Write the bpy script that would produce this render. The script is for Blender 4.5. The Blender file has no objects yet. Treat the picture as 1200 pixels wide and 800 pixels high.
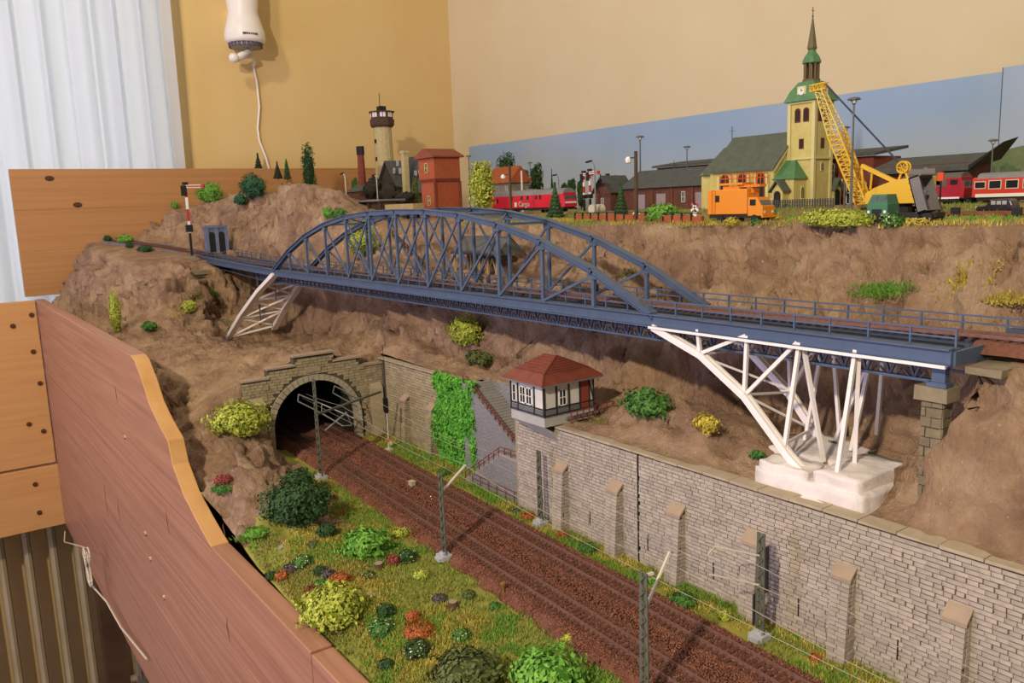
import bpy, math, random
import numpy as np
from mathutils import Vector, Matrix, noise as mn
random.seed(7); rng = np.random.default_rng(7)
COL = bpy.context.scene.collection
# ---------------------------------------------------------------- units
# u = scenery unit (0.9 cm).  X: across the layout to the right-hand room wall, Y: along the tracks, z: 0 = lower track bed
S = 0.009; OZ = 125.0
def P(x, y, z): return Vector((x*S, y*S, (z+OZ)*S))
# ---------------------------------------------------------------- camera
F = 963.0; AZ = math.radians(35.68); RO = math.atan(0.0356)
PI = math.pi
pitch = math.atan((400-240.3)/F*math.cos(RO))
FWD = Vector((math.sin(AZ)*math.cos(pitch), math.cos(AZ)*math.cos(pitch), -math.sin(pitch)))
R0 = Vector((math.cos(AZ), -math.sin(AZ), 0)); U0 = R0.cross(FWD)
RIGHT = math.cos(RO)*R0 - math.sin(RO)*U0; UP = math.cos(RO)*U0 + math.sin(RO)*R0
EYE = Vector((0, 0, 40))
cd = bpy.data.cameras.new('camera'); cam = bpy.data.objects.new('camera', cd); COL.objects.link(cam)
cd.sensor_width = 36; cd.lens = F*36/1200; cd.clip_start = 0.02; cd.clip_end = 60
cam.matrix_world = Matrix(((RIGHT.x, UP.x, -FWD.x, P(0,0,40).x), (RIGHT.y, UP.y, -FWD.y, P(0,0,40).y), (RIGHT.z, UP.z, -FWD.z, P(0,0,40).z), (0,0,0,1)))
bpy.context.scene.camera = cam
def at(px, py, ax, v):
    "point (in u) of the assumed plane ax=v that lies behind an image pixel (px, py)"
    d = FWD + RIGHT*((px-600)/F) + UP*((400-py)/F); i = 'xyz'.index(ax)
    return EYE + d*((v-EYE[i])/d[i])
def pxu(p):
    "u per photograph pixel at a point"
    return (Vector(p)-EYE).dot(FWD)/F
# ---------------------------------------------------------------- world, lamps, exposure
sc = bpy.context.scene
sc.view_settings.view_transform = 'Standard'; sc.view_settings.look = 'None'
sc.view_settings.gamma = 1.0; sc.view_settings.exposure = 0.12; sc.view_settings.use_curve_mapping = False
w = bpy.data.worlds.new('room_ambience'); sc.world = w; w.use_nodes = True
w.node_tree.nodes['Background'].inputs[0].default_value = (1.0, 0.88, 0.76, 1); w.node_tree.nodes['Background'].inputs[1].default_value = 0.34
def area(name, loc, target, size, power, col, sy=None):
    l = bpy.data.lights.new(name, 'AREA'); l.energy = power; l.color = col; l.size = size*S
    if sy: l.shape = 'RECTANGLE'; l.size_y = sy*S
    o = bpy.data.objects.new(name, l); COL.objects.link(o); o.location = P(*loc)
    o.rotation_euler = (P(*target)-P(*loc)).to_track_quat('-Z', 'Y').to_euler(); return o
def point(name, loc, rad, power, col):
    l = bpy.data.lights.new(name, 'POINT'); l.energy = power; l.color = col; l.shadow_soft_size = rad*S
    o = bpy.data.objects.new(name, l); COL.objects.link(o); o.location = P(*loc); return o
point('ceiling_lamp_light', (-117, -20, 138), 5, 138, (1.0, 0.86, 0.68))
point('second_lamp_light', (-5, 175, 165), 6, 26, (1.0, 0.85, 0.64))
area('window_daylight', (20, 325, 60), (20, 290, 60), 150, 9.5, (0.86, 0.92, 1.0), 170)
area('side_fill_light', (-190, 130, 20), (30, 150, 0), 90, 20, (0.58, 0.55, 1.0), 110)  # unseen cool fill light, added to tint the fascia purple
# ---------------------------------------------------------------- materials
def lin(h):
    if isinstance(h, str):
        h = h.lstrip('#'); c = [int(h[i:i+2], 16)/255 for i in (0, 2, 4)]
    else: c = h
    return tuple((v/12.92 if v <= .04045 else ((v+.055)/1.055)**2.4) for v in c) + (1,)
MC = {}
def mat(name, c1, c2=None, sc_=1.0, rough=.75, bump=0.0, bs=None, rnd=0.0, metal=0.0, stretch=(1,1,1), contrast=.5, spec=.35, det=5, c3=None, trans=0, emit=0):
    if name in MC: return MC[name]
    m = bpy.data.materials.new(name); m.use_nodes = True; MC[name] = m
    nt = m.node_tree; N = nt.nodes; L = nt.links; b = N['Principled BSDF']
    b.inputs['Roughness'].default_value = rough; b.inputs['Metallic'].default_value = metal; b.inputs['Specular IOR Level'].default_value = spec
    tc = N.new('ShaderNodeTexCoord'); mp = N.new('ShaderNodeMapping'); L.new(tc.outputs['Object'], mp.inputs[0])
    mp.inputs['Scale'].default_value = tuple(sc_/S*s for s in stretch)
    col = None
    if c2 or c3:
        nz = N.new('ShaderNodeTexNoise'); nz.inputs['Scale'].default_value = 1; nz.inputs['Detail'].default_value = det; nz.inputs['Roughness'].default_value = .62
        L.new(mp.outputs[0], nz.inputs['Vector'])
        cr = N.new('ShaderNodeValToRGB'); L.new(nz.outputs['Fac'], cr.inputs[0])
        e = cr.color_ramp.elements; hw = .5*(1-contrast)*.6+.02
        e[0].position = .5-hw; e[0].color = lin(c1); e[1].position = .5+hw; e[1].color = lin(c2 or c1)
        if c3: q = cr.color_ramp.elements.new(min(.98, .5+hw*1.9)); q.color = lin(c3)
        col = cr.outputs[0]
    if rnd:
        g = N.new('ShaderNodeNewGeometry'); oi = N.new('ShaderNodeObjectInfo'); ad = N.new('ShaderNodeMath'); ad.operation = 'ADD'
        L.new(g.outputs['Random Per Island'], ad.inputs[0]); L.new(oi.outputs['Random'], ad.inputs[1])
        fr = N.new('ShaderNodeMath'); fr.operation = 'FRACT'; L.new(ad.outputs[0], fr.inputs[0])
        mr = N.new('ShaderNodeMapRange'); mr.inputs[3].default_value = 1-rnd; mr.inputs[4].default_value = 1+rnd; L.new(fr.outputs[0], mr.inputs[0])
        mx = N.new('ShaderNodeVectorMath'); mx.operation = 'SCALE'
        if col: L.new(col, mx.inputs[0])
        else: mx.inputs[0].default_value = lin(c1)[:3]
        L.new(mr.outputs[0], mx.inputs['Scale']); col = mx.outputs[0]
    if col: L.new(col, b.inputs['Base Color'])
    else: b.inputs['Base Color'].default_value = lin(c1)
    if bump:
        n2 = N.new('ShaderNodeTexNoise'); n2.inputs['Scale'].default_value = (bs or 4); n2.inputs['Detail'].default_value = 5
        L.new(mp.outputs[0], n2.inputs['Vector']); bp = N.new('ShaderNodeBump'); bp.inputs['Strength'].default_value = bump; bp.inputs['Distance'].default_value = .3*S
        L.new(n2.outputs['Fac'], bp.inputs['Height']); L.new(bp.outputs[0], b.inputs['Normal'])
    if emit: b.inputs['Emission Color'].default_value = lin(c1); b.inputs['Emission Strength'].default_value = emit
    if trans: b.inputs['Transmission Weight'].default_value = trans
    return m
# ---------------------------------------------------------------- mesh builder
class MB:
    def __init__(s, off=(0,0,0)): s.v = []; s.f = []; s.o = off
    def add(s, vs, fs):
        n = len(s.v); s.v += [tuple(v) for v in vs]; s.f += [tuple(i+n for i in f) for f in fs]; return s
    def box(s, x0, y0, z0, x1, y1, z1, jit=0):
        vs = [(x, y, z) for x in (x0, x1) for y in (y0, y1) for z in (z0, z1)]
        if jit: vs = [tuple(c+random.uniform(-jit, jit) for c in v) for v in vs]
        return s.add(vs, [(0,1,3,2),(4,6,7,5),(0,4,5,1),(2,3,7,6),(0,2,6,4),(1,5,7,3)])
    def cb(s, c, d, rz=0, rx=0):
        M = Matrix.Rotation(rz, 3, 'Z') @ Matrix.Rotation(rx, 3, 'X')
        vs = [Vector(c) + M @ Vector((x*d[0]/2, y*d[1]/2, z*d[2]/2)) for x in (-1,1) for y in (-1,1) for z in (-1,1)]
        return s.add(vs, [(0,1,3,2),(4,6,7,5),(0,4,5,1),(2,3,7,6),(0,2,6,4),(1,5,7,3)])
    def beam(s, p, q, w, h=None, up=(0,0,1)):
        p = Vector(p); q = Vector(q); h = h or w; d = (q-p).normalized(); u = Vector(up)
        if abs(d.dot(u)) > .98: u = Vector((1,0,0)) if abs(d.x) < .9 else Vector((0,1,0))
        a = d.cross(u).normalized()*w/2; b = a.cross(d).normalized()*h/2
        vs = [p-a-b, p+a-b, p+a+b, p-a+b, q-a-b, q+a-b, q+a+b, q-a+b]
        return s.add(vs, [(0,3,2,1),(4,5,6,7),(0,1,5,4),(1,2,6,5),(2,3,7,6),(3,0,4,7)])
    def tube(s, pts, r, n=6, r2=None):
        pts = [Vector(p) for p in pts]; m = len(pts); base = len(s.v); vs = []; fs = []
        for i, p in enumerate(pts):
            d = (pts[min(i+1, m-1)]-pts[max(i-1, 0)]).normalized(); u = Vector((0,0,1)) if abs(d.z) < .95 else Vector((1,0,0))
            a = d.cross(u).normalized(); b = a.cross(d).normalized(); rr = r if r2 is None else r+(r2-r)*i/(m-1)
            vs += [p+(a*math.cos(2*PI*k/n)+b*math.sin(2*PI*k/n))*rr for k in range(n)]
        for i in range(m-1):
            for k in range(n): fs.append((i*n+k, i*n+(k+1) % n, (i+1)*n+(k+1) % n, (i+1)*n+k))
        fs += [tuple(range(n))[::-1], tuple((m-1)*n+k for k in range(n))]
        return s.add(vs, fs)
    def lathe(s, c, prof, n=16):
        c = Vector(c); vs = []; fs = []; m = len(prof)
        for r, z in prof: vs += [c+Vector((r*math.cos(2*PI*k/n), r*math.sin(2*PI*k/n), z)) for k in range(n)]
        for i in range(m-1):
            for k in range(n): fs.append((i*n+k, i*n+(k+1) % n, (i+1)*n+(k+1) % n, (i+1)*n+k))
        fs += [tuple(range(n))[::-1], tuple((m-1)*n+k for k in range(n))]
        return s.add(vs, fs)
    def prism(s, poly, ax, a, b):
        def mk(p, t): return {'x': (t, p[0], p[1]), 'y': (p[0], t, p[1]), 'z': (p[0], p[1], t)}[ax]
        n = len(poly); vs = [mk(p, a) for p in poly]+[mk(p, b) for p in poly]
        return s.add(vs, [tuple(range(n))[::-1], tuple(range(n, 2*n))]+[(i, (i+1) % n, n+(i+1) % n, n+i) for i in range(n)])
    def blob(s, c, r, n=10, k=.25, seed=0, fr=1.5):
        vs = []; fs = []; c = Vector(c)
        for i in range(n+1):
            th = PI*i/n
            for j in range(2*n):
                ph = PI*j/n; d = Vector((math.sin(th)*math.cos(ph), math.sin(th)*math.sin(ph), math.cos(th)))
                q = 1+k*mn.noise(d*fr+Vector((seed, seed*2, 0)))*2
                vs.append(c+Vector((d.x*r[0], d.y*r[1], d.z*r[2]))*q)
        for i in range(n):
            for j in range(2*n): fs.append((i*2*n+j, (i+1)*2*n+j, (i+1)*2*n+(j+1) % (2*n), i*2*n+(j+1) % (2*n)))
        return s.add(vs, fs)
    def build(s, name, m, parent=None, off=None, smooth=False, bevel=0):
        o_ = off if off is not None else s.o
        me = bpy.data.meshes.new(name); me.from_pydata([((x-o_[0])*S, (y-o_[1])*S, (z-o_[2])*S) for x, y, z in s.v], [], s.f); me.update()
        me.validate(); fixn(me)
        if m: me.materials.append(m)
        ob = bpy.data.objects.new(name, me); COL.objects.link(ob)
        if parent: ob.parent = parent
        else: ob.location = P(*o_)
        if smooth: me.shade_smooth()
        if bevel: bv = ob.modifiers.new('b', 'BEVEL'); bv.width = bevel*S; bv.segments = 2
        return ob
import bmesh
def fixn(me):
    if len(me.polygons) > 60000: return
    bm = bmesh.new(); bm.from_mesh(me); bmesh.ops.recalc_face_normals(bm, faces=bm.faces); bm.to_mesh(me); bm.free()
def thing(name, label, cat, loc=(0,0,0), rz=0, group=None):
    o = bpy.data.objects.new(name, None); COL.objects.link(o); o.location = P(*loc); o.rotation_euler = (0,0,rz); o.empty_display_size = .01
    o['label'] = label; o['category'] = cat
    if group: o['group'] = group
    return o
def tag(o, label=None, cat=None, group=None, kind=None):
    if label: o['label'] = label
    if cat: o['category'] = cat
    if group: o['group'] = group
    if kind: o['kind'] = kind
    return o
KIDS = {}
def copy_tree(o, loc=None, rz=None, label=None):
    c = o.copy(); COL.objects.link(c)
    if loc is not None: c.location = P(*loc)
    if rz is not None: c.rotation_euler = (0,0,rz)
    if label: c['label'] = label
    for ch in list(o.children):
        d = ch.copy(); COL.objects.link(d); d.parent = c
        for g in list(ch.children): e = g.copy(); COL.objects.link(e); e.parent = d
    return c
def npmesh(name, V, Fc, m, parent=None, loc=(0,0,0), smooth=False):
    "V in u, relative to loc; Fc array (n,3|4)"
    me = bpy.data.meshes.new(name); V = (np.asarray(V, dtype=np.float32)*S)
    me.vertices.add(len(V)); me.vertices.foreach_set('co', V.ravel())
    k = Fc.shape[1]; me.loops.add(Fc.size); me.loops.foreach_set('vertex_index', Fc.ravel().astype(np.int32))
    me.polygons.add(len(Fc)); me.polygons.foreach_set('loop_start', (np.arange(len(Fc))*k).astype(np.int32))
    me.update(calc_edges=True)
    if m: me.materials.append(m)
    o = bpy.data.objects.new(name, me); COL.objects.link(o)
    if parent: o.parent = parent
    else: o.location = P(*loc)
    if smooth: me.shade_smooth()
    return o
def sm(a, b, t):
    t = (t-a)/(b-a); t = min(1, max(0, t)); return t*t*(3-2*t)
# leaves: little folded quads on a cloud of points
def leafquads(C, Nn, size):
    n = len(C); a = rng.normal(size=(n,3)); a -= Nn*(a*Nn).sum(1)[:,None]*.7; a /= np.linalg.norm(a,axis=1)[:,None]
    b = np.cross(Nn, a)+rng.normal(size=(n,3))*.35; b /= np.linalg.norm(b,axis=1)[:,None]
    s = (size*rng.uniform(.6,1.25,n))[:,None]
    V = np.stack([C-a*s, C+b*s*.55, C+a*s, C-b*s*.55], 1).reshape(-1,3)
    return V, np.arange(4*n).reshape(-1,4)
def cloud(r, n, seed, lump=.25, up=0.0):
    d = rng.normal(size=(n,3)); d /= np.linalg.norm(d,axis=1)[:,None]
    if up: d[:,2] = np.abs(d[:,2])*1.0 - up*0; 
    q = np.array([1+lump*2*mn.noise(Vector(v)*2.2+Vector((seed, 0, seed))) for v in d])*rng.uniform(.72,1.05,n)
    return d*np.array(r)*q[:,None], d
# ================================================================ THE ROOM
def struct(o, label=None): o['kind'] = 'structure'; return o
wallm = mat('yellow_wall_tone', '#dcc086', '#d8ba7e', .05, .85, bump=.05, bs=6)  # left wall coloured yellower than the cream right wall
wallr = mat('cream_wall_tone', '#dccdab', '#d8c8a4', .05, .85, bump=.05, bs=6)
FZ = -125
WX, WY = 186, 295
struct(MB((WX,0,FZ)).box(WX, -160, FZ, WX+8, WY+8, 175).build('wall_right', wallr))
m = MB((0,WY,FZ)); m.box(-200, WY, FZ, -62, WY+8, 175); m.box(77, WY, FZ, WX, WY+8, 175); m.box(-62, WY, FZ, 77, WY+8, -30); m.box(-62, WY, 150, 77, WY+8, 175)
struct(m.build('wall_left', wallm))
struct(MB((0,0,FZ)).box(-200, -160, FZ-4, WX+8, WY+8, FZ).build('floor', mat('dark_laminate_floor', '#4a3424', '#3a2819', .05, .5)))
# window with frame and panes behind the curtain
wf = struct(MB((0,WY,0)).box(-62, WY+1, -30, -58, WY+6, 150).box(73, WY+1, -30, 77, WY+6, 150).box(-58, WY+1, -30, 73, WY+6, -26).box(-58, WY+1, 146, 73, WY+6, 150).box(6, WY+1, -26, 10, WY+6, 146).build('window_1', mat('white_window_frame', '#e8e8e6', rough=.4)))
struct(MB((0,WY,0)).box(-58, WY+3, -26, 6, WY+3.4, 146).build('pane', mat('window_glass', '#ffffff', rough=.02, trans=1), parent=wf, off=(0,WY,0)))
struct(MB((0,WY,0)).box(10, WY+3, -26, 73, WY+3.4, 146).build('pane', mat('window_glass', '#ffffff'), parent=wf, off=(0,WY,0)))
# curtain: one pleated sheer
def curtain():
    m = bpy.data.materials.new('sheer_white_curtain'); m.use_nodes = True; nt = m.node_tree; N = nt.nodes; L = nt.links
    for n in list(N):
        if n.type != 'OUTPUT_MATERIAL': N.remove(n)
    out = [n for n in N if n.type == 'OUTPUT_MATERIAL'][0]
    d = N.new('ShaderNodeBsdfDiffuse'); d.inputs[0].default_value = lin('#dfe2e6'); t = N.new('ShaderNodeBsdfTranslucent'); t.inputs[0].default_value = lin('#e8eef4')
    mx = N.new('ShaderNodeMixShader'); mx.inputs[0].default_value = .55; L.new(d.outputs[0], mx.inputs[1]); L.new(t.outputs[0], mx.inputs[2]); L.new(mx.outputs[0], out.inputs[0])
    xs = np.linspace(-70, 76.5, 420); zs = np.linspace(-34, 152, 20); V = []; 
    for z in zs:
        for x in xs:
            k = mn.noise(Vector((x*.05, z*.003, 1)))
            V.append((x + .5*math.sin(x*.9), 288.5 + 1.3*math.sin(x*.62+6*k) + .7*math.sin(x*1.35+2+3*k) + .25*mn.noise(Vector((x*.8, z*.01, 5))), z))
    nx = len(xs); F_ = np.array([(i*nx+j, i*nx+j+1, (i+1)*nx+j+1, (i+1)*nx+j) for i in range(len(zs)-1) for j in range(nx-1)])
    V = np.array(V)-np.array([0,288.5,0]); o = npmesh('curtain', V, F_, m, loc=(0,288.5,0), smooth=True)
    tag(o, 'sheer white pleated curtain hanging over the window at upper left', 'curtain')
curtain()
# timber materials
pine = mat('honey_pine', '#cb9a60', '#bb8850', .035, .5, stretch=(1.2,1,22), contrast=.2, bump=.04, bs=2)
pinex = mat('honey_pine_back', '#b88858', '#a67645', .03, .5, stretch=(.5,4,30), contrast=.15)
pined = mat('knot_brown', '#5a3417', '#3a200d', .5, .6)
fasc = mat('varnished_fascia_pine', '#b5846a', '#8f6350', .03, .38, stretch=(26,.7,34), contrast=.3, bump=.06, bs=2, det=7)
fasct = mat('sawn_pine_edge', '#cfa066', '#bd8c50', .05, .6, stretch=(5,.6,5), contrast=.25)
# back board against the window wall
t = thing('back_board', 'long honey pine board standing behind the scenery against the left wall', 'board', (80,285,18))
for z0, z1 in ((18, 31.58), (31.6, 43.58), (43.6, 55.5)):
    MB((80,285,18)).box(25.5, 284, z0, 150, 286.4, z1).build('plank', pinex, t, bevel=.05)
for px, py in ((58,209),(91,240)):
    c = at(px, py, 'y', 284); o = MB((0,0,0)).lathe((0,0,0), [(.01,-.3),(1.1,-.3),(1.0,.08),(.01,.1)], 10).build('knot', pined, t); o.location = P(c.x, 284, c.z)-P(80,285,18); o.rotation_euler = (PI/2, 0, 0); o.scale = (1.3,.8,1)
# corner board facing the camera at the left end of the fascia
t = thing('corner_board', 'pale pine end board of two planks at the left, dotted with dark knots', 'board', (10,263,-47))
MB((10,263,-47)).box(-40, 263, -28.3, 25.8, 265.4, 18.4).build('plank', pine, t, bevel=.2)
MB((10,263,-47)).box(-40, 262.6, -47, 26.1, 265, -28.9).build('plank', pine, t, bevel=.2)
for px, py in ((15,382),(37,369),(47,449),(34,497),(51,505),(41,567),(46,600),(39,412)):
    c = at(px, py, 'y', 262.9); MB((10,263,-47)).lathe((0,0,0), [(.01,-.15),(.8,-.15),(.75,.12),(.01,.14)], 10)
    o = MB((0,0,0)).lathe((0,0,0), [(.01,-.3),(.7,-.3),(.65,.2),(.01,.22)], 10).build('knot', pined, t); o.location = (P(c.x, 262.9 if c.z > -28.6 else 262.5, c.z)-P(10,263,-47)); o.rotation_euler = (PI/2, 0, 0)
# fascia: planks of the long front board, its shaped upper piece
t = thing('fascia_board', 'long reddish varnished pine board in the left foreground with a wavy stepped top', 'board', (26,100,-47))
B = (26,100,-47)
ye = 266
prof = [(ye, -1.9), (ye, 18.5), (at(152, 412, 'x', 26).y, 18.45)]
# wavy sawn end traced from image pixels along its top edge
for px, py in ((157,422),(166,446),(174,472),(184,494),(196,516),(202,545),(214,578),(229,608),(241,630),(247,640)):
    c = at(px, py, 'x', 26); prof.append((c.y, c.z))
print('wavy', [(round(a,1), round(b,1)) for a, b in prof])
yl, zl = prof[-1]
prof += [(yl, -1.9)]
tpk = MB(B).prism(prof, 'x', 26, 28.3).build('top_plank', fasc, t, bevel=.12); tpk.data.materials.append(fasct)
for q in tpk.data.polygons:
    if abs(q.normal.x) < .5 and q.normal.y < -.1: q.material_index = 1
c0 = at(366, 792, 'x', 26); zt = -1.6
print('fascia joint', c0, 'low', yl, zl)
MB(B).box(26, c0.y+.15, -13, 28.3, ye, -2.05).build('plank', fasc, t, bevel=.12)
MB(B).box(26, c0.y+.15, -2.3, 28.3, yl-.12, zt).build('plank', fasc, t, bevel=.12)
MB(B).box(26, -45, -13, 28.3, c0.y-.15, zt-.1).build('plank', fasc, t, bevel=.12)
for z0, z1 in ((-24.2, -13.2), (-35.6, -24.4), (-47, -35.8)):
    MB(B).box(26, -45, z0, 28.3, ye, z1).build('plank', fasc, t, bevel=.12)
# a few resin streaks / cracks and screw heads
scr = mat('screw_head', '#b49a6a', rough=.4, metal=.6)
for px, py in ((170,625),(176,655),(146,512),(192,700)):
    c = at(px, py, 'x', 25.9); o = MB().lathe((0,0,0), [(.01,-.1),(.45,-.1),(.4,.15),(.01,.15)], 8).build('screw', scr, t); o.location = P(c.x, c.y, c.z)-P(*B); o.rotation_euler = (0,-PI/2,0)
cr_ = mat('dark_resin_streak', '#6e4230', '#4f2c1e', .5)
for px, py, l in ((124,586,7),(139,598,4.5),(196,612,4),(267,738,3.2),(136,462,3),(262,620,1.5)):
    c = at(px, py, 'x', 25.95); MB(B).prism([(c.y+.25*math.sin(k*.9)+w_, c.z+l/2-l*k/6) for k, w_ in ((0,0),(1,.1),(2,.2),(3,.28),(4,.2),(5,.1),(6,0))]+[(c.y+.25*math.sin(k*.9)-w_, c.z+l/2-l*k/6) for k, w_ in ((5,.08),(4,.12),(3,.15),(2,.12),(1,.05))], 'x', 25.97, 26.01).build('resin_streak', cr_, t)
# thin support under the layout so that nothing hangs
t = thing('layout_frame', 'dark timber frame carrying the layout behind the fascia', 'frame', (100,80,FZ))
fr = mat('dark_raw_timber', '#5b4028', '#46301d', .1)
for x, y in ((34,-30),(34,258),(178,-30),(178,278)): MB((100,80,FZ)).box(x-3, y-3, FZ, x+3, y+3, -8).build('leg', fr, t)
MB((100,80,FZ)).box(28.5, -42, -8, 185, 283.8, -5).build('bed', fr, t)
# radiator
t = thing('radiator', 'beige column radiator in the dark gap below the pine end board', 'radiator', (0,288,-118))
rm = mat('beige_radiator_enamel', '#b7a684', '#a8966f', .1, .4)
for i in range(15):
    x = -45+i*6.9
    MB((0,288,-118)).tube([(x,285,-114),(x,285,-52)], 1.15, 8).tube([(x,290,-114),(x,290,-52)], 1.15, 8).box(x-1.1, 284.6, -53.5, x+1.1, 290.4, -50.5).box(x-1.3, 284, -117, x+1.3, 291, -112.5).build('column', rm, t, smooth=False)
MB((0,288,-118)).tube([(-47,287.5,-114.5),(54,287.5,-114.5)], 1.3, 8).build('lower_pipe', rm, t)
MB((0,288,-118)).tube([(-47,287.5,-53),(54,287.5,-53)], 1.3, 8).build('upper_pipe', rm, t)
for x in (-44, 50): MB((0,288,-118)).box(x-1, 284, FZ, x+1, 291, -116).build('foot', rm, t)
# tied bundle of thin cable
wcab = mat('grey_white_cable', '#c9bea8', rough=.5)
c = at(102, 662, 'x', 22); L_ = []
def loops(c, n):
    pts = []
    for i in range(n*24+1):
        a = 2*PI*i/24; q = 1+.12*math.sin(i*.13)
        pts.append((c[0]+.5*math.sin(a*.5), c[1]+1.9*q*math.sin(2*a)*.7, c[2]-3.9*q*math.cos(a)))
    return pts
t = thing('cable_bundle', 'thin grey cable tied in a bundle, hanging beside the fascia at lower left', 'cable', tuple(c))
mb = MB(tuple(c)).tube([(c.x+.4*math.sin(i*.26*.5), c.y-1.2*q+1.6*math.sin(i*.52)*q, c.z-4.2*math.cos(i*.26)) for i in range(100) for q in (1+.15*math.sin(i*.2),)], .2, 5)
mb.build('coil', wcab, t)
e1 = at(125, 705, 'x', 24.5); e2 = at(142, 735, 'x', 24.8); e3 = at(172, 772, 'x', 25.4); e4 = at(95, 640, 'x', 23)
MB(tuple(c)).tube([(c.x,c.y,c.z-4), tuple(e1), tuple(e2), tuple(e3)], .2, 5).build('tail', wcab, t)
MB(tuple(c)).tube([(c.x,c.y,c.z+4), tuple(e4), (24.5, 256, -50), (25.3, 259, -48)], .15, 5).build('lead', wcab, t)
MB(tuple(c)).cb(tuple(c), (.9,1.2,.7)).build('tie', mat('black_tie', '#221d1a'), t)
# white device hanging on the left wall
t = thing('wall_lamp', 'white round lamp head with a grilled rim on the upper left wall', 'lamp', (100,294,100))
wp = mat('white_plastic', '#ece6e0', rough=.35); gp = mat('grey_grille', '#8f8a94', rough=.4)
c = at(287, 44, 'y', 286); c = Vector((c.x, 286, c.z)); r = 23*pxu(c); B = (100,294,100)
print('device', c, r)
MB(B).lathe((c.x, c.y, 0), [(.1,c.z-2),(r*.93,c.z-2),(r,c.z-1),(r,c.z+1.4),(r*.86,c.z+4.6),(r*.72,c.z+8),(r*.78,c.z+11),(r*.8,c.z+22),(.1,c.z+22)], 28).build('housing', wp, t, smooth=True)
gm = MB(B).lathe((c.x, c.y, 0), [(.1,c.z-3.4),(r*.72,c.z-3.4),(r*.8,c.z-2.9),(r*.8,c.z-1.8),(.1,c.z-1.8)], 28)
g = gm.build('grille', gp, t)
for i in range(22):
    a = 2*PI*i/22; MB(B).cb((c.x+r*.8*math.cos(a), c.y+r*.8*math.sin(a), c.z-2.6), (.45,.9,1.5), a).build('fin', mat('dark_grille_fin', '#5d5660'), g, off=B)
MB(B).tube([(c.x+1.5,c.y,c.z-3),(c.x+1,c.y,c.z-5),(c.x-4,c.y-1,c.z-7)], 1.6, 10, 1.2).build('sensor_arm', wp, t, smooth=True)
MB(B).lathe((c.x-4.6, c.y-1, 0), [(.1,c.z-8.6),(1.5,c.z-8.2),(1.8,c.z-6.8),(1.2,c.z-5.7),(.1,c.z-5.5)], 12).build('sensor_head', wp, t, smooth=True)
MB(B).box(c.x-2, 287, c.z+6, c.x+2, 295, c.z+11).build('bracket', wp, t)
for q in range(8): MB(B).box(c.x-2.7+q*.62, c.y-r-.05, c.z-.1, c.x-2.7+q*.62+.42, c.y-r+.6, c.z+.5).build('maker_mark', mat('dark_print', '#5a5458'), t)
pts = [at(x, y, 'y', 294.2) for x, y in ((297,78),(301,95),(304,125),(302,150),(304,165),(312,185),(315,197))]
o = MB(tuple(pts[0])).tube([(c.x+1,c.y+1,c.z-4),(pts[0].x-.5,291,pts[0].z+1)]+[tuple(p) for p in pts]+[(pts[-1].x+1,294.2,54)], .42, 6).build('lamp_cable', wp, smooth=True)
tag(o, 'white cable running down the yellow wall below the white lamp', 'cable')
# backdrop: three printed sky panels on the right wall
def sky_print():
    m = bpy.data.materials.new('printed_sky'); m.use_nodes = True; nt = m.node_tree; N = nt.nodes; L = nt.links; b = N['Principled BSDF']; b.inputs['Roughness'].default_value = .6
    g = N.new('ShaderNodeTexCoord'); sp = N.new('ShaderNodeSeparateXYZ'); L.new(g.outputs['Object'], sp.inputs[0])
    mr = N.new('ShaderNodeMapRange'); mr.inputs[1].default_value = 6*S; mr.inputs[2].default_value = 34*S; L.new(sp.outputs['Z'], mr.inputs[0])
    cr = N.new('ShaderNodeValToRGB'); e = cr.color_ramp.elements; e[0].color = lin('#bcc6cf'); e[1].color = lin('#94b0d2'); e[0].position = 0; e[1].position = .8; L.new(mr.outputs[0], cr.inputs[0])
    nz = N.new('ShaderNodeTexNoise'); nz.inputs['Scale'].default_value = .025/S; nz.inputs['Detail'].default_value = 4; L.new(g.outputs['Object'], nz.inputs['Vector'])
    r2 = N.new('ShaderNodeValToRGB'); r2.color_ramp.elements[0].position = .45; r2.color_ramp.elements[1].position = .8; r2.color_ramp.elements[1].color = (.45,.45,.45,1); L.new(nz.outputs['Fac'], r2.inputs[0])
    mx = N.new('ShaderNodeMixRGB'); L.new(r2.outputs[0], mx.inputs[0]); L.new(cr.outputs[0], mx.inputs[1]); mx.inputs[2].default_value = lin('#c3c6cc'); L.new(mx.outputs[0], b.inputs['Base Color']); return m
skm = sky_print()
ysm = at(1177, 85, 'x', 184).y
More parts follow.
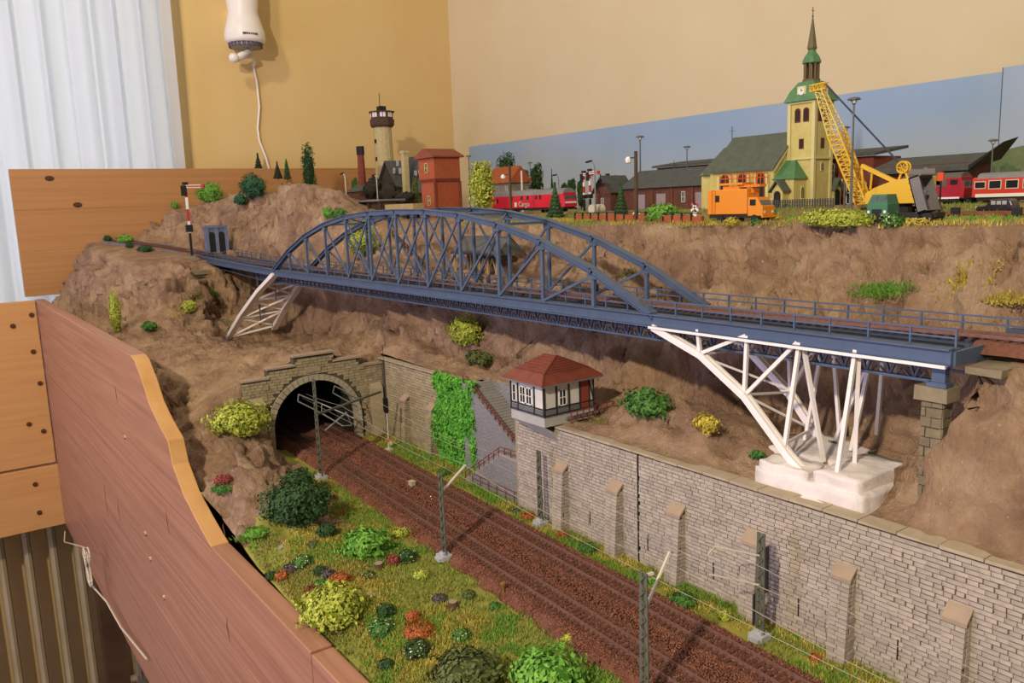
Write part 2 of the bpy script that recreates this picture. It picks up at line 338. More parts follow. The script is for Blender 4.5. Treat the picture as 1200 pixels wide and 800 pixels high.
for y0, y1, x0, zt, lab in ((ysm-.5, 267.5, 184, 63.3, 'wide light blue printed sky panel running along the right wall'), (267.6, 281, 184.1, 63.5, 'narrow printed sky panel at the far left end of the backdrop'), (-60, ysm, 183.2, 64.0, 'printed sky panel at the right edge, overlapping its neighbour with a dark painted edge shadow')):
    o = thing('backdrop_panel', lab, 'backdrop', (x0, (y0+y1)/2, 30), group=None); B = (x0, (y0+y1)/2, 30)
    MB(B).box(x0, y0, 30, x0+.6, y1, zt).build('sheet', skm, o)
    hm = [('far_hills', mat('printed_blue_hills', '#76869a', '#8591a0', .2), .1, 10.5, 1.6, .03), ('near_hills', mat('printed_green_hills', '#7d8a62', '#5f7450', .25), .22, 7.6, 1.9, .06)]
    if y0 < 200:
        for nm, mm, dx, hz, am, fr_ in hm:
            ys = np.linspace(y0, min(y1, 200), 90)
            poly = [(y, 30.05) for y in (ys[0], ys[-1])][:1] + [(y, (38.3+8.2*sm(135, 74, y) if nm == 'near_hills' else 39.5+7.4*sm(165, 95, y))+am*mn.noise(Vector((y*fr_, 3*dx, 2)))*1.6) for y in ys] + [(ys[-1], 30.05)]
            MB(B).prism(poly, 'x', x0-dx, x0-dx+.05).build(nm, mm, o)
        if y1 < ysm+1: MB(B).box(x0-.06, y1-.14, 30, x0+.02, y1+.02, zt).build('edge_shadow', mat('painted_edge_shadow', '#566374'), o)  # dark strip painted in as the edge shadow of the overlapping sheet
        for i in range(60):
            y = random.uniform(y0, min(y1, 105)); z = 38.5+random.uniform(0, 6.5)*sm(125, 75, y); r = random.uniform(.5, 1.3)
            mbx = MB(B).prism([(y+r*(1+.2*math.sin(3*a+i))*math.cos(a)*1.2, z+r*math.sin(a)*(1+.15*math.cos(5*a+i))) for a in np.linspace(0, 2*PI, 14)[:-1]], 'x', x0-.34-.002*i, x0-.3-.002*i)
            mbx.build('printed_tree', mat('printed_dark_tree', '#4c5f42', '#5f7350', .8), o)
# ================================================================ LANDSCAPE (one height function, three meshes)
HILL = { # behind the retaining wall: Y: [(X, z)...]
 -40: [(60,12.3),(64,13.5),(65.5,18),(67,23.5),(69.5,26.2),(79.5,26.4),(82,27.8),(86,33),(90,36.1),(93,36.4),(110,37),(118,38),(186,38)],
 31.6: [(60,12.3),(63.8,12.8),(64.8,17),(66,22.5),(68,25.8),(79.5,26.4),(82,27.8),(86,33),(90,36.1),(93,36.4),(110,37),(118,38),(186,38)],
 34.6: [(60,12.3),(64,12.6),(66,13.5),(69,15),(74,19),(80,25),(82.5,28),(86,32.8),(90,36.1),(93,36.5),(110,37),(118,38),(186,38)],
 38: [(60,12.3),(64,12.3),(69,12.8),(73,13.2),(77,15),(80,20),(83,27),(86,32.5),(90,36.1),(93,36.5),(110,37),(118,38),(186,38)],
 48: [(60,12.3),(64,12.3),(70,12.6),(74,13.2),(78,14.5),(80,18),(83,27),(87,32.5),(90.5,36.1),(93,36.6),(110,37),(118,38),(186,38)],
 58: [(60,12.3),(64,13),(66.5,15.5),(69,16.5),(73,15.5),(77,14.5),(80,18),(83,27),(87,32),(91,36.1),(93.5,36.7),(110,37),(118,38),(186,38)],
 66: [(60,12.3),(64,13),(67,16),(70,17.2),(73,16),(77,14.5),(80,18),(83,27),(87,32),(91,36.2),(93.5,36.7),(110,37),(118,38),(186,38)],
 76: [(60,12.5),(66,13.2),(70,14.6),(74,13.8),(77,15),(79,19),(82,27),(87,31.5),(91,36.2),(93.5,36.7),(110,37),(118,38),(186,38)],
 95: [(60,13.4),(68,13.6),(72,14.2),(75,16),(78,23),(81,27.5),(87,31.3),(91.5,36.3),(94,36.8),(110,37),(118,38),(186,38)],
 115: [(60,13.6),(68,13.8),(71,15),(74,18),(77,24.5),(80,28),(87,31),(92,36.3),(95,36.8),(110,37),(118,38),(186,38)],
 134: [(28,6),(31,7),(35,10.5),(40,12.4),(45,13.2),(46,14.5),(49.8,14.8),(51,16),(57,16),(58,14.7),(62,14.2),(66,13.8),(70,16.5),(74,20.5),(77,26),(80,28.3),(87,31),(93,36.3),(96,36.8),(118,38),(186,38)],
 150: [(28,6),(31,7.5),(35,11.5),(40,12.6),(46,14.5),(58,14.8),(64,13.8),(70,14.5),(76,18),(79,25),(83,29),(88,32),(96,36.6),(108,37),(118,38),(186,38)],
 170: [(28,7),(31,8.5),(35,12.5),(40,13),(52,12),(60,10.5),(68,9.5),(76,13),(80,24),(84,30.5),(92,35),(100,37),(118,38),(186,38)],
 190: [(28,8),(31,10),(35,13.5),(42,13.5),(52,12),(60,9),(72,7),(78,12),(81,25),(85,35),(89,39),(98,38.5),(110,38),(186,38)],
 208: [(28,9),(31,11.5),(35,15),(42,16.5),(50,17.5),(56,14),(60,8.5),(78,7.5),(80,20),(82,30),(86,40),(92,46),(99,43),(112,39),(186,38)],
 222: [(28,10),(33,12),(40,15),(45,18.5),(50,25),(54,26.3),(58,26.6),(60,20),(64,14),(78,14),(79,29),(83,40),(89,48),(97,46),(110,39.5),(186,38)],
 234: [(28,11),(33,12.5),(39,16),(43,20),(47.5,27),(52,28),(66,27.6),(77,28.3),(79,33),(84,42.5),(91,48.5),(99,46),(112,39.5),(186,38)],
 250: [(28,12),(33,14),(38,18),(42,24.5),(45.5,29),(50,29.4),(60,29.5),(73,29.3),(75.5,33),(79,40),(86,47),(96,44.5),(110,40),(186,38.5)],
 270: [(28,13),(33,15),(37,20),(40,27),(43,31.2),(48,31.7),(65.5,31.7),(67.5,36),(71,41),(78,44.6),(86,46.5),(96,44),(110,40),(186,38.5)],
 294: [(28,14),(33,16),(37,24),(40,31),(43,34.2),(57,34.6),(59,40),(63,43),(68,43),(80,44),(96,42),(110,40),(186,38.5)]}
VAL = {
 -40: [(28,-3),(36,-1.6),(42,-.6),(46,-.5),(66,-.4)],
 70: [(28,-2.6),(34,-1),(40,-.4),(44,-.3),(66,-.3)],
 92: [(28,-1.5),(32,-.2),(36,.6),(41,0),(45,-.3),(66,-.3)],
 101: [(28,-.3),(31,1.6),(34,2.6),(37.5,1.8),(40,.2),(45,-.2),(66,-.3)],
 112: [(28,1.2),(31,3.2),(33.5,4.8),(36,4.6),(38.5,2.5),(42,.4),(46,-.2),(66,-.2)],
 124: [(28,3.5),(31,5),(34.5,7.5),(38.5,6.8),(41.5,3),(44,.6),(47,-.2),(68,-.2)],
 134: [(28,6),(31,7),(35,10),(40,10.2),(42.5,8),(44.3,3),(45.2,.4),(47,-.2),(68,-.2)]}
def prof_z(T, X, Y):
    ks = sorted(T); 
    if Y <= ks[0]: return float(np.interp(X, *zip(*T[ks[0]])))
    if Y >= ks[-1]: return float(np.interp(X, *zip(*T[ks[-1]])))
    for a, b in zip(ks, ks[1:]):
        if a <= Y <= b:
            t = (Y-a)/(b-a); t = t*t*(3-2*t)*.5+t*.5
            za = float(np.interp(X, *zip(*T[a]))); zb = float(np.interp(X, *zip(*T[b]))); return za*(1-t)+zb*t
def ridged(p, o=3):
    s = 0; a = 1
    for i in range(o): s += a*(1-abs(mn.noise(p))*2.2); a *= .5; p = p*2.13
    return s
def land(name, T, xs, ys, amp, rockfn):
    nx, ny = len(xs), len(ys); Z = np.zeros((ny, nx))
    T2 = {k: (np.array([p[0] for p in v]), np.array([p[1] for p in v])) for k, v in T.items()}; ks = sorted(T2)
    rows = {k: np.interp(xs, *T2[k]) for k in ks}
    for j, y in enumerate(ys):
        if y <= ks[0]: Z[j] = rows[ks[0]]; continue
        if y >= ks[-1]: Z[j] = rows[ks[-1]]; continue
        for a, b in zip(ks, ks[1:]):
            if a <= y <= b: t = (y-a)/(b-a); t = t*t*(3-2*t)*.5+t*.5; Z[j] = rows[a]*(1-t)+rows[b]*t; break
    gx = np.gradient(Z, xs, axis=1); gy = np.gradient(Z, ys, axis=0); L_ = np.sqrt(1+gx**2+gy**2)
    V = np.zeros((ny, nx, 3))
    for j, y in enumerate(ys):
        for i, x in enumerate(xs):
            z = Z[j,i]; n = (-gx[j,i]/L_[j,i], -gy[j,i]/L_[j,i], 1/L_[j,i]); sl = 1-n[2]
            r = rockfn(x, y, z, sl)*amp
            if r > .01:
                p = Vector((x, y, z))
                d = 1.8*mn.noise(p*.1)+1.5*(ridged(Vector((x*.15, y*.15, z*.09)), 3)-1.1)+1.0*(ridged(Vector((x*.4+z*.15, y*.36+z*.12, z*.22)), 3)-.95)+.35*mn.noise(p*1.1)+.22*mn.noise(p*2.4)
                q = mn.noise(Vector((x*.22+9, y*.22, z*.07))); d -= 11*max(0, .1-abs(q))
                # slanting strata cracks
                q = mn.noise(Vector((x*.5+z*.35, y*.28+z*.3, z*.12))); d -= .9*max(0, .16-abs(q))*5*.45
                d *= r
            else: d = .12*mn.noise(Vector((x*.5, y*.5, 0)))+.06*mn.noise(Vector((x*1.7, y*1.7, 0)))
            V[j,i] = (x+n[0]*d, y+n[1]*d, z+n[2]*d)
    return V, Z
def grid_obj(name, V, m, mfn=None, mats=(), loc=(0,0,0)):
    ny, nx, _ = V.shape; idx = np.arange(ny*nx).reshape(ny, nx)
    Fq = np.stack([idx[:-1,:-1], idx[:-1,1:], idx[1:,1:], idx[1:,:-1]], -1).reshape(-1,4)
    o = npmesh(name, V.reshape(-1,3)-np.array(loc), Fq, m, loc=loc, smooth=True)
    for q in mats: o.data.materials.append(q)
    if mfn is not None: o.data.polygons.foreach_set('material_index', mfn(V).ravel().astype(np.int32))
    struct(o); return o
def rock_material():
    m = bpy.data.materials.new('brown_plaster_rock'); m.use_nodes = True; nt = m.node_tree; N = nt.nodes; L = nt.links; b = N['Principled BSDF']
    b.inputs['Roughness'].default_value = .7; b.inputs['Specular IOR Level'].default_value = .3
    tc = N.new('ShaderNodeTexCoord')
    def nz(scale, st=(1,1,1), det=6, ro=.6):
        mp = N.new('ShaderNodeMapping'); mp.inputs['Scale'].default_value = tuple(scale/S*s for s in st); L.new(tc.outputs['Object'], mp.inputs[0])
        n = N.new('ShaderNodeTexNoise'); n.inputs['Scale'].default_value = 1; n.inputs['Detail'].default_value = det; n.inputs['Roughness'].default_value = ro; L.new(mp.outputs[0], n.inputs[0]); return n
    def ramp(src, stops):
        c = N.new('ShaderNodeValToRGB'); e = c.color_ramp.elements; e[0].position, e[1].position = stops[0][0], stops[-1][0]; e[0].color, e[1].color = lin(stops[0][1]), lin(stops[-1][1])
        for p_, h in stops[1:-1]: q = c.color_ramp.elements.new(p_); q.color = lin(h)
        L.new(src, c.inputs[0]); return c.outputs[0]
    base = ramp(nz(.16, det=8, ro=.7).outputs['Fac'], [(.32,'#775a47'),(.45,'#a08066'),(.55,'#bb9a7b'),(.68,'#d3b999')])
    n2 = nz(.035, det=3).outputs['Fac']
    tint = ramp(n2, [(.4,'#9a7a62'),(.62,'#b5946d')])
    mx = N.new('ShaderNodeMixRGB'); mx.inputs[0].default_value = .35; L.new(base, mx.inputs[1]); L.new(tint, mx.inputs[2])
    fl = nz(1.9, det=2).outputs['Fac']; fr_ = N.new('ShaderNodeValToRGB'); fr_.color_ramp.elements[0].position = .68; fr_.color_ramp.elements[1].position = .74; L.new(fl, fr_.inputs[0])
    m2 = N.new('ShaderNodeMixRGB'); L.new(fr_.outputs[0], m2.inputs[0]); L.new(mx.outputs[0], m2.inputs[1]); m2.inputs[2].default_value = lin('#cdb89e')
    L.new(m2.outputs[0], b.inputs['Base Color'])
    ha = nz(.55, (1,1,.55), det=9, ro=.68); bp = N.new('ShaderNodeBump'); bp.inputs['Strength'].default_value = 1.0; bp.inputs['Distance'].default_value = 1.7*S; L.new(ha.outputs['Fac'], bp.inputs['Height']); L.new(bp.outputs[0], b.inputs['Normal'])
    return m
rockm = rock_material()
def flock(nm, stops, s1=.12, bump=.6):
    m = mat(nm, stops[0], stops[1], s1, .9, bump=bump, bs=3, contrast=.3, det=8, c3=stops[2]); return m
turf = flock('olive_flock_turf', ('#767a38','#98923f','#9a8243'))
plat = flock('dry_plateau_turf', ('#7d7148','#9c8a5c','#8c7a3f'))
dirt = flock('brown_dirt_path', ('#5c4634','#6f5642','#7d654e'))
def rockA(x, y, z, sl):
    r = sm(.05, .22, sl)+(.6 if y > 136 and x < 72 and z < 30 else .3)
    if z > 35.3 and x > 90 and y < 180: r *= max(.12, sm(.06, .3, sl))
    if y > 180 and x > 105: r *= .15
    if 92 < y < 134.5 and x < 71: r *= .35
    if y > 133.8 and x < 68: r *= sm(134.5, 141, y)
    if y < 92 and x < 64: r *= .3
    r *= sm(64.2, 67, x) if y < 92 else (sm(66.4, 69.5, x) if y < 135 else 1)
    if 69 < x < 81 and y < 30: r *= sm(.1, .35, sl)*.5      # track bed of the upper line
    if y > 236 and 44 < x < 70 and z < 35.2: r *= .12
    return r
xsB = np.concatenate([np.arange(62.8, 108, .5), np.arange(108, 187, 2.2)]); ysB = np.arange(-42, 134.6, .55)
VB, _ = land('b', HILL, xsB, ysB, 1.0, rockA)
def mfB(V):
    c = V[:-1,:-1]; x, y, z = c[...,0], c[...,1], c[...,2]
    k = np.zeros(x.shape, int); k[(x > 92.5) & (z > 35.6)] = 1; return k
VB[(ysB>88),:,0]=np.maximum(VB[(ysB>88),:,0],66.9); VB[(ysB>85.6)&(ysB<104.2),:,0]=np.maximum(VB[(ysB>85.6)&(ysB<104.2),:,0],69.05)
grid_obj('rock_hillside', VB, rockm, mfB, (plat,), loc=(63,0,12))
xsC = np.concatenate([np.arange(28.4, 112, .62), np.arange(112, 187, 2.5)]); ysC = np.arange(133.9, 284.5, .7)
VC, _ = land('c', HILL, xsC, ysC, 1.0, rockA)
def mfC(V):
    c = V[:-1,:-1]; x, y, z = c[...,0], c[...,1], c[...,2]
    k = np.zeros(x.shape, int); k[(x > 106) & (z > 36)] = 1; return k
VC[0,:,1] = 134.45; VC[0,(xsC<41.5),1]=133.6; VC = np.concatenate([VC[:1].copy(), VC]); VC[0,((xsC<44.6)|(xsC>61.8)),2] -= 5; ysC = np.concatenate([[133.89], ysC])
grid_obj('rock_cliff', VC, rockm, mfC, (plat,), loc=(63,134,12))
def rockV(x, y, z, sl):
    return (sm(.02, .12, sl)+.25)*sm(90, 100, y)*(1-sm(43, 45.5, x))*.75
xsA = np.arange(28.4, 66.4, .45); ysA = np.arange(-42, 135, .55)
VA, _ = land('a', VAL, xsA, ysA, 1.0, rockV)
def mfA(V):
    c = V[:-1,:-1]; x, y, z = c[...,0], c[...,1], c[...,2]
    k = np.zeros(x.shape, int); n = np.vectorize(lambda a, b: mn.noise(Vector((a*.2, b*.2, 0))))(x, y)
    k[((y > 99+n*10) & (x < 44+n*3) ) ] = 1; return k
grid_obj('valley_ground', VA, turf, mfA, (rockm,), loc=(46,50,0))
def surf(x, y):
    "height of the built landscape"
    if (x < 62.9 or (x < 66.3 and 86 < y)) and y < 134: V, xs, ys = VA, xsA, ysA
    elif y < 134.3: V, xs, ys = VB, xsB, ysB
    else: V, xs, ys = VC, xsC, ysC
    i = int(np.clip(np.searchsorted(xs, x), 0, len(xs)-1)); j = int(np.clip(np.searchsorted(ys, y), 0, len(ys)-1)); return float(V[j,i,2])
def hit(px, py, t0=35, t1=330):
    "first point of the landscape behind a photograph pixel"
    d = FWD + RIGHT*((px-600)/F) + UP*((400-py)/F); t = t0
    while t < t1:
        p = EYE+d*t
        if p.x > 28.4 and p.y > -40 and p.x < 186 and p.y < 284 and surf(p.x, p.y) > p.z: return p
        t += .4
    return None
# keep the hillside out of the stair recess: handled by clamping in grid B
# ================================================================ LOWER TRACKS
def t1x(y): return 47.7+.045*(y-55) if y < 133 else 51.2
def t2x(y): return t1x(y)+6.6-(.004*max(0, y-60))
bal = mat('rust_brown_ballast', '#644034', '#80523f', 1.6, .9, bump=.7, bs=2, contrast=.2, c3='#946350')
def ballast():
    xs = np.linspace(0, 1, 46); ys = np.arange(-42, 165, .6); V = np.zeros((len(ys), 46, 3))
    for j, y in enumerate(ys):
        a = t1x(y)-3.7+.25*mn.noise(Vector((y*.4, 0, 0))); b = t2x(y)+3.5+.25*mn.noise(Vector((y*.4, 9, 0)))
        for i, u_ in enumerate(xs):
            x = a+(b-a)*u_; e = min(x-a, b-x); z = -.35+.95*sm(0, 1.3, e)
            mid = abs(x-(t1x(y)+t2x(y))/2); z -= .14*sm(1.2, 0, mid)
            V[j,i] = (x, y, z+.05*mn.noise(Vector((x*2.2, y*2.2, 0)))+.03*mn.noise(Vector((x*5, y*5, 3))))
    return grid_obj('ballast_bed', V, bal, loc=(50,50,0))
BED = ballast()
def stones(name, n, fx, fy, fz, s, m, loc):
    yy = rng.uniform(*fy, n); xx = np.array([fx(y) for y in yy]); zz = np.array([fz(x, y) for x, y in zip(xx, yy)])
    C_ = np.stack([xx, yy, zz], 1)-np.array(loc); T = np.array([(1,1,1),(-1,-1,1),(-1,1,-1),(1,-1,-1)])*.5
    q = s*rng.uniform(.6, 1.4, (n,4,3)); V = C_[:,None,:]+T[None]*q+rng.normal(size=(n,4,3))*s*.15
    Fc = (np.arange(n)[:,None,None]*4+np.array([(0,1,2),(0,3,1),(0,2,3),(1,3,2)])[None]).reshape(-1,3)
    o = npmesh(name, V.reshape(-1,3), Fc, m, loc=loc); return o
stm = mat('ballast_stone', '#7a4c3a', '#8f5f4c', 1, .85, rnd=.38)
def bx_(y): a = t1x(y)-3.5; return rng.uniform(a, t2x(y)+3.3)
def bz_(x, y): e = min(x-(t1x(y)-3.7), t2x(y)+3.5-x); return -.33+.95*sm(0, 1.3, e)+.02
o = stones('ballast_stones', 40000, bx_, (24, 135), bz_, .19, stm, (50,50,0)); tag(o, kind='stuff'); o.parent = BED; o.location = (0,0,0)
railm = mat('rusty_rail', '#7c5548', '#8a6a60', 2, .4, metal=.3); slpm = mat('dark_brown_sleeper', '#4a3027', '#5b3c30', 2, .8, bump=.2)
def rail_mb(off, xf, ys, zt=1.02):
    m = MB(off)
    for a, b in zip(ys, ys[1:]): 
        m.beam((xf(a), a, zt-.14), (xf(b), b, zt-.14), .14, .28)
        m.beam((xf(a), a, zt-.3), (xf(b), b, zt-.3), .34, .07)
    return m
def track(name, label, xf, z=0.0, y0=-42, y1=165):
    t = thing(name, label, 'track', (xf(50), 50, z)); B = (xf(50), 50, z); ys = list(np.arange(y0, y1, 9.0))+[y1]
    for s in (-.98, .98): rail_mb(B, lambda y: xf(y)+s, ys, z+1.02).build('rail', railm, t)
    sp = MB((0,0,0)).box(-1.75,-.16,-.12,1.75,.16,.12).cb((-.98,0,.15), (.42,.24,.07)).cb((.98,0,.15), (.42,.24,.07)).build('sleeper', slpm, t)
    n = 0; rest = MB(B)
    for y in np.arange(y0+.5, y1, .72):
        if 26 < y < 134:
            o = sp if n == 0 else sp.copy()
            if n: COL.objects.link(o); o.parent = t
            o.location = P(xf(y), y, z+.62)-P(*B); n += 1
        else: rest.box(xf(y)-1.75, y-.16, z+.5, xf(y)+1.75, y+.16, z+.74)
    tag(rest.build('sleepers', slpm, t), kind='stuff'); return t
track('railway_track', 'near one of the two lower tracks, on the side of the grassy slope', t1x)
track('railway_track', 'far one of the two lower tracks, beside the grey brick retaining wall', t2x)
# ================================================================ BRICK WALLS
mort = mat('dark_mortar', '#5d5448', '#4a4238', 1, .95)
brk = mat('grey_beige_wall_brick', '#a2968a', '#b3a899', .35, .85, bump=.35, bs=5, rnd=.13, contrast=.2)
brk2 = mat('sandstone_wall_brick', '#96886c', '#a89a7c', .3, .85, bump=.35, bs=5, rnd=.15, contrast=.2)
copm = mat('pale_sand_coping', '#a3947c', '#b3a48c', .5, .8, bump=.2)
capm = mat('pinkish_buttress_cap', '#98836f', '#a5917c', .6, .8)
def inframe(p):
    d = Vector(p)-EYE; z = d.dot(FWD)
    if z < 5: return None
    x = 600+F*d.dot(RIGHT)/z; y = 400-F*d.dot(UP)/z
    return (x, y, z) if -10 < x < 1210 and -10 < y < 810 else None
def brick_wall(t, B, xp, y0, y1, z0, z1, m, ch=.41, bl=1.02, gap=.07, singles=0, skip=None, ztop=None, dx=.14):
    L_ = []
    k = 0; z = z0
    while z < z1-.1:
        y = y0-(k % 2)*bl*.5+random.uniform(-.1, .1)
        while y < y1:
            l = bl*random.uniform(.72, 1.25); a, b = max(y, y0), min(y+l-gap, y1)
            zt = z1 if ztop is None else ztop((a+b)/2)
            if b-a > .15 and z+ch <= zt+.12 and not (skip and skip(a, b, z, z+ch-gap)): L_.append((a, b, z, min(z+ch-gap, zt)))
            y += l
        z += ch; k += 1
    vis = []
    if singles:
        for i, q in enumerate(L_):
            f = inframe((xp, (q[0]+q[1])/2, (q[2]+q[3])/2))
            if f: vis.append((f[2], i))
        vis = set(i for _, i in sorted(vis)[:singles])
    mb = MB(B); proto = {}
    for i, (a, b, c, d) in enumerate(L_):
        j = random.uniform(0, .05)
        if i in vis:
            key = (round((b-a)*5)/5, round(d-c, 2))
            if key not in proto:
                o = MB((0,0,0)).box(-dx, -key[0]/2, -key[1]/2, dx, key[0]/2, key[1]/2, .02).build('brick', m, t); proto[key] = o
            else: o = proto[key].copy(); COL.objects.link(o)
            o.parent = t; o.location = P(xp+dx-j, (a+b)/2, (c+d)/2)-P(*B)
        else: mb.box(xp-j, a, c, xp+2*dx, b, d, .018)
    if mb.v: tag(mb.build('bricks', m, t), kind='stuff')
def buttress(t, B, xf, y, zt, w=1.7, m=brk):
    "battered buttress with a sloping cap, standing on plane xf"
    d0, d1 = 1.35, .8
    b = MB(B).add([(xf+.2,y-w/2,-.3),(xf+.2,y+w/2,-.3),(xf-d0,y-w/2,-.3),(xf-d0,y+w/2,-.3),(xf+.2,y-w/2,zt),(xf+.2,y+w/2,zt),(xf-d1,y-w/2,zt-.7),(xf-d1,y+w/2,zt-.7)], [(0,1,3,2),(4,5,7,6),(0,4,6,2),(1,5,7,3),(2,3,7,6),(0,1,5,4)]).build('buttress', mort, t)
    mb = MB(B); z = -.3; k = 0
    while z < zt-1.0:
        dd = d0+(d1-d0)*(z+.3)/zt; ys = [y-w/2-.04, y-w/2+w*(.45 if k % 2 else .6), y+w/2+.04]
        for a, c in zip(ys, ys[1:]): mb.box(xf-dd-.1, a+.03, z, xf-dd+.35, c-.03, z+.35, .015)
        mb.box(xf-dd+.4, y-w/2-.05, z, xf+.05, y-w/2+.2, z+.35, .015)
        z += .41; k += 1
    tag(mb.build('bricks', m, b, off=B), kind='stuff')
    MB(B).add([(xf+.1,y-w/2-.12,zt+.25),(xf+.1,y+w/2+.12,zt+.25),(xf-d1-.2,y-w/2-.12,zt-.85),(xf-d1-.2,y+w/2+.12,zt-.85),(xf+.1,y-w/2-.12,zt-.1),(xf+.1,y+w/2+.12,zt-.1),(xf-d1-.2,y-w/2-.12,zt-1.15),(xf-d1-.2,y+w/2+.12,zt-1.15)], [(0,1,3,2),(4,5,7,6),(0,1,5,4),(2,3,7,6),(0,2,6,4),(1,3,7,5)]).build('cap', capm, b, off=B)
def coping(t, B, x, y0, y1, zf):
    y = y0
    while y < y1-.3:
        b = min(y+3.4, y1); z = zf((y+b)/2); MB(B).box(x-.28, y+.04, z, x+1.5, b-.04, z+.24, .03).build('coping_stone', copm, t); y = b
# main wall, Y -38 .. 86
B = (62, 45, 0); t = thing('retaining_wall', 'long pale grey brick retaining wall with buttresses at right, beside the far track', 'wall', B)
MB(B).box(62.16, -38, -.6, 63.9, 86, 12.5).build('wall_core', mort, t)
brick_wall(t, B, 62, -38, 63.15, -.4, 12.5, brk, singles=300)
mb_ = MB(B)
brick_wall(t, B, 62, 63.4, 86, -.4, 12.5, brk)
coping(t, B, 62, -38, 86, lambda y: 12.5)
for y in (76.3, 66.6, 57.2, 47.4, 37.8, 28.2, 18.6, 9): buttress(t, B, 62, y, 8.3)
sl = MB(B)
for y in (71.5, 61.8, 52.5, 42.5, 33.0, 23.5): 
    MB(B).box(61.93, y-.06, 1.6, 62.1, y+.06, 3.4).build('weep_slot', mat('black_slot', '#1c1916'), t)
MB(B).box(61.95, 63.16, -.4, 62.2, 63.38, 12.6).build('wall_joint', mat('black_slot', '#1c1916'), t)
MB(B).box(62.1, 85.9, -.5, 66.4, 86.5, 12.4).build('end_face', brk2, t)
# left wall, Y 103 .. 132
B = (66, 118, 0); t = thing('retaining_wall', 'shorter sandy brick wall between the tunnel mouth and the ivy', 'wall', B)
MB(B).box(66.16, 103.6, -.6, 67.6, 133.9, 13.2).build('wall_core', mort, t)
brick_wall(t, B, 66, 103.6, 131.3, -.4, 13.3, brk2, ch=.47, bl=1.15)
coping(t, B, 66, 103.6, 133.6, lambda y: 13.4)
for y in (123.7, 114.8): buttress(t, B, 66, y, 8.3, m=brk2)
# ================================================================ TUNNEL PORTAL
B = (53, 133, 0); t = thing('tunnel_portal', 'stepped sandstone tunnel portal with an arched mouth over the two lower tracks', 'tunnel', B)
def ptop(x): return 12.8 if x < 45.1 else 14.3 if x < 49.8 else 15.8 if x < 57 else 14.2 if x < 62 else 12.6
cz, cr1, cr2 = 3.9, 7.55, 8.55
def arch_poly(r, n=28, low=-.5): return [(53+r, low)]+[(53+r*math.cos(a), cz+r*math.sin(a)) for a in np.linspace(0, PI, n)]+[(53-r, low)]
outer = [(40.8,-.5),(40.8,12.8),(45.1,12.8),(45.1,14.3),(49.8,14.3),(49.8,15.8),(57,15.8),(57,14.2),(62,14.2),(62,12.6),(67,12.6),(67,-.5)]
def wall_with_arch(m, y0, y1, rr):
    # quads column by column between arch and stepped top
    xs = sorted(set([40.8,45.1,49.8,57,62,67, 53-rr, 53+rr]+[53+rr*math.cos(a) for a in np.linspace(0, PI, 25)]))
    for a, b in zip(xs, xs[1:]):
        if b-a < 1e-5: continue
        mx = (a+b)/2; zt = ptop(mx)
        def low(x): 
            d = rr*rr-(x-53)**2
            return cz+math.sqrt(max(0, d)) if abs(mx-53) < rr else -.5
        za, zb = low(a), low(b)
        m.add([(a,y0,za),(b,y0,zb),(b,y0,zt),(a,y0,zt),(a,y1,za),(b,y1,zb),(b,y1,zt),(a,y1,zt)], [(0,1,2,3),(4,7,6,5),(0,4,5,1),(3,2,6,7),(0,3,7,4),(1,5,6,2)])
    return m
wall_with_arch(MB(B), 133.15, 134.5, 8.0).build('portal_wall', mort, t)
# bricks of the portal front
mb = MB(B); z = -.4; k = 0
while z < 15.8:
    x = 40.8-(k % 2)*.55
    while x < 67:
        l = 1.1*random.uniform(.75, 1.2); a, b = max(40.8, x), min(67, x+l-.08); h = .42
        if b-a > .2:
            inside = min(math.hypot(xx-53, max(0, zz-cz)) if zz > cz else abs(xx-53) for xx in (a, b, (a+b)/2) for zz in (z, z+h))
            if a < 53 < b and z < cz: inside = 0
            if inside > cr2+.02 and z+h <= ptop((a+b)/2)-.05 and z+h <= min(ptop(a+.02), ptop(b-.02))+.1: mb.box(a, 133-random.uniform(0, .06), z, b, 133.3, z+h, .02)
        x += l
    z += .48; k += 1
tag(mb.build('bricks', brk2, t), kind='stuff')
ringm = mat('pale_arch_stone', '#9c927a', '#ada48c', .5, .8, bump=.3, rnd=.08)
n = 26
for i in range(n):
    a0, a1 = PI*i/n+.006, PI*(i+1)/n-.006
    MB(B).prism([(53+r*math.cos(a), cz+r*math.sin(a)) for r, a in ((cr1,a0),(cr2,a0),(cr2,a1),(cr1,a1))], 'y', 132.55, 134.2).build('arch_stone', ringm, t)
for s in (-1, 1):
    for q in range(4): 
        xx = sorted((53+s*cr1, 53+s*cr2)); MB(B).box(xx[0], 132.55, -.5+q*1.1, xx[1], 134.2, .55+q*1.1, .02).build('arch_stone', ringm, t)
for a, b, z in ((40.6,45.3,12.8),(45,50,14.3),(49.6,57.2,15.8),(56.8,62.2,14.2),(61.8,67.2,12.6)):
    MB(B).box(a, 132.7, z, b, 134.7, z+.3, .03).build('coping_stone', capm, t)
for x, y0, z in ((64.6,131.6,8.9),(42.9,131.5,9.6)):
    MB(B).add([(x-1.1,133.1,-.5),(x+1.1,133.1,-.5),(x-1.1,y0,-.5),(x+1.1,y0,-.5),(x-1.1,133.1,z+.4),(x+1.1,133.1,z+.4),(x-1.1,y0+.5,z-.6),(x+1.1,y0+.5,z-.6)], [(0,1,3,2),(4,5,7,6),(0,4,6,2),(1,5,7,3),(2,3,7,6),(0,1,5,4)]).build('buttress', brk2, t)
MB(B).box(51.6, 132.8, 12.9, 54.4, 133.1, 13.7, .02).build('datestone', capm, t)
for x, z in ((44.2,11.3),(61.7,12.4)): MB(B).box(x, 132.75, z-.25, x+.9, 133.1, z+.35).build('bracket_stone', capm, t)
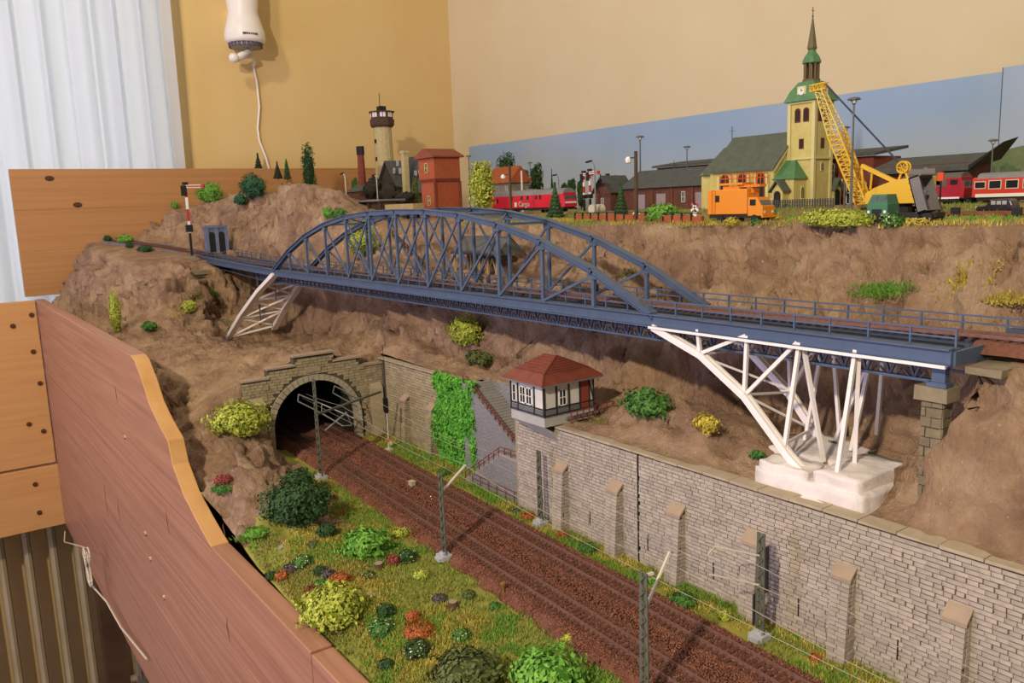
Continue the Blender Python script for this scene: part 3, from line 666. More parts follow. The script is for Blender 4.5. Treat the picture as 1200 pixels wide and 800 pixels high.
# barrel of the tunnel
vs = []; fs = []; pp = arch_poly(7.9, 20); m_ = len(pp)
for y in (133.5, 150, 168): vs += [(x+max(0, y-134)*.0, y, z) for x, z in pp]
for i in range(2):
    for k in range(m_-1): fs.append((i*m_+k, i*m_+k+1, (i+1)*m_+k+1, (i+1)*m_+k))
fs.append(tuple(2*m_+k for k in range(m_)))
MB(B).add(vs, fs).build('tunnel_barrel', mat('dark_tunnel_lining', '#2a2420', '#1d1916', .3, .95), t)  # barrel lining in an even near-black brown
MB(B).box(41, 134.2, -1.2, 66, 168, -.45).build('tunnel_floor', mat('dark_tunnel_lining', '#2a2420'), t)
# ================================================================ STAIR WALL
stn = mat('grey_cobbled_stair_stone', '#78767a', '#8f8c8c', 1.4, .9, bump=.8, bs=2.2, contrast=.1)
redr = mat('oxide_red_railing', '#6b372f', '#7b4338', 2, .6)
B = (65, 96, 0); t = thing('stone_stairway', 'grey stone stairway in two flights with oxide red railings, right of the ivy', 'stairs', B)
MB(B).prism([(86,-.5),(86,6.4),(90.4,6.4),(102.5,13.6),(103.9,13.6),(103.9,-.5)], 'x', 65, 67.8).build('flight_wall', stn, t)
MB(B).prism([(86.4,-.5),(86.4,5.6),(91,5.6),(100.6,-.5)], 'x', 62.6, 64.98).build('lower_flight', stn, t)
stp = mat('worn_step_stone', '#8b8884', '#9c9892', 1)
for i in range(24):
    f = i/24; y = 90.4+f*12.1; z = 6.4+f*7.2; MB(B).box(65.5, y, z, 68.9, y+.52, z+.34).build('step', stp, t)
for i in range(18):
    f = i/18; y = 91+f*9.6; z = 5.6-f*6.1; MB(B).box(62.7, y-.1, z-.2, 64.7, y+.5, z+.12).build('step', stp, t)
MB(B).box(66.9, 85.9, 0, 68.6, 90, 13.0).build('back_wall', stn, t)  # filler block added to cover the gap behind the landing
MB(B).box(68.95, 85.9, 0, 69.4, 104, 13.7).build('back_wall', stn, t)  # filler slab added to cover the gap behind the upper steps
MB(B).box(62.6, 86.2, 5.6, 66.9, 91.2, 5.95).build('landing', stp, t)
def railing(pts, h, n, m, parent, B, w=.1):
    mb = MB(B)
    for a, b in zip(pts, pts[1:]):
        a = Vector(a); b = Vector(b)
        for k in (1, .55): mb.beam(a+Vector((0,0,h*k)), b+Vector((0,0,h*k)), w, w)
    mb.build('handrail', m, parent)
    d = [(Vector(b)-Vector(a)).length for a, b in zip(pts, pts[1:])]; tot = sum(d)
    for i in range(n+1):
        s = tot*i/n; k = 0
        while k < len(d)-1 and s > d[k]: s -= d[k]; k += 1
        p = Vector(pts[k]).lerp(Vector(pts[k+1]), min(1, s/d[k])); MB(B).beam(p, p+Vector((0,0,h+.05)), w*1.1, w*1.1).build('railing_post', m, parent)
railing([(65.1,87,5.9),(65.1,90.4,6.4),(65.1,102.5,13.6),(65.1,103.8,13.6)], 1.2, 16, redr, t, B)
railing([(62.7,87,5.8),(62.7,91,5.7),(62.7,100.5,-.3)], 1.2, 10, redr, t, B)
railing([(62.3,85.5,-.2),(62.3,98,-.2)], 1.6, 6, redr, t, B, .07)
# ================================================================ UPPER LINE
def uxp(y):   # centre line of the upper single track
    if y < 32: return 73.5+.02*(32-y)
    if y < 60: return 71.2+(60-y)*.08
    if y < 235: return 71.2
    return 71.2-.06*(y-235)**1.5
def uzp(y): return 27.45 if y < 200 else 27.45+(y-200)*.032+max(0, y-245)*.09
def upper_track():
    t = thing('railway_track', 'single upper track running over the blue bridge and past the rocks', 'track', (71.2,145,27.3)); B = (71.2,145,27.3)
    ys = list(np.arange(-40, 236, 12.0))+list(np.arange(238, 284, 5.0))
    for s in (-.98, .98):
        m = MB(B)
        for a, b in zip(ys, ys[1:]): m.beam((uxp(a)+s, a, uzp(a)+.2), (uxp(b)+s, b, uzp(b)+.2), .14, .3)
        m.build('rail', railm, t)
    sp = MB((0,0,0)).box(-1.7,-.17,-.1,1.7,.17,.1).build('sleeper', slpm, t); n = 0; r = MB(B)
    for y in np.arange(-40, 282, .95):
        if 8 < y < 282:
            o = sp if n == 0 else sp.copy()
            if n: COL.objects.link(o); o.parent = t
            o.location = P(uxp(y), y, uzp(y)-.02)-P(*B); n += 1
        else: r.box(uxp(y)-1.7, y-.17, uzp(y)-.12, uxp(y)+1.7, y+.17, uzp(y)+.08)
    tag(r.build('sleepers', slpm, t), kind='stuff')
upper_track()
def ubal():
    for nm, y0, y1 in (('upper_ballast', -41, 33), ('upper_ballast', 244, 283)):
        ys = np.arange(y0, y1, .7); V = np.zeros((len(ys), 14, 3))
        for j, y in enumerate(ys):
            for i in range(14):
                u_ = (i/13*2-1)*3.2; V[j,i] = (uxp(y)+u_, y, uzp(y)-.05-max(0, abs(u_)-2.2)*.9+.07*mn.noise(Vector((u_*3, y*2, 0))))
        grid_obj(nm, V, bal, loc=(70,y0,27))
ubal()
# ================================================================ THE BLUE ARCH BRIDGE
blue = mat('steel_blue_bridge', '#46566f', '#4e5f78', .5, .45, spec=.4); blued = mat('dark_blue_deck', '#3b4557', '#444e5f', .6, .6)
white = mat('unpainted_white_plastic', '#e9e2dc', '#f0eae6', .4, .45)
B = (70.5, 145, 26.3); XN, XF = 66.0, 75.0
br = thing('arch_bridge', 'long steel blue arch railway bridge with unpainted white lower struts', 'bridge', B)
def bm(): return MB(B)
def dz(y): return 0 if y < 200 else (y-200)*.032
Y0, Y1 = 31.8, 257
for nm, X, s in (('near_girder', XN, -1), ('far_girder', XF, 1)):
    m = bm()
    for a, b in ((Y0, 64.7), (64.7, 183.5), (183.5, 220), (220, Y1)):
        za, zb = dz(a), dz(b)
        m.beam((X, a, 26.75+za), (X, b, 26.75+zb), .35, 1.25); m.beam((X, a, 27.42+za), (X, b, 27.42+zb), 1.15, .13); m.beam((X, a, 26.1+za), (X, b, 26.1+zb), 1.15, .13)
    m.build(nm, blue, br)
m = bm(); ys = list(np.arange(Y0+.3, Y1, 12)); 
for a, b in zip(ys, ys[1:]+[Y1]): m.beam((70.5, a, 26.95+dz(a)), (70.5, b, 26.95+dz(b)), 8.6, .22)
m.build('deck', blued, br)
walk = mat('grey_blue_walkway', '#6b6f80', '#777b8a', .8, .6)
for x in (67.3, 73.7):
    m = bm()
    for a, b in zip(ys, ys[1:]+[Y1]): m.beam((x if x > 70 else x, a, 27.14+dz(a)), (x, b, 27.14+dz(b)), 1.3, .14)
    m.build('walkway', walk, br)
for x in (69.6, 72.8):
    m = bm()
    for a, b in zip(ys, ys[1:]+[Y1]): m.beam((x, a, 27.2+dz(a)), (x, b, 27.2+dz(b)), .12, .3)
    m.build('guard_rail', blued, br)
# lower lattice with its V brackets
m = bm().beam((73, Y0+2, 24.2), (73, 200, 24.2), .45, .2).beam((68, Y0+2, 24.2), (68, 200, 24.2), .5, .24).beam((68,200,24.2), (68,238,25.9), .5, .24)
m.build('lower_chord', blue, br)
pv = None
for i in range(76):
    y = Y0+4+i*2.2
    for x in (68, 73):
        if pv is None: pv = MB((0,0,0)).beam((0,0,0), (0,.7,1.8), .2).beam((0,0,0), (0,-.7,1.8), .2).beam((0,-.5,.1), (0,-.95,.6), .14).beam((0,.5,.1),(0,.95,.6), .14).build('v_bracket', blue, br); o = pv
        else: o = pv.copy(); COL.objects.link(o); o.parent = br
        o.location = P(x, y, 24.25)-P(*B)
for i in range(45):
    y = Y0+2+i*4.95; bm().box(XN+.2, y-.14, 26.0+dz(y), XF-.2, y+.14, 26.8+dz(y)).build('cross_beam', blued, br)
# arches
PN = [64.7+9.9*k for k in range(13)]
def az(y): return 27.3+12.3*(1-min(1, abs((y-124.1)/59.4))**2.5)
for nm, X in (('near_arch', XN), ('far_arch', XF)):
    m = bm()
    for a, b in zip(PN, PN[1:]):
        za, zb = az(a), az(b); ext = Vector((0, b-a, zb-za)).normalized()*.15
        m.beam(Vector((X,a,za))-ext, Vector((X,b,zb))+ext, .55, .62); m.beam(Vector((X,a,za+.36))-ext, Vector((X,b,zb+.36))+ext, 1.15, .13); m.beam(Vector((X,a,za-.36))-ext, Vector((X,b,zb-.36))+ext, 1.0, .1)
    m.build(nm, blue, br)
    for k in range(1, 12):
        y = PN[k]; bm().beam((X, y, 27.4), (X, y, az(y)-.2), .5, .38).build('hanger', blue, br)
        bm().box(X-.32, y-.75, az(y)-.95, X+.32, y+.75, az(y)-.25, .0).build('gusset_plate', blue, br)
    for k in range(0, 12):
        ya, yb = PN[k], PN[k+1]
        if 1 <= k <= 7: bm().beam((X+.1, ya, az(ya)-.4 if 1 <= k else 27.5), (X+.1, yb, 27.5), .22, .36).beam((X-.1, ya, az(ya)-.4 if 1 <= k else 27.5), (X-.1, yb, 27.5), .1, .36) if False else None
        # right half: top of k+1 side falls towards the middle
    for k in range(1, 8): bm().beam((X-.14, PN[k], az(PN[k])-.5), (X-.14, PN[k+1], 27.5), .2, .34).build('diagonal', blue, br)
    for k in range(11, 4, -1): bm().beam((X+.14, PN[k], az(PN[k])-.5), (X+.14, PN[k-1], 27.5), .2, .34).build('diagonal', blue, br)
for k in range(3, 10):
    y = PN[k]; bm().box(XN+.3, y-.16, az(y)-.2, XF-.3, y+.16, az(y)+.16).build('top_cross_beam', blue, br)
    if k < 9:
        y2 = PN[k+1]; bm().beam((XN+.3, y, az(y)), (70.5, (y+y2)/2, (az(y)+az(y2))/2), .2).beam((XF-.3, y, az(y)), (70.5, (y+y2)/2, (az(y)+az(y2))/2), .2).beam((XN+.3, y2, az(y2)), (70.5, (y+y2)/2, (az(y)+az(y2))/2), .2).beam((XF-.3, y2, az(y2)), (70.5, (y+y2)/2, (az(y)+az(y2))/2), .2).build('top_bracing', blue, br)
# railings on both edges
for X in (XN+.55, XF+.35):
    m = bm(); ys2 = [Y0-1.5 if X > 70 else Y0, 120, 200, Y1]
    for a, b in zip(ys2, ys2[1:]):
        for h in (1.5, .85): m.beam((X, a, 27.4+h+dz(a)), (X, b, 27.4+h+dz(b)), .14)
    m.build('handrail', blue, br)
    y = Y0
    while y < Y1: bm().box(X-.08, y-.08, 27.3+dz(y), X+.08, y+.08, 28.95+dz(y)).build('railing_post', blue, br); y += 3.75
# bearing and end plate
bm().box(66.1, 32.2, 24.12, 67.2, 33.8, 24.5).box(66.3, 32.4, 24.5, 67.0, 33.5, 26.1).build('bearing', blue, br)
bm().box(66.2, 31.6, 26.0, 74.8, 31.9, 27.2).build('end_plate', blue, br)
bm().box(74.6, 26.5, 27.6, 75.6, 31.5, 28.1).build('buffer_stub', blued, br)
# white lower struts, right-hand side
def strut(p, q, w=.36, nm='white_strut', h=None): bm().beam(p, q, w, h or w).build(nm, white, br)
strut((65.5, 64.9, 26.0), (65.5, Y0+.2, 26.0), .3, 'white_top_chord', .28)
chN = [(66,64.6,26.0),(66,57.7,23.7),(65.7,51.7,20.3),(65,45.9,15.5),(64.8,43.9,14.2)]
chF = [(75,64.7,26.2),(75.3,59,23.0),(75.6,53.5,18.6),(76,50,14.2)]
for ch in (chN, chF):
    m = bm()
    for a, b in zip(ch, ch[1:]):
        for s in (-.3, .3): m.beam(Vector(a)+Vector((s,0,0)), Vector(b)+Vector((s,0,0)), .22, .75)
        m.beam(a, b, .9, .25)
    m.build('white_arch_rib', white, br)
for p, q in (((66,58.2,26.4),(66,57.9,23.9)), ((66,51.8,26.4),(65.8,51.9,20.6)), ((66,45.8,26.4),(65.2,46.7,15.6)), ((66.2,45.6,26.4),(68.5,44.6,14.6)), ((66,40.1,26.4),(65,40.9,15)), ((66.2,39.9,26.4),(68.2,41.2,15)),
             ((66,57.7,23.9),(66,51.9,26.4)), ((65.8,51.6,20.6),(66,46,26.4))): strut(p, q)
for p, q in (((75,53.5,25.8),(75.6,53.5,18.8)), ((75,49.1,25.8),(73.8,50.3,14.3)), ((75,48.2,25.8),(76,47.6,14.3)), ((75,43.6,25.8),(73.5,44.8,14.6)), ((75,42.6,25.8),(76,43.6,16)), ((75.3,59,23.2),(75,53.6,25.8)), ((75,43.4,25.2),(75.4,47.9,14.4)), ((75.6,53.5,18.8),(75,49.2,25.8))): strut(p, q, .34)
lat = [((66,58,23.6),(75.6,53.5,19)),((75.3,59,23),(65.8,52,20.4)),((65.8,52,20.4),(75.9,50.6,15)),((75.6,53.5,18.6),(65.2,46.8,16)),((65.8,51.9,20.4),(75.6,53.5,18.8)),((66,57.8,23.7),(75.3,59,23.1)),((65.3,47,16.3),(75.9,50.8,15.2))]
for p, q in lat: strut(p, q, .24, 'white_lateral')
# left-hand side
lN = [(66,183.7,26.3),(65.2,193.5,21.7),(63.8,203.5,15.3),(62,211.8,8.2)]; lF = [(75,183.7,26.3),(75,193.3,20.3),(77,211.7,13.2),(79,226.5,6.6)]
lF = [(75,183.7,26.3),(74.6,192,22.2),(74,201,16.4),(73.4,208,10.6)]
for ch in (lN, lF):
    m = bm()
    for a, b in zip(ch, ch[1:]): m.beam(a, b, 1.5, .9)
    m.build('white_arch_rib', white, br)
def lp(ch, f):
    f *= 3; i = min(2, int(f)); return Vector(ch[i]).lerp(Vector(ch[i+1]), f-i)
fr_ = [.2, .45, .7, .95]
for a, b in zip(fr_, fr_[1:]): strut(lp(lN, a), lp(lF, b), .45, 'white_lateral'); strut(lp(lF, a), lp(lN, b), .45, 'white_lateral')
for a in fr_: strut(lp(lN, a), lp(lF, a), .4, 'white_lateral')
steel = mat('grey_steel', '#5b5a5c', rough=.5)
for f in (.28, .6): p = lp(lN, f).lerp(lp(lF, f), .35); bm().beam(p+Vector((0,0,-3)), (p.x, p.y, 26), .3).build('wire_post', steel, br)
# ================================================================ WHITE PLASTER FOUNDATION
pw = mat('white_plaster', '#d6cdc8', '#e2dad5', .5, .85, bump=.5, bs=2)
def plaster():
    def blk(x0, y0, z0, x1, y1, z1, seed):
        bm_ = bmesh.new(); bmesh.ops.create_cube(bm_, size=1)
        bmesh.ops.subdivide_edges(bm_, edges=bm_.edges, cuts=7, use_grid_fill=True)
        for v in bm_.verts:
            p = Vector((x0+(v.co.x+.5)*(x1-x0), y0+(v.co.y+.5)*(y1-y0), z0+(v.co.z+.5)*(z1-z0))); q = p*.6+Vector((seed,0,0))
            p += Vector((mn.noise(q), mn.noise(q+Vector((7,0,0))), mn.noise(q+Vector((0,9,0)))))*.3; v.co = p
        return bm_
    t = thing('concrete_foundation', 'rough white plaster foundation block under the right end of the white struts', 'foundation', (69,44,12))
    for nm, a in (('block', (63.4,37.4,10.5,69.6,48.6,14.1)), ('upper_slab', (63.7,43.2,13.2,66.6,48.3,14.9)), ('upper_slab', (63.7,38.0,13.5,71.5,42.4,15.3)), ('rear_block', (69.2,43.6,11,77.2,51.5,14.4)), ('base', (62.9,38.6,9.5,72,47.2,12.6))):
        b_ = blk(*a, len(nm)); me = bpy.data.meshes.new(nm)
        for v in b_.verts: v.co = Vector((v.co.x-69, v.co.y-44, v.co.z-12))*S
        b_.to_mesh(me); b_.free(); me.materials.append(pw); me.shade_smooth(); o = bpy.data.objects.new(nm, me); COL.objects.link(o); o.parent = t
plaster()
# ================================================================ ABUTMENTS
def stone_pier(nm, lab, B, x0, y0, z0, x1, y1, z1, caps, m):
    t = thing(nm, lab, 'pier', B); MB(B).box(x0+.1, y0+.1, z0, x1-.1, y1-.1, z1).build('core', mort, t)
    z = z0; k = 0
    while z < z1-.2:
        h = min(.85, z1-z)
        for ax in (0, 1):
            a0, a1 = (y0, y1) if ax == 0 else (x0, x1); n = max(2, int((a1-a0)/1.3)); cuts = [a0+(a1-a0)*(i+(.5 if k % 2 and 0 < i < n else 0))/n for i in range(n+1)]; cuts[-1] = a1
            for a, b in zip(cuts, cuts[1:]):
                if b-a < .2: continue
                if ax == 0: MB(B).box(x0-.05, a+.04, z, x0+.3, b-.04, z+h-.08, .04).build('stone', m, t)
                else: MB(B).box(a+.04, y0-.05, z, b-.04, y0+.3, z+h-.08, .04).build('stone', m, t)
        z += .85; k += 1
    for c in caps: MB(B).box(*c, .04).build('cap_stone', capm2, t)
capm2 = mat('weathered_cap_stone', '#7c7059', '#8d8168', .5, .85, bump=.2)
grst = mat('dark_sandstone', '#70644f', '#82765e', .5, .85, bump=.35, rnd=.1)
stone_pier('bridge_pier', 'slim sandstone pier with a broad cap under the right end of the blue bridge', (67.5,33,14), 66.2, 32.4, 12.2, 67.7, 34.2, 22.9, [(65.9,32.0,22.9,68.1,34.7,24.1)], grst)
stone_pier('bridge_abutment', 'low sandstone abutment block at the track end right of the blue bridge', (70,30,22), 69.4, 28.5, 23.5, 76, 31.2, 25.3, [(67.4,28.6,25.3,76.5,31.4,25.9)], grst)
stone_pier('bridge_abutment', 'dark stone abutment under the far left end of the blue bridge', (64,235,20), 59.6, 231.5, 19, 68, 239, 24.4, [(58.6,230.8,24.4,69,239.6,25.4),(57.8,232,21.6,60.4,239,22.3)], grst)
# ================================================================ OVERHEAD LINE MASTS
msm = mat('grey_green_mast_steel', '#5f6152', '#6c6c5b', 1, .5, metal=.3); ftm = mat('light_grey_mast_foot', '#a3a6ab', '#b3b5b8', 1, .7); inz = mat('pale_arm_tube', '#c9c0b0', rough=.4)
def mast(label, base, h, w0=.7, w1=.48, foot=True):
    t = thing('catenary_mast', label, 'mast', base, 0, 'overhead line masts'); 
    if foot: MB().box(-.7,-.75,-.2,.7,.75,.4,.03).box(-1.0,-.55,-.2,1.0,.55,.2).box(-.4,-.45,.35,.4,.45,.7).build('concrete_foot', ftm, t)
    for s in (-1, 1):
        MB().beam((0,s*w0/2,.3), (0,s*w1/2,h), .34, .11, up=(1,0,0)).build('post', msm, t)
    n = int(h/.62); m = MB()
    for i in range(n):
        za, zb = .5+(h-.7)*i/n, .5+(h-.7)*(i+1)/n; wa, wb = [(w0+(w1-w0)*z/h)/2 for z in (za, zb)]; s = 1 if i % 2 else -1
        for x in (-.13, .13): m.beam((x, s*wa, za), (x, -s*wb, zb), .1)
    m.build('lacing', msm, t)
    return t
masts = []
m1 = mast('lattice mast on a grey foot at the grass edge, left of the middle', (45.3,78,.1), 10.2)
MB().tube([(.2,0,8),(4.2,1.2,9.9)], .16, 6).build('arm', inz, m1)
p = at(754, 672, 'x', 42.5); m2 = mast('lattice mast nearest the camera, its foot below the picture edge', (p.x, p.y, .1), p.z, .7, .5)
MB().tube([(.2,0,p.z-3),(4.6,1.6,p.z-.2)], .15, 6).tube([(4.6,1.6,p.z-.2),(5.4,2,p.z-.6)], .1, 5).tube([(.2,0,p.z-.4),(1,0,p.z-.4)], .2, 6).build('arm', inz, m2)
m3 = mast('lattice mast standing close to the retaining wall below the signal box', (60.2,79,.0), 9.6)
m4 = mast('lattice mast with a small grey foot in front of the wall at lower right', (58.6,44.2,.0), 10.1)
MB().tube([(-.2,0,8),(-3.4,2.4,9.0)], .09, 6).tube([(-.2,0,5.2),(-3.9,2.6,6.4)], .09, 6).tube([(-3.4,2.4,9.0),(-4.6,2.2,8.6)], .08, 5).build('arm', inz, m4)
MB().box(-.2,-.7,4.6,.25,-.55,9.0).box(-.2,.55,1.0,.1,.7,4).build('tension_weight', mat('dark_weight','#33322f'), m4)
m0 = mast('tall lattice mast with long cross arms in front of the tunnel mouth', (45.9,115,.1), 15.4, .9, .65)
arm = mat('grey_arm_tube', '#8f9390', rough=.4)
MB().beam((0,0,9.9), (14.8,8,9.7), .35, .3).beam((0,0,10.2), (0,0,10.6), .3).build('cross_arm', msm, m0)
mb = MB()
def cpt(px, py, x): q = at(px, py, 'x', x); return (q.x-45.9, q.y-115, q.z-.1)
A_ = [cpt(350,462,47), cpt(377,473,51), cpt(415,490,54), cpt(424,497,56)]; A2 = [cpt(349,470,47), cpt(377,484,51), cpt(402,499,54)]
mb.tube(A_, .11, 5).tube(A2, .11, 5).tube([A_[0], A2[0]], .1, 5).tube([A_[1], A2[1]], .1, 5)
q1 = [cpt(392,452,56), cpt(419,466,60), cpt(424,492,60)]; q2 = [cpt(390,460,56), cpt(416,475,60)]
mb.tube(q1, .1, 5).tube(q2, .1, 5).tube([q1[0], q2[0]], .09, 5).tube([cpt(406,483,57), cpt(381,504,54)], .16, 5).tube([cpt(406,483,57), cpt(412,498,58), cpt(400,499,57)], .09, 5)
mb.build('registration_arms', arm, m0)
# contact wires
wm = mat('thin_contact_wire', '#a49a8c', rough=.4, metal=.4)
for lab, xf, z in (('thin overhead wire hanging above the near lower track', t1x, 8.6), ('thin overhead wire hanging above the far lower track', t2x, 8.0)):
    o = MB((xf(60), 60, z)).tube([(xf(y), y, z+.25*math.sin(y*.09)) for y in (20, 43, 60, 79, 98, 115, 134)], .028, 4).tube([(xf(y), y, z+1.9-1.0*math.sin(PI*((y-43)/36 % 1))) for y in np.arange(20, 134, 4)], .03, 4).build('overhead_wire', wm); tag(o, lab, 'wire')
# ================================================================ SIGNALS BY THE LOWER TRACK
blk = mat('black_signal_plate', '#1d1c1b', rough=.5)
p = at(456, 527, 'z', .1)
t = thing('light_signal', 'slim white-posted light signal with a black head, right of the tunnel mouth', 'signal', (p.x,p.y,0)); h = 62*pxu(p)
MB().box(-.55,-.45,-.1,.55,.45,.35).build('foot', inz, t); MB().tube([(0,0,.2),(0,0,h)], .14, 6).build('post', inz, t)
MB().box(-.35,-.5,h-2.3,.1,.5,h+.2).build('signal_head', blk, t); MB().box(-.3,-.2,1.6,.1,.3,2.1).build('number_plate', mat('orange_signal_patch','#c5643a'), t)
MB().tube([(0,0,h),(0,.1,h+9)], .05, 4).build('feed_wire', blk, t)
for px, py, lab in ((483,572,'small pale relay box on the verge near the wall, left of the ivy'), (458,520,'tiny white marker lying beside the track near the tunnel'), (590,695,'tiny brass post standing at the ballast edge in the foreground')):
    p = at(px, py, 'z', .2)
    if 'brass' in lab: o = MB(tuple(p)).tube([tuple(p), (p.x,p.y,p.z+1.0)], .12, 6).lathe((p.x,p.y,p.z+.9), [(.05,0),(.3,.05),(.3,.3),(.05,.35)], 8).build('marker_post', mat('brass','#b08a4a',rough=.3,metal=.6))
    elif 'relay' in lab: o = MB(tuple(p)).box(p.x-.35,p.y-.45,p.z-.2,p.x+.35,p.y+.45,p.z+1.0).box(p.x-.42,p.y-.52,p.z+1.0,p.x+.42,p.y+.52,p.z+1.12).build('relay_box', mat('pale_box','#b5a88c'))
    else: o = MB(tuple(p)).box(p.x-.2,p.y-.4,p.z-.1,p.x+.2,p.y+.4,p.z+.25).box(p.x-.12,p.y-.1,p.z+.25,p.x+.12,p.y+.2,p.z+.4).build('track_marker', inz)
    tag(o, lab, {'marker_post':'post','relay_box':'box','track_marker':'marker'}[o.name])
# ================================================================ SIGNAL BOX ON THE WALL
B = (64,80.7,12.8); sb = thing('signal_box', 'half-timbered signal box with a red hipped roof perched on the wall', 'signal box', B)
tim = mat('black_timber', '#2b2622', rough=.7); pl = mat('white_render', '#c9c6bd', '#d3d0c8', .4, .8); gr = mat('grey_base_render', '#a3a19c', '#b1aea8', .4, .85); roofr = mat('red_tiles', '#6e3528', '#7f4232', .8, .6, bump=.2); wfm = mat('white_window_paint', '#e6e4df', rough=.4); dg = mat('dark_glass', '#22262b', rough=.1)
x0, x1, y0, y1, zb, ze = 60.0, 68.0, 77.3, 84.2, 14.2, 18.3
MB(B).box(x0, y0, zb, x1, y1, ze).build('render_wall', pl, sb)
MB(B).box(x0-.02, y0-.02, 12.9, x1, y1+.02, zb).build('base', gr, sb)
MB(B).add([(60,77.3,12.9),(60,84.2,12.9),(62,77.3,10.8),(62,79.5,10.8),(63.5,77.3,10.8),(63.5,84.2,12.9)],[(0,2,3,1),(0,1,5),(0,4,2),(2,4,5,3)]).build('corbel', gr, sb)
MB(B).box(x0-.08, y0-.08, zb-.1, x1+.05, y1+.05, zb+.75).build('slate_band', mat('dark_slate','#5a5c60','#6a6c70',1.2,.7,rnd=.1), sb)
for z in (zb+.05, zb+.85, ze-.2): MB(B).box(x0-.12, y0-.12, z, x1+.1, y1+.1, z+.16).build('beam', tim, sb)
for y in (y0, 79.2, 82.6, y1-.1): MB(B).box(x0-.13, y-.1, zb, x0+.05, y+.12, ze).build('timber_post', tim, sb)
for x in (x0+.0, 61.9, 63.9, 65.7, 67.2, x1-.05): MB(B).box(x-.1, y0-.13, zb, x+.1, y0+.05, ze).build('timber_post', tim, sb)
MB(B).beam((67.2,y0-.06,ze-.2),(67.9,y0-.06,zb+1), .1, .16, up=(0,1,0)).build('timber_brace', tim, sb)
def window(parent, B, c, w, h, ax, frame=wfm, glass=dg, nm='window', bars=(1,1), d=.12):
    "framed window on a -x ('x') or -y ('y') face, c = centre"
    def bb(u0, v0, u1, v1, o0, o1):
        return (c[0]-o1, c[1]+u0, c[2]+v0, c[0]-o0, c[1]+u1, c[2]+v1) if ax == 'x' else (c[0]+u0, c[1]-o1, c[2]+v0, c[0]+u1, c[1]-o0, c[2]+v1)
    f = MB(B); e = min(w, h)*.1
    f.box(*bb(-w/2,-h/2,w/2,-h/2+e,0,d)).box(*bb(-w/2,h/2-e,w/2,h/2,0,d)).box(*bb(-w/2,-h/2,-w/2+e,h/2,0,d)).box(*bb(w/2-e,-h/2,w/2,h/2,0,d))
    for i in range(bars[0]): u = -w/2+w*(i+1)/(bars[0]+1); f.box(*bb(u-e*.35,-h/2,u+e*.35,h/2,0,d*.9))
    for i in range(bars[1]): v = -h/2+h*(i+1)/(bars[1]+1); f.box(*bb(-w/2,v-e*.35,w/2,v+e*.35,0,d*.9))
    fo = f.build(nm, frame, parent); MB(B).box(*bb(-w/2+e*.5,-h/2+e*.5,w/2-e*.5,h/2-e*.5,-.02,d*.4)).build('pane', glass, fo, off=B); return fo
window(sb, B, (x0,80.3,16.4), 1.25, 2.2, 'x'); window(sb, B, (x0,81.6,16.4), 1.25, 2.2, 'x'); window(sb, B, (x0,83.4,16.4), .7, 2.2, 'x', bars=(0,1))
window(sb, B, (62.9,y0,16.3), 1.2, 2.1, 'y')
MB(B).box(65.8,y0-.1,zb+.2,67.1,y0+.02,ze-.3).build('door', mat('red_brown_door','#8a3e2c'), sb)
rx0, rx1, ry0, ry1 = x0-.9, x1+.9, y0-.9, y1+.9
ap, aq = (64,79.6,21.1), (64,82.0,21.1)
rm_ = MB(B)
def hip(m, x0, y0, x1, y1, z0, p, q, fl=.28):
    # two-pitch hipped roof (flared eaves) as solid
    i = 1.3; zi = z0+1.1
    ring0 = [(x0,y0,z0),(x1,y0,z0),(x1,y1,z0),(x0,y1,z0)]; ring1 = [(x0+i,y0+i,zi),(x1-i,y0+i,zi),(x1-i,y1-i,zi),(x0+i,y1-i,zi)]
    m.add(ring0+ring1+[p, q], [(0,1,5,4),(1,2,6,5),(2,3,7,6),(3,0,4,7),(4,5,8),(5,6,9,8),(6,7,9),(7,4,8,9),(3,2,1,0)])
hip(rm_, rx0, ry0, rx1, ry1, ze, ap, aq); ro = rm_.build('roof', roofr, sb)
MB(B).box(rx0,ry0,ze-.2,rx1,ry1,ze).build('eaves_board', mat('grey_eaves','#6f6d6e'), sb)
m = MB(B)
for i in range(9):
    f = (i+.5)/9
    if f > .25: 
        g = (f-.25)/.75; z = ze+1.1+g*(21.1-ze-1.1); xx = x0+.4+g*(64-x0-.4); ya = ry0+1.3+g*(79.6-ry0-1.3); yb = ry1-1.3-g*(ry1-1.3-82.0)
        m.box(xx-.06, ya, z-.02, xx+.1, yb, z+.1); m.box(xx, ya-.06, z-.02, 128-xx, ya+.1, z+.1)
tag(m.build('tile_courses', roofr, ro, off=B), kind='stuff')
for a in ((rx0,ry0,ze),(rx1,ry0,ze)):
    mid = (a[0]+(1.3 if a[0] < 64 else -1.3), a[1]+1.3, ze+1.1); MB(B).beam(a, mid, .2).beam(mid, ap, .2).build('ridge_tiles', mat('dark_ridge','#6b2c20'), ro, off=B)
MB(B).box(63.2,77,13.4,70,77.3,13.7).build('balcony', stn, sb)
railing([(63.5,76.4,13),(70.5,76.4,13.3)], 1.4, 7, redr, sb, B)
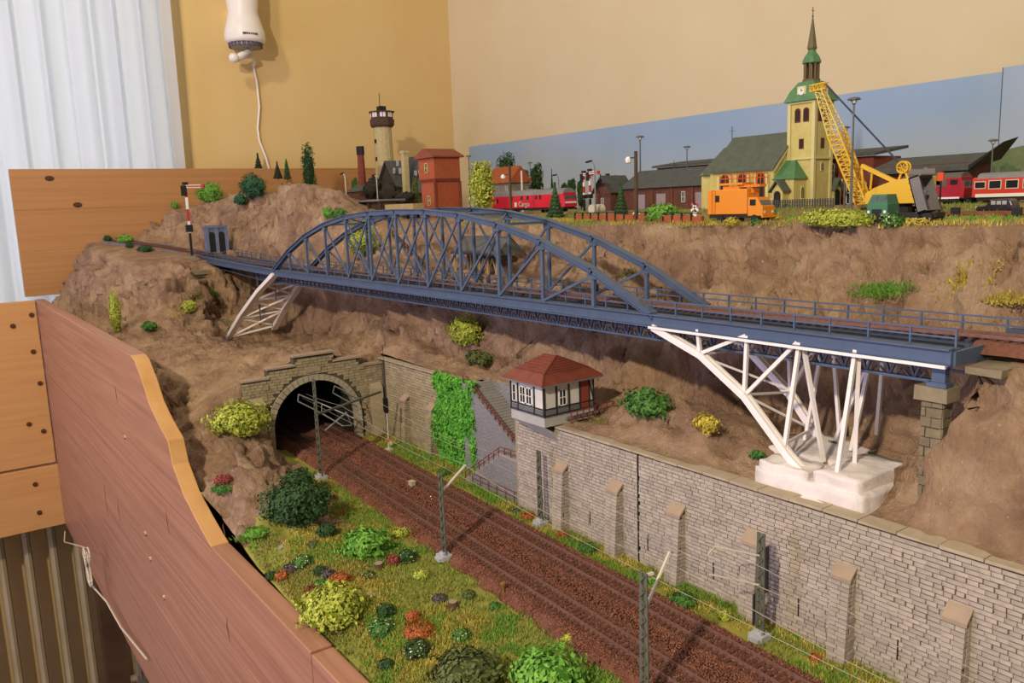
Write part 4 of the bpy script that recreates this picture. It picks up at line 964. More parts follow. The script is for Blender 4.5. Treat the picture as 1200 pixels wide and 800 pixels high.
# path with a wooden rail climbing the rock, and the boarded shelter
def rail_fence(lab, pts, h, n, m, nm='rail_fence'):
    B = pts[0]; t = thing(nm, lab, 'fence', B); railing(pts, h, n, m, t, B, .16); return t
dwood = mat('dark_weathered_wood', '#4a3a2c', '#5a4837', .6, .9)
a, b, c = at(457, 275, 'x', 88), at(480, 298, 'x', 84.5), at(505, 325, 'x', 82)
rail_fence('dark wooden handrail descending the pale rock behind the left half of the bridge', [tuple(a), tuple(b), tuple(c)], 1.6, 12, dwood)
a, b = at(640, 398, 'x', 79), at(606, 425, 'x', 76)
rail_fence('dark handrail dropping through the shadow toward the red-roofed signal box', [tuple(a), tuple(b)], 1.5, 8, dwood)
B = tuple(at(570, 318, 'x', 83)); hut = thing('shelter', 'open wooden shelter with a grey felt roof on the rock behind the bridge', 'shelter', B)
x, y, z = B; rf = mat('grey_felt_roof', '#565654', '#626260', .5, .9)
MB(B).add([(x-2.5,y-7,z+3.4),(x-2.5,y+8,z+3.4),(x+.6,y+8,z+6.3),(x+.6,y-7,z+6.3),(x+3.4,y-7,z+3.6),(x+3.4,y+8,z+3.6),(x-2.5,y-7,z+3.1),(x-2.5,y+8,z+3.1),(x+3.4,y-7,z+3.3),(x+3.4,y+8,z+3.3)], [(0,1,2,3),(3,2,5,4),(0,3,4,8,6),(1,7,9,5,2),(6,8,9,7),(0,6,7,1),(4,5,9,8)]).build('roof', rf, hut)
pw_ = mat('pale_new_wood', '#b79a6c', '#a4885c', .6)
for i in range(6):
    yy = y-6.3+i*2.7; MB(B).beam((x-2,yy,z-1), (x-2,yy,z+3.2), .3).build('post', pw_, hut)
    if i < 5: MB(B).beam((x-2,yy,z-.5), (x-2,yy+1.3,z+2.6), .2).beam((x-2,yy+2.7,z-.5), (x-2,yy+1.4,z+2.6), .2).build('brace', pw_, hut)
MB(B).box(x+.5,y-6.5,z-1,x+.9,y+7,z+3.6).build('back_wall', dwood, hut); MB(B).box(x-2.4,y-6.8,z-1.2,x+2,y+7,z-.7).build('platform', dwood, hut)
# ================================================================ THE TOWN ON THE PLATEAU
def gz(x, y): return surf(x, y)
brick_red = mat('dark_red_brickwork', '#74382a', '#854434', 1.2, .85, bump=.3, bs=4); brick_or = mat('orange_red_brickwork', '#9c4f30', '#a85a38', .9, .85, bump=.3, bs=4)
brick_dk = mat('sooty_brown_brickwork', '#58372f', '#6c463a', .9, .85, bump=.3)
slate = mat('dark_grey_slate_roof', '#494c4b', '#565956', .9, .8, bump=.25); slate_g = mat('grey_green_slate_roof', '#525a4e', '#5f685a', .8, .75, bump=.25)
copper = mat('green_copper_roof', '#4d7a52', '#5f8b60', .9, .6, bump=.2); cream = mat('yellow_sandstone', '#c0b268', '#cfc27c', .6, .8, bump=.2); creamd = mat('pale_yellow_trim', '#d2c88c', rough=.8)
glassd = mat('dark_glass', '#22262b'); whitef = mat('white_window_paint', '#e6e4df'); dark = mat('near_black_metal', '#1f1e1d', rough=.6); dred = mat('dark_red_frame', '#6e2f2a', rough=.7)
greym = mat('mid_grey_metal', '#7d7f80', rough=.5); lampg = mat('lamp_post_grey', '#5c605c', rough=.5); whitel = mat('white_lamp_lens', '#efece2', rough=.3)
def gable_roof(m, x0, x1, y0, y1, z0, h, ax='y', ov=.5, th=.25):
    "solid gable roof; ridge along ax"
    x0 -= ov; x1 += ov; y0 -= ov; y1 += ov
    if ax == 'y': c = (x0+x1)/2; m.prism([(x0,z0),(c,z0+h),(x1,z0),(x1,z0-th),(c,z0+h-th*1.6),(x0,z0-th)], 'y', y0, y1)
    else: c = (y0+y1)/2; m.prism([(y0,z0),(c,z0+h),(y1,z0),(y1,z0-th),(c,z0+h-th*1.6),(y0,z0-th)], 'x', x0, x1)
    return m
def body(m, x0, x1, y0, y1, z0, z1, h=0, ax='y'):
    if not h: return m.box(x0,y0,z0,x1,y1,z1)
    if ax == 'y': return m.prism([(x0,z0),(x1,z0),(x1,z1),((x0+x1)/2,z1+h),(x0,z1)], 'y', y0, y1)
    return m.prism([(y0,z0),(y1,z0),(y1,z1),((y0+y1)/2,z1+h),(y0,z1)], 'x', x0, x1)
def arched(parent, B, c, w, h, ax, frame, nm='arched_window', glass=None, d=.14):
    "round-topped window"
    pts = [(-w/2,-h/2),(w/2,-h/2)]+[(w/2*math.cos(a), h/2-w/2+w/2*math.sin(a)) for a in np.linspace(0, PI, 9)]
    def pz(poly, o): return [((c[1] if ax == 'x' else c[0])+u, c[2]+v) for u, v in poly]
    f0 = (c[0] if ax == 'x' else c[1])
    if frame: 
        fo = MB(B).prism(pz([(u*1.0, v) for u, v in pts], 0), ax, f0-d, f0+.02).build(nm, frame, parent)
        MB(B).prism(pz([(u*.72, v*.82) for u, v in pts], 0), ax, f0-d-.04, f0).build('pane', glass or glassd, fo, off=B)
        MB(B).prism(pz([(-w*.03,-h*.4),(w*.03,-h*.4),(w*.03,h*.38),(-w*.03,h*.38)], 0), ax, f0-d-.08, f0).build('mullion', frame, fo, off=B)
    else: MB(B).prism(pz(pts, 0), ax, f0-d, f0+.02).build(nm, glass or glassd, parent)
# ---------------- church
cx, cy = 130.3, 88.0; zc = gz(cx, cy)-.2; B = (cx, 95, zc)
ch = thing('church', 'yellow church with green copper tower roof and slender spire behind the crane', 'church', B)
tx0, tx1, ty0, ty1 = 128.0, 132.9, 86.9, 91.8; zt = zc+18.2
MB(B).box(tx0,ty0,zc,tx1,ty1,zt).build('tower', cream, ch)
for x in (tx0,tx1): 
    for y in (ty0,ty1): MB(B).box(x-.3,y-.3,zc,x+.3,y+.3,zt-.2).build('corner_pilaster', creamd, ch)
for z in (zc+8.3, zt-.35): MB(B).box(tx0-.35,ty0-.35,z,tx1+.35,ty1+.35,z+.3).build('cornice', creamd, ch)
for d in (-.85,.85): arched(ch, B, (tx0,(ty0+ty1)/2+d,zt-2.3), 1.1, 2.4, 'x', dred); arched(ch, B, ((tx0+tx1)/2+d,ty0,zt-2.3), 1.1, 2.4, 'y', dred)
window(ch, B, (tx0,(ty0+ty1)/2,zt-7.2), .9, 1.7, 'x', dred); window(ch, B, ((tx0+tx1)/2,ty0,zt-7.2), .9, 1.7, 'y', dred); arched(ch, B, ((tx0+tx1)/2,ty0,zc+7), .8, 1.6, 'y', creamd)
tcx, tcy = (tx0+tx1)/2, (ty0+ty1)/2
def frust(m, cx, cy, a0, z0, a1, z1): 
    return m.add([(cx+sx*a, cy+sy*a, z) for a, z in ((a0,z0),(a1,z1)) for sx, sy in ((-1,-1),(1,-1),(1,1),(-1,1))], [(3,2,1,0),(4,5,6,7),(0,1,5,4),(1,2,6,5),(2,3,7,6),(3,0,4,7)])
frust(frust(MB(B), tcx, tcy, 3.3, zt, 2.5, zt+1.9), tcx, tcy, 2.5, zt+1.9, 1.5, zt+3.4).build('tower_roof', copper, ch)
for ax in 'xy':
    c = (tx0-.1,tcy,zt+1.6) if ax == 'x' else (tcx,ty0-.1,zt+1.6)
    o = MB(B).cb(c, (.5,1.7,1.8) if ax == 'x' else (1.7,.5,1.8)).build('clock_gable', creamd, ch)
    cl = MB(B)
    pts = [(.62*math.cos(a), .62*math.sin(a)) for a in np.linspace(0, 2*PI, 15)[:-1]]
    cl.prism([((tcy if ax == 'x' else tcx)+u, zt+1.65+v) for u, v in pts], ax, c[0 if ax == 'x' else 1]-.36, c[0 if ax == 'x' else 1]); cl.build('clock_face', whitef, o, off=B)
    q = c[0 if ax == 'x' else 1]-.4; h_ = MB(B)
    if ax == 'x': h_.beam((q,tcy,zt+1.65),(q,tcy-.32,zt+1.85),.08).beam((q,tcy,zt+1.65),(q,tcy,zt+2.15),.07)
    else: h_.beam((tcx,q,zt+1.65),(tcx+.32,q,zt+1.85),.08).beam((tcx,q,zt+1.65),(tcx,q,zt+2.15),.07)
    h_.build('clock_hand', dark, o, off=B)
MB(B).lathe((tcx,tcy,0), [(1.5,zt+3.3),(1.5,zt+3.8),(.9,zt+3.9),(.1,zt+3.9)], 8).build('lantern_base', mat('bronze_brown','#6d5a3e'), ch)
for i in range(8):
    a = 2*PI*(i+.5)/8; MB(B).beam((tcx+1.15*math.cos(a),tcy+1.15*math.sin(a),zt+3.8),(tcx+1.15*math.cos(a),tcy+1.15*math.sin(a),zt+6.6),.3).build('lantern_post', mat('bronze_brown','#6d5a3e'), ch)
MB(B).lathe((tcx,tcy,0), [(1.6,zt+6.5),(1.55,zt+6.9),(1.25,zt+7.6),(.75,zt+8.3),(.6,zt+8.7),(.1,zt+8.8)], 8).build('dome', copper, ch)
MB(B).lathe((tcx,tcy,0), [(.6,zt+8.6),(.85,zt+9.0),(.75,zt+9.5),(.12,zt+14.0),(.05,zt+14.2)], 8).build('spire', mat('verdigris_spire','#5e6b48','#77583f',1.5,.6), ch)
MB(B).beam((tcx,tcy,zt+14),(tcx,tcy,zt+15.8),.12).beam((tcx-.35,tcy,zt+15.2),(tcx+.35,tcy,zt+15.2),.1).lathe((tcx,tcy,zt+14.1),[(.05,0),(.22,.2),(.05,.4)],8).build('cross', mat('gilt','#8a6a35',rough=.4,metal=.5), ch)
# nave
nx0, nx1, ny0, ny1 = 124.2, 136.6, 92.2, 106.5; zn = zc+7.0
body(MB(B), nx0, nx1, ny0, ny1, zc, zn, 6.2).build('nave', cream, ch)
gable_roof(MB(B), nx0, nx1, ny0+.3, ny1-1, zn, 6.5, ov=.7).build('nave_roof', slate_g, ch)
body(MB(B), nx0+1.2, nx1-1.2, ny1, ny1+3.2, zc, zn-.3, 4).build('choir', cream, ch)
MB(B).prism([(nx0+.4,zn-.5),(130.4,zn+4.8),(nx1-.4,zn-.5)], 'y', ny1-1, ny1+1.8).add([(nx0+.4,ny1+1.8,zn-.5),(nx1-.4,ny1+1.8,zn-.5),(130.4,ny1+1.8,zn+4.8),(nx0+1.5,ny1+4.4,zn-.6),(nx1-1.5,ny1+4.4,zn-.6)], [(0,2,3),(2,1,4),(2,4,3),(0,3,4,1),(0,1,2)]).build('choir_roof', slate_g, ch)
MB(B).beam((130.4,ny1,zn+6.2),(130.4,ny1,zn+8.6),.14).beam((130.4,ny1-.6,zn+7.8),(130.4,ny1+.6,zn+7.8),.12).build('ridge_cross', mat('lead_grey','#6f7370'), ch)
for s in (-1, 1): MB(B).beam((130.4+s*6.4,ny0,zn-.4),(130.4,ny0,zn+6.4),.7,.5).build('gable_trim', creamd, ch)
for y in (94.6, 98.6, 102.6, 105.6):
    if y < 105: arched(ch, B, (nx0,y+.4,zc+4.1), 1.9, 4.6, 'x', dred)
    MB(B).box(nx0-.45,y-1.6,zc,nx0,y-1.1,zn-1).build('buttress', creamd, ch)
for y in (93.6, 94.5): arched(ch, B, (nx0,y,zc+1.0), .5, 1.3, 'x', creamd)
MB(B).box(nx0-.15,ny0-.15,zc,nx1+.15,ny1,zc+1.7).build('plinth', creamd, ch)
# side lean-tos in front of the nave with hipped copper roofs, and two gabled porches
for x0, x1 in ((124.4,128.0),(132.9,136.4)):
    MB(B).box(x0,88.2,zc,x1,92.3,zc+5.0).build('side_chapel', cream, ch)
    MB(B).add([(x0-.4,87.8,zc+5),(x1+.1,87.8,zc+5),(x1+.1,92.5,zc+5),(x0-.4,92.5,zc+5),((x0 if x0 > 130 else x1),90.5,zc+8.6),((x0 if x0 > 130 else x1),92.5,zc+8.6)], [(0,1,4),(1,2,5,4),(2,3,5),(3,0,4,5),(3,2,1,0)]).build('chapel_roof', copper, ch)
    xm = x0 if x0 < 130 else (x0+x1)/2
    arched(ch, B, (x0+2.4,88.2,zc+2.6), .9, 2.3, 'y', creamd)
for px_, py_, ax in ((124.4,90.2,'x'),(134.6,88.2,'y')):
    if ax == 'x':
        body(MB(B), 122.6, 124.5, 89.1, 91.3, zc, zc+3, 1.3, 'x').build('porch', cream, ch); gable_roof(MB(B), 122.4, 124.6, 89.0, 91.4, zc+3.0, 2.0, 'x', .35).build('porch_roof', slate_g, ch)
        arched(ch, B, (122.6,90.2,zc+1.6), 1.3, 2.8, 'x', None, 'porch_opening', dark)
    else:
        body(MB(B), 133.5, 135.7, 86.4, 88.3, zc, zc+3, 1.3).build('porch', cream, ch); gable_roof(MB(B), 133.4, 135.8, 86.2, 88.4, zc+3.0, 2.0, 'y', .35).build('porch_roof', slate_g, ch)
        arched(ch, B, (134.6,86.4,zc+1.6), 1.3, 2.8, 'y', None, 'porch_opening', dark)
arched(ch, B, (tx0,tcy,zc+2.6), 1.0, 2.6, 'x', creamd)
# picket fence in front of the church
fa, fb = at(882,249,'x',117), at(976,247,'x',117)
B = (117,(fa.y+fb.y)/2,38); f = thing('picket_fence', 'low dark grey picket fence in front of the yellow church', 'fence', B)
zz = gz(117, fb.y); n = 34; pk = MB((0,0,0)).box(-.06,-.12,-.2,.06,.12,1.35).build('picket', mat('dark_grey_fence','#4a4d4c'), f)
for i in range(n):
    o = pk if i == 0 else pk.copy()
    if i: COL.objects.link(o); o.parent = f
    y = fa.y+(fb.y-fa.y)*i/(n-1); o.location = P(117,y,zz)-P(*B)
MB(B).beam((117.05,fa.y,zz+.9),(117.05,fb.y,zz+.9),.1).beam((117.05,fa.y,zz+.3),(117.05,fb.y,zz+.3),.1).build('rail', mat('dark_grey_fence','#4a4d4c'), f)
# ---------------- long goods shed and the engine sheds behind
a = at(737,250,'x',129); b = at(845,250,'x',129); z = gz(129, a.y)-.1
B = (132,(a.y+b.y)/2,z); g = thing('goods_shed', 'long low brown brick goods shed with a dark grey roof left of the church', 'shed', B)
MB(B).box(129,b.y+.6,z,136,a.y+2,z+4.9).build('wall', brick_dk, g)
MB(B).add([(128.2,b.y+.2,z+4.7),(128.2,a.y+2.6,z+4.7),(133.4,a.y+1,z+8.6),(133.4,b.y+.2,z+8.6),(137,b.y+.2,z+4.7),(137,a.y+2.6,z+4.7)], [(0,1,2,3),(3,2,5,4),(1,5,2),(0,3,4),(0,4,5,1)]).build('roof', slate, g)
lt = mat('faded_lilac_plaster','#93828b','#a08f96',.5,.85)
for px, w, col in ((752,2.2,lt),(775,2.6,lt),(822,3.0,lt),(801,2.2,None)):
    y = at(px,245,'x',129).y
    if col: MB(B).box(128.85,y-w/2,z+.2,129.05,y+w/2,z+3.4).build('gate', col, g)
    else: window(g, B, (129,y,z+2.6), 1.0, 2.2, 'x')
for px in (744,765,788,812,835):
    y = at(px,245,'x',129).y; MB(B).box(128.75,y-.2,z,129.05,y+.2,z+4.6).build('pilaster', brick_red, g)
a2 = at(703,250,'x',127); b2 = at(737,250,'x',127); B = (128,(a2.y+b2.y)/2,z)
g = thing('gabled_house', 'small dark brick house with a steep black gable, left of the goods shed', 'house', B)
body(MB(B), 125.5,132, a2.y-5.2,a2.y, z, z+4.2, 3.4, 'x').build('wall', brick_dk, g); gable_roof(MB(B),125.5,132,a2.y-5.2,a2.y,z+4.2,3.7,'x',.6).build('roof', slate, g)
window(g, B, (125.5,a2.y-2.6,z+2.2), .9, 1.6, 'x'); MB(B).beam((125,a2.y-2.6,z+8.2),(125,a2.y-2.6,z+5.8),.2).beam((125,a2.y-4.2,z+6.1),(125,a2.y-1,z+6.1),.2).build('gable_truss', dark, g)
def shed_big(lab, px0, px1, X, ytop, ybase, roofm, name='engine_shed', hr=.8, wins=()):
    a = at(px0,ytop,'x',X); b = at(px1,ytop,'x',X); z0 = gz(X, b.y)-.1; zt = (a.z+b.z)/2; B = (X+5,(a.y+b.y)/2,z0)
    g = thing(name, lab, 'shed', B); MB(B).box(X,b.y,z0,X+9,a.y,zt-hr).build('wall', brick_red, g)
    MB(B).add([(X-1,b.y-.8,zt-hr),(X-1,a.y+.8,zt-hr),(X+10,a.y+.8,zt+.4),(X+10,b.y-.8,zt+.4),(X-1,b.y-.8,zt-hr+.5),(X-1,a.y+.8,zt-hr+.5),(X+10,a.y+.8,zt+.9),(X+10,b.y-.8,zt+.9)], [(0,1,2,3),(4,7,6,5),(0,4,5,1),(1,5,6,2),(2,6,7,3),(3,7,4,0)]).build('roof', slate, g)
    for px, py, w, h, s in wins:
        c = at(px,py,'x',X) if s == 'x' else at(px,py,'y',b.y); window(g, B, (X,c.y,c.z) if s == 'x' else (c.x,b.y,c.z), w, h, s)
    return g, B, a, b, z0, zt
shed_big('dark red brick engine shed roof band rising behind the goods shed', 770, 845, 146, 190, 210, slate, wins=())
g, B, a, b, z0, zt = shed_big('dark red brick engine shed with white windows right behind the church', 962, 1024, 139, 178, 243, slate, hr=1.0, wins=((974,200,1.5,2.6,'x'),(996,226,1.4,4.0,'x'),(1012,226,1.2,4.0,'x')))
MB(B).box(138.6,at(981,228,'x',139).y-1.3,z0+1.5,139,at(981,228,'x',139).y+1.3,z0+4.8).build('notice_board', mat('orange_board','#b5673f'), g)
MB(B).box(138.5,at(981,228,'x',139).y-1.3,z0+3.6,138.6,at(981,228,'x',139).y+1.3,z0+4.8).build('white_sign', whitef, g)
# long shed behind the red locomotive with an upswept canopy
a = at(1030,200,'x',133); b = at(1132,205,'x',133); z = gz(133,b.y)-.1; B = (137,(a.y+b.y)/2,z); zt = z+7.2
g = thing('engine_shed', 'long low engine shed with a dark upswept canopy behind the red locomotive', 'shed', B)
MB(B).box(133,b.y,z,141,a.y,zt-1).build('wall', brick_dk, g)
MB(B).prism([(131.5,zt-1.5),(140,zt+.6),(142,zt+.4),(142,zt-.6),(131.5,zt-2.2)], 'y', b.y-1, a.y+1).build('roof', slate, g)
MB(B).add([(131.5,b.y-1,zt-2.2),(131.5,b.y-1,zt-1.5),(131.2,b.y-6.0,zt+1.6),(136,b.y-6.0,zt+2.4),(142,b.y-1,zt+.4),(142,b.y-1,zt-.6),(131.4,b.y-4.5,zt+.4)], [(0,1,2,6),(1,4,3,2),(2,3,6),(0,6,3,5),(5,3,4),(0,5,4,1)]).build('canopy', dark, g)
for i in range(3): MB(B).box(132.8,b.y+1+i*5,z+1,133.02,b.y+3.4+i*5,z+4.2).build('shed_gate', dred, g)
c = at(1083,204,'x',128); MB(B).box(c.x-1,c.y-2.2,c.z-.6,c.x+1,c.y+2.2,c.z+.8).box(c.x-.3,c.y-.6,c.z-3,c.x+.3,c.y-.1,c.z+1).build('smoke_vent', mat('vent_grey','#76746f','#84827c',.6), g)
# ---------------- water tower house (brick)
X = 106; a = at(493,243,'x',X); b = at(511,243,'x',X); z = gz(X+4,b.y)-.5; h = at(511,182,'x',X).z-z; y0, y1 = b.y, a.y; x1 = at(541,243,'y',y0).x
B = ((X+x1)/2,(y0+y1)/2,z); g = thing('brick_tower', 'tall plain orange-brown brick water tower with a low tiled roof', 'tower', B)
MB(B).box(X+.35,y0+.35,z,x1-.35,y1-.35,z+h*.66).build('shaft', brick_or, g); MB(B).box(X,y0,z+h*.64,x1,y1,z+h).build('tank_room', brick_or, g)
for s in range(14): MB(B).box(X+(x1-X)*s/14+.12,y0-.12,z+h*.6,X+(x1-X)*(s+.55)/14+.12,y0+.4,z+h*.645).build('corbel', brick_red, g)
for s in range(8): MB(B).box(X-.12,y0+(y1-y0)*s/8+.12,z+h*.6,X+.4,y0+(y1-y0)*(s+.55)/8+.12,z+h*.645).build('corbel', brick_red, g)
for x in (X+.1,x1-.1): MB(B).box(x-.3,y0-.1,z,x+.3,y0+.4,z+h*.6).build('pilaster', brick_red, g)
MB(B).prism([(X-.8,z+h),(X+(x1-X)*.5,z+h+2.2),(x1+.8,z+h),(x1+.8,z+h-.3),(X-.8,z+h-.3)], 'y', y0-.8, y1+.8).build('roof', roofr, g) if False else MB(B).prism([(y0-.9,z+h),((y0+y1)/2,z+h+2.0),(y1+.9,z+h),(y1+.9,z+h-.35),(y0-.9,z+h-.35)], 'x', X-.8, x1+.8).build('roof', mat('rust_brown_roof','#7e4430','#8d4f38',.8,.8), g)
for zz in (.82,.3): window(g, B, (X+(.35 if zz < .5 else 0),(y0+y1)/2,z+h*zz), 1.4, 2.4, 'x', creamd)
# ---------------- observation tower, chimney, black house
X = 133; zb = 40; c = at(441,205,'x',X); t0 = at(430,145,'x',X); r = 11.6*pxu(c); B = (X+r,c.y,38); cy_ = c.y; xc = X+r
g = thing('lookout_tower', 'round cream lookout tower with a dark glazed cabin and a flagpole', 'tower', B)
z1 = at(441,146,'x',X).z; z2 = at(441,129,'x',X).z
MB(B).lathe((xc,cy_,0), [(r*1.15,37),(r*1.02,44),(r*.88,z1)], 14).build('shaft', mat('cream_rubble_stone','#b8a678','#c8b88c',1.2,.9,bump=.5), g)
MB(B).lathe((xc,cy_,0), [(r*1.1,z1-.6),(r*1.25,z1),(r*1.28,z1+1.9),(.1,z1+1.9)], 8).build('gallery', mat('dark_brown_boards','#4a352b','#5a4236',1,.8), g)
MB(B).lathe((xc,cy_,0), [(r*1.15,z1+1.7),(r*1.15,z2-.4),(.1,z2-.4)], 8).build('cabin', mat('dark_brown_boards','#4a352b'), g)
for i in range(8):
    a = 2*PI*(i+.5)/8; rr = r*1.15*math.cos(PI/8)+.06
    for s in (-.24,.24):
        o = MB().box(-.08,-.42,-.8,.08,.42,.8).build('cabin_window', whitef, g); o.location = P(xc+rr*math.cos(a)-s*2.2*math.sin(a),cy_+rr*math.sin(a)+s*2.2*math.cos(a),(z1+2+z2)/2+.1)-P(*B); o.rotation_euler = (0,0,a)
MB(B).lathe((xc,cy_,0), [(r*1.32,z2-.5),(r*1.35,z2-.1),(r*.5,z2+.25),(.1,z2+.3)], 8).build('cabin_roof', mat('dark_brown_boards','#4a352b'), g)
MB(B).box(xc-1.2,cy_-1.2,z2+.2,xc+1.2,cy_+1.2,z2+1.7).build('roof_hatch', dark, g); MB(B).tube([(xc-.5,cy_,z2+1),(xc-.5,cy_,z2+6)], .12, 5).build('flagpole', dark, g)
for zz in (z1-6, z1-12): MB(B).box(xc-r*.98,cy_-r*.1-.4,zz,xc-r*.6,cy_-r*.1+.4,zz+1.3).build('slit_window', dark, g)
c = at(425,221,'x',118); tp = at(420,172,'x',118); B = (118,c.y,38); g = thing('chimney_stack', 'slender tapering dark red brick chimney left of the cream lookout tower', 'chimney', B)
ym = (c.y+tp.y)/2; r = 5*pxu(c)
MB(B).lathe((118,c.y,0), [(r*1.15,37.5),(r*.8,tp.z-1),(r*.92,tp.z-.9),(r*.92,tp.z),(.1,tp.z)], 8).build('stack', brick_red, g); MB(B).lathe((118,c.y,0), [(r*.96,tp.z-2.6),(r*.96,tp.z+.05),(.1,tp.z+.06)], 8).build('sooty_cap', dark, g)
X = 124; a = at(444,215,'x',X); b = at(492,215,'x',X); z = 40.5; y0, y1 = b.y, a.y
B = (X+4,(y0+y1)/2,z); g = thing('timber_house', 'black timber gabled house with white windows and a cream chimney', 'house', B)
ym = at(466,215,'x',X).y; zt = at(466,186,'x',X).z
body(MB(B), X,X+8, ym, y1, z-3, (z+zt)/2-1.2, zt-(z+zt)/2, 'x').build('gable_wing', mat('black_brown_boarding','#3a332c','#47403a',1,.8), g)
gable_roof(MB(B), X,X+8, ym, y1, (z+zt)/2-1.0, zt-(z+zt)/2+.9,'x',.9).build('gable_roof', slate, g)
MB(B).box(X+1.5,y0,z-3,X+9,ym,z+4.2).build('main_wing', mat('black_brown_boarding','#3a332c'), g)
MB(B).prism([(X+.7,z+4),(X+5.2,zt+.6),(X+10,z+4)], 'y', y0-.8, ym+2).build('main_roof', slate, g)
MB(B).box(X-.1,y0-.2,z-3,X+8.5,y1+.1,z+.4).build('stone_base', creamd, g)
for px, py in ((462,200),(469,200),(466,191),(487,202),(482,203)):
    c = at(px,py,'x',X); window(g, B, (X if px < 475 else X+1.5,c.y,c.z), 1.2, 1.6, 'x')
c = at(472,200,'x',X-.8); MB(B).box(X-.7,c.y-.9,z-3,X+.9,c.y+.9,at(472,180,'x',X).z).box(X-.95,c.y-1.2,at(472,180,'x',X).z,X+1.15,c.y+1.2,at(472,177,'x',X).z).build('chimney', mat('cream_rubble_stone','#b8a678'), g)
# low shed with grey roof, small yellow wagon and brown hut
a = at(381,240,'x',98); b = at(447,240,'x',98); z = gz(99,(a.y+b.y)/2); B = (100,(a.y+b.y)/2,z-1)
g = thing('low_shed', 'low dark open shed with a flat grey roof left of the brick water tower', 'shed', B)
zt = at(414,236,'x',98).z; MB(B).box(99,b.y+1,zt-4.5,103,a.y-1,zt-.3).build('wall', dwood, g); MB(B).box(97.4,b.y,zt-.3,105,a.y,zt+.2).build('roof', mat('mid_grey_roofing','#6d6c6a','#7b7a77',.4,.8), g)
for i in range(6): y = b.y+1+(a.y-b.y-2)*i/5; MB(B).box(97.9,y-.15,zt-4.5,98.3,y+.15,zt-.3).build('post', dwood, g)
a = at(451,243,'x',99); b = at(484,243,'x',99); B = (100.5,(a.y+b.y)/2,a.z-1)
g = thing('flat_wagon', 'small plank-sided yellowish wagon at the foot of the brick water tower', 'wagon', B)
zt = at(467,239,'x',99).z; MB(B).box(99,b.y,zt-2.0,102,a.y,zt).build('body', mat('pale_plank','#a08a58','#b09a68',1,.8), g); MB(B).box(99.2,b.y+.2,zt-2.6,101.8,a.y-.2,zt-2.0).build('frame', dark, g)
for f_ in (.15,.28,.72,.85): y = b.y+(a.y-b.y)*f_; MB(B).prism([(y+.55*math.cos(q),zt-3+.55*math.sin(q)) for q in np.linspace(0,2*PI,11)[:-1]], 'x', 99.3, 101.7).build('wheelset', dark, g)
c = at(414,226,'x',110); B = (c.x,c.y,38); g = thing('brown_hut', 'small brown brick hut at the foot of the slender chimney', 'hut', B)
MB(B).box(c.x,c.y-4,37.5,c.x+4,c.y+6,c.z+.3).build('wall', brick_dk, g); MB(B).add([(c.x-.4,c.y-4.5,c.z+.3),(c.x-.4,c.y+6.5,c.z+.3),(c.x+4.4,c.y+6.5,c.z+2.4),(c.x+4.4,c.y-4.5,c.z+2.4),(c.x+4.4,c.y-4.5,c.z+.3),(c.x+4.4,c.y+6.5,c.z+.3)],[(0,1,2,3),(0,3,4),(1,5,2),(0,4,5,1),(2,5,4,3)]).build('roof', slate, g)
# orange-roofed house behind the willow
X = 140; a = at(571,220,'x',X); b = at(597,220,'x',X); z = 37.8; zt = at(585,214,'x',X).z; B = (X+3,(a.y+b.y)/2,z)
g = thing('small_house', 'little house with a bright orange-brown roof behind the weeping willow', 'house', B)
MB(B).box(X,b.y,z,X+7,a.y,zt).build('wall', mat('grey_house_wall','#8b8478','#7a7468',.5), g); MB(B).prism([(X-.8,zt-.2),(X+3.5,zt+4.6),(X+7.8,zt-.2)], 'y', b.y-.9, a.y+.9).build('roof', mat('orange_brown_tiles','#9a4f2c','#a95a33',.8,.8), g)
for i in range(3): window(g, B, (X,b.y+1.4+i*(a.y-b.y-2.8)/2,zt-2), 1.0, 1.8, 'x')
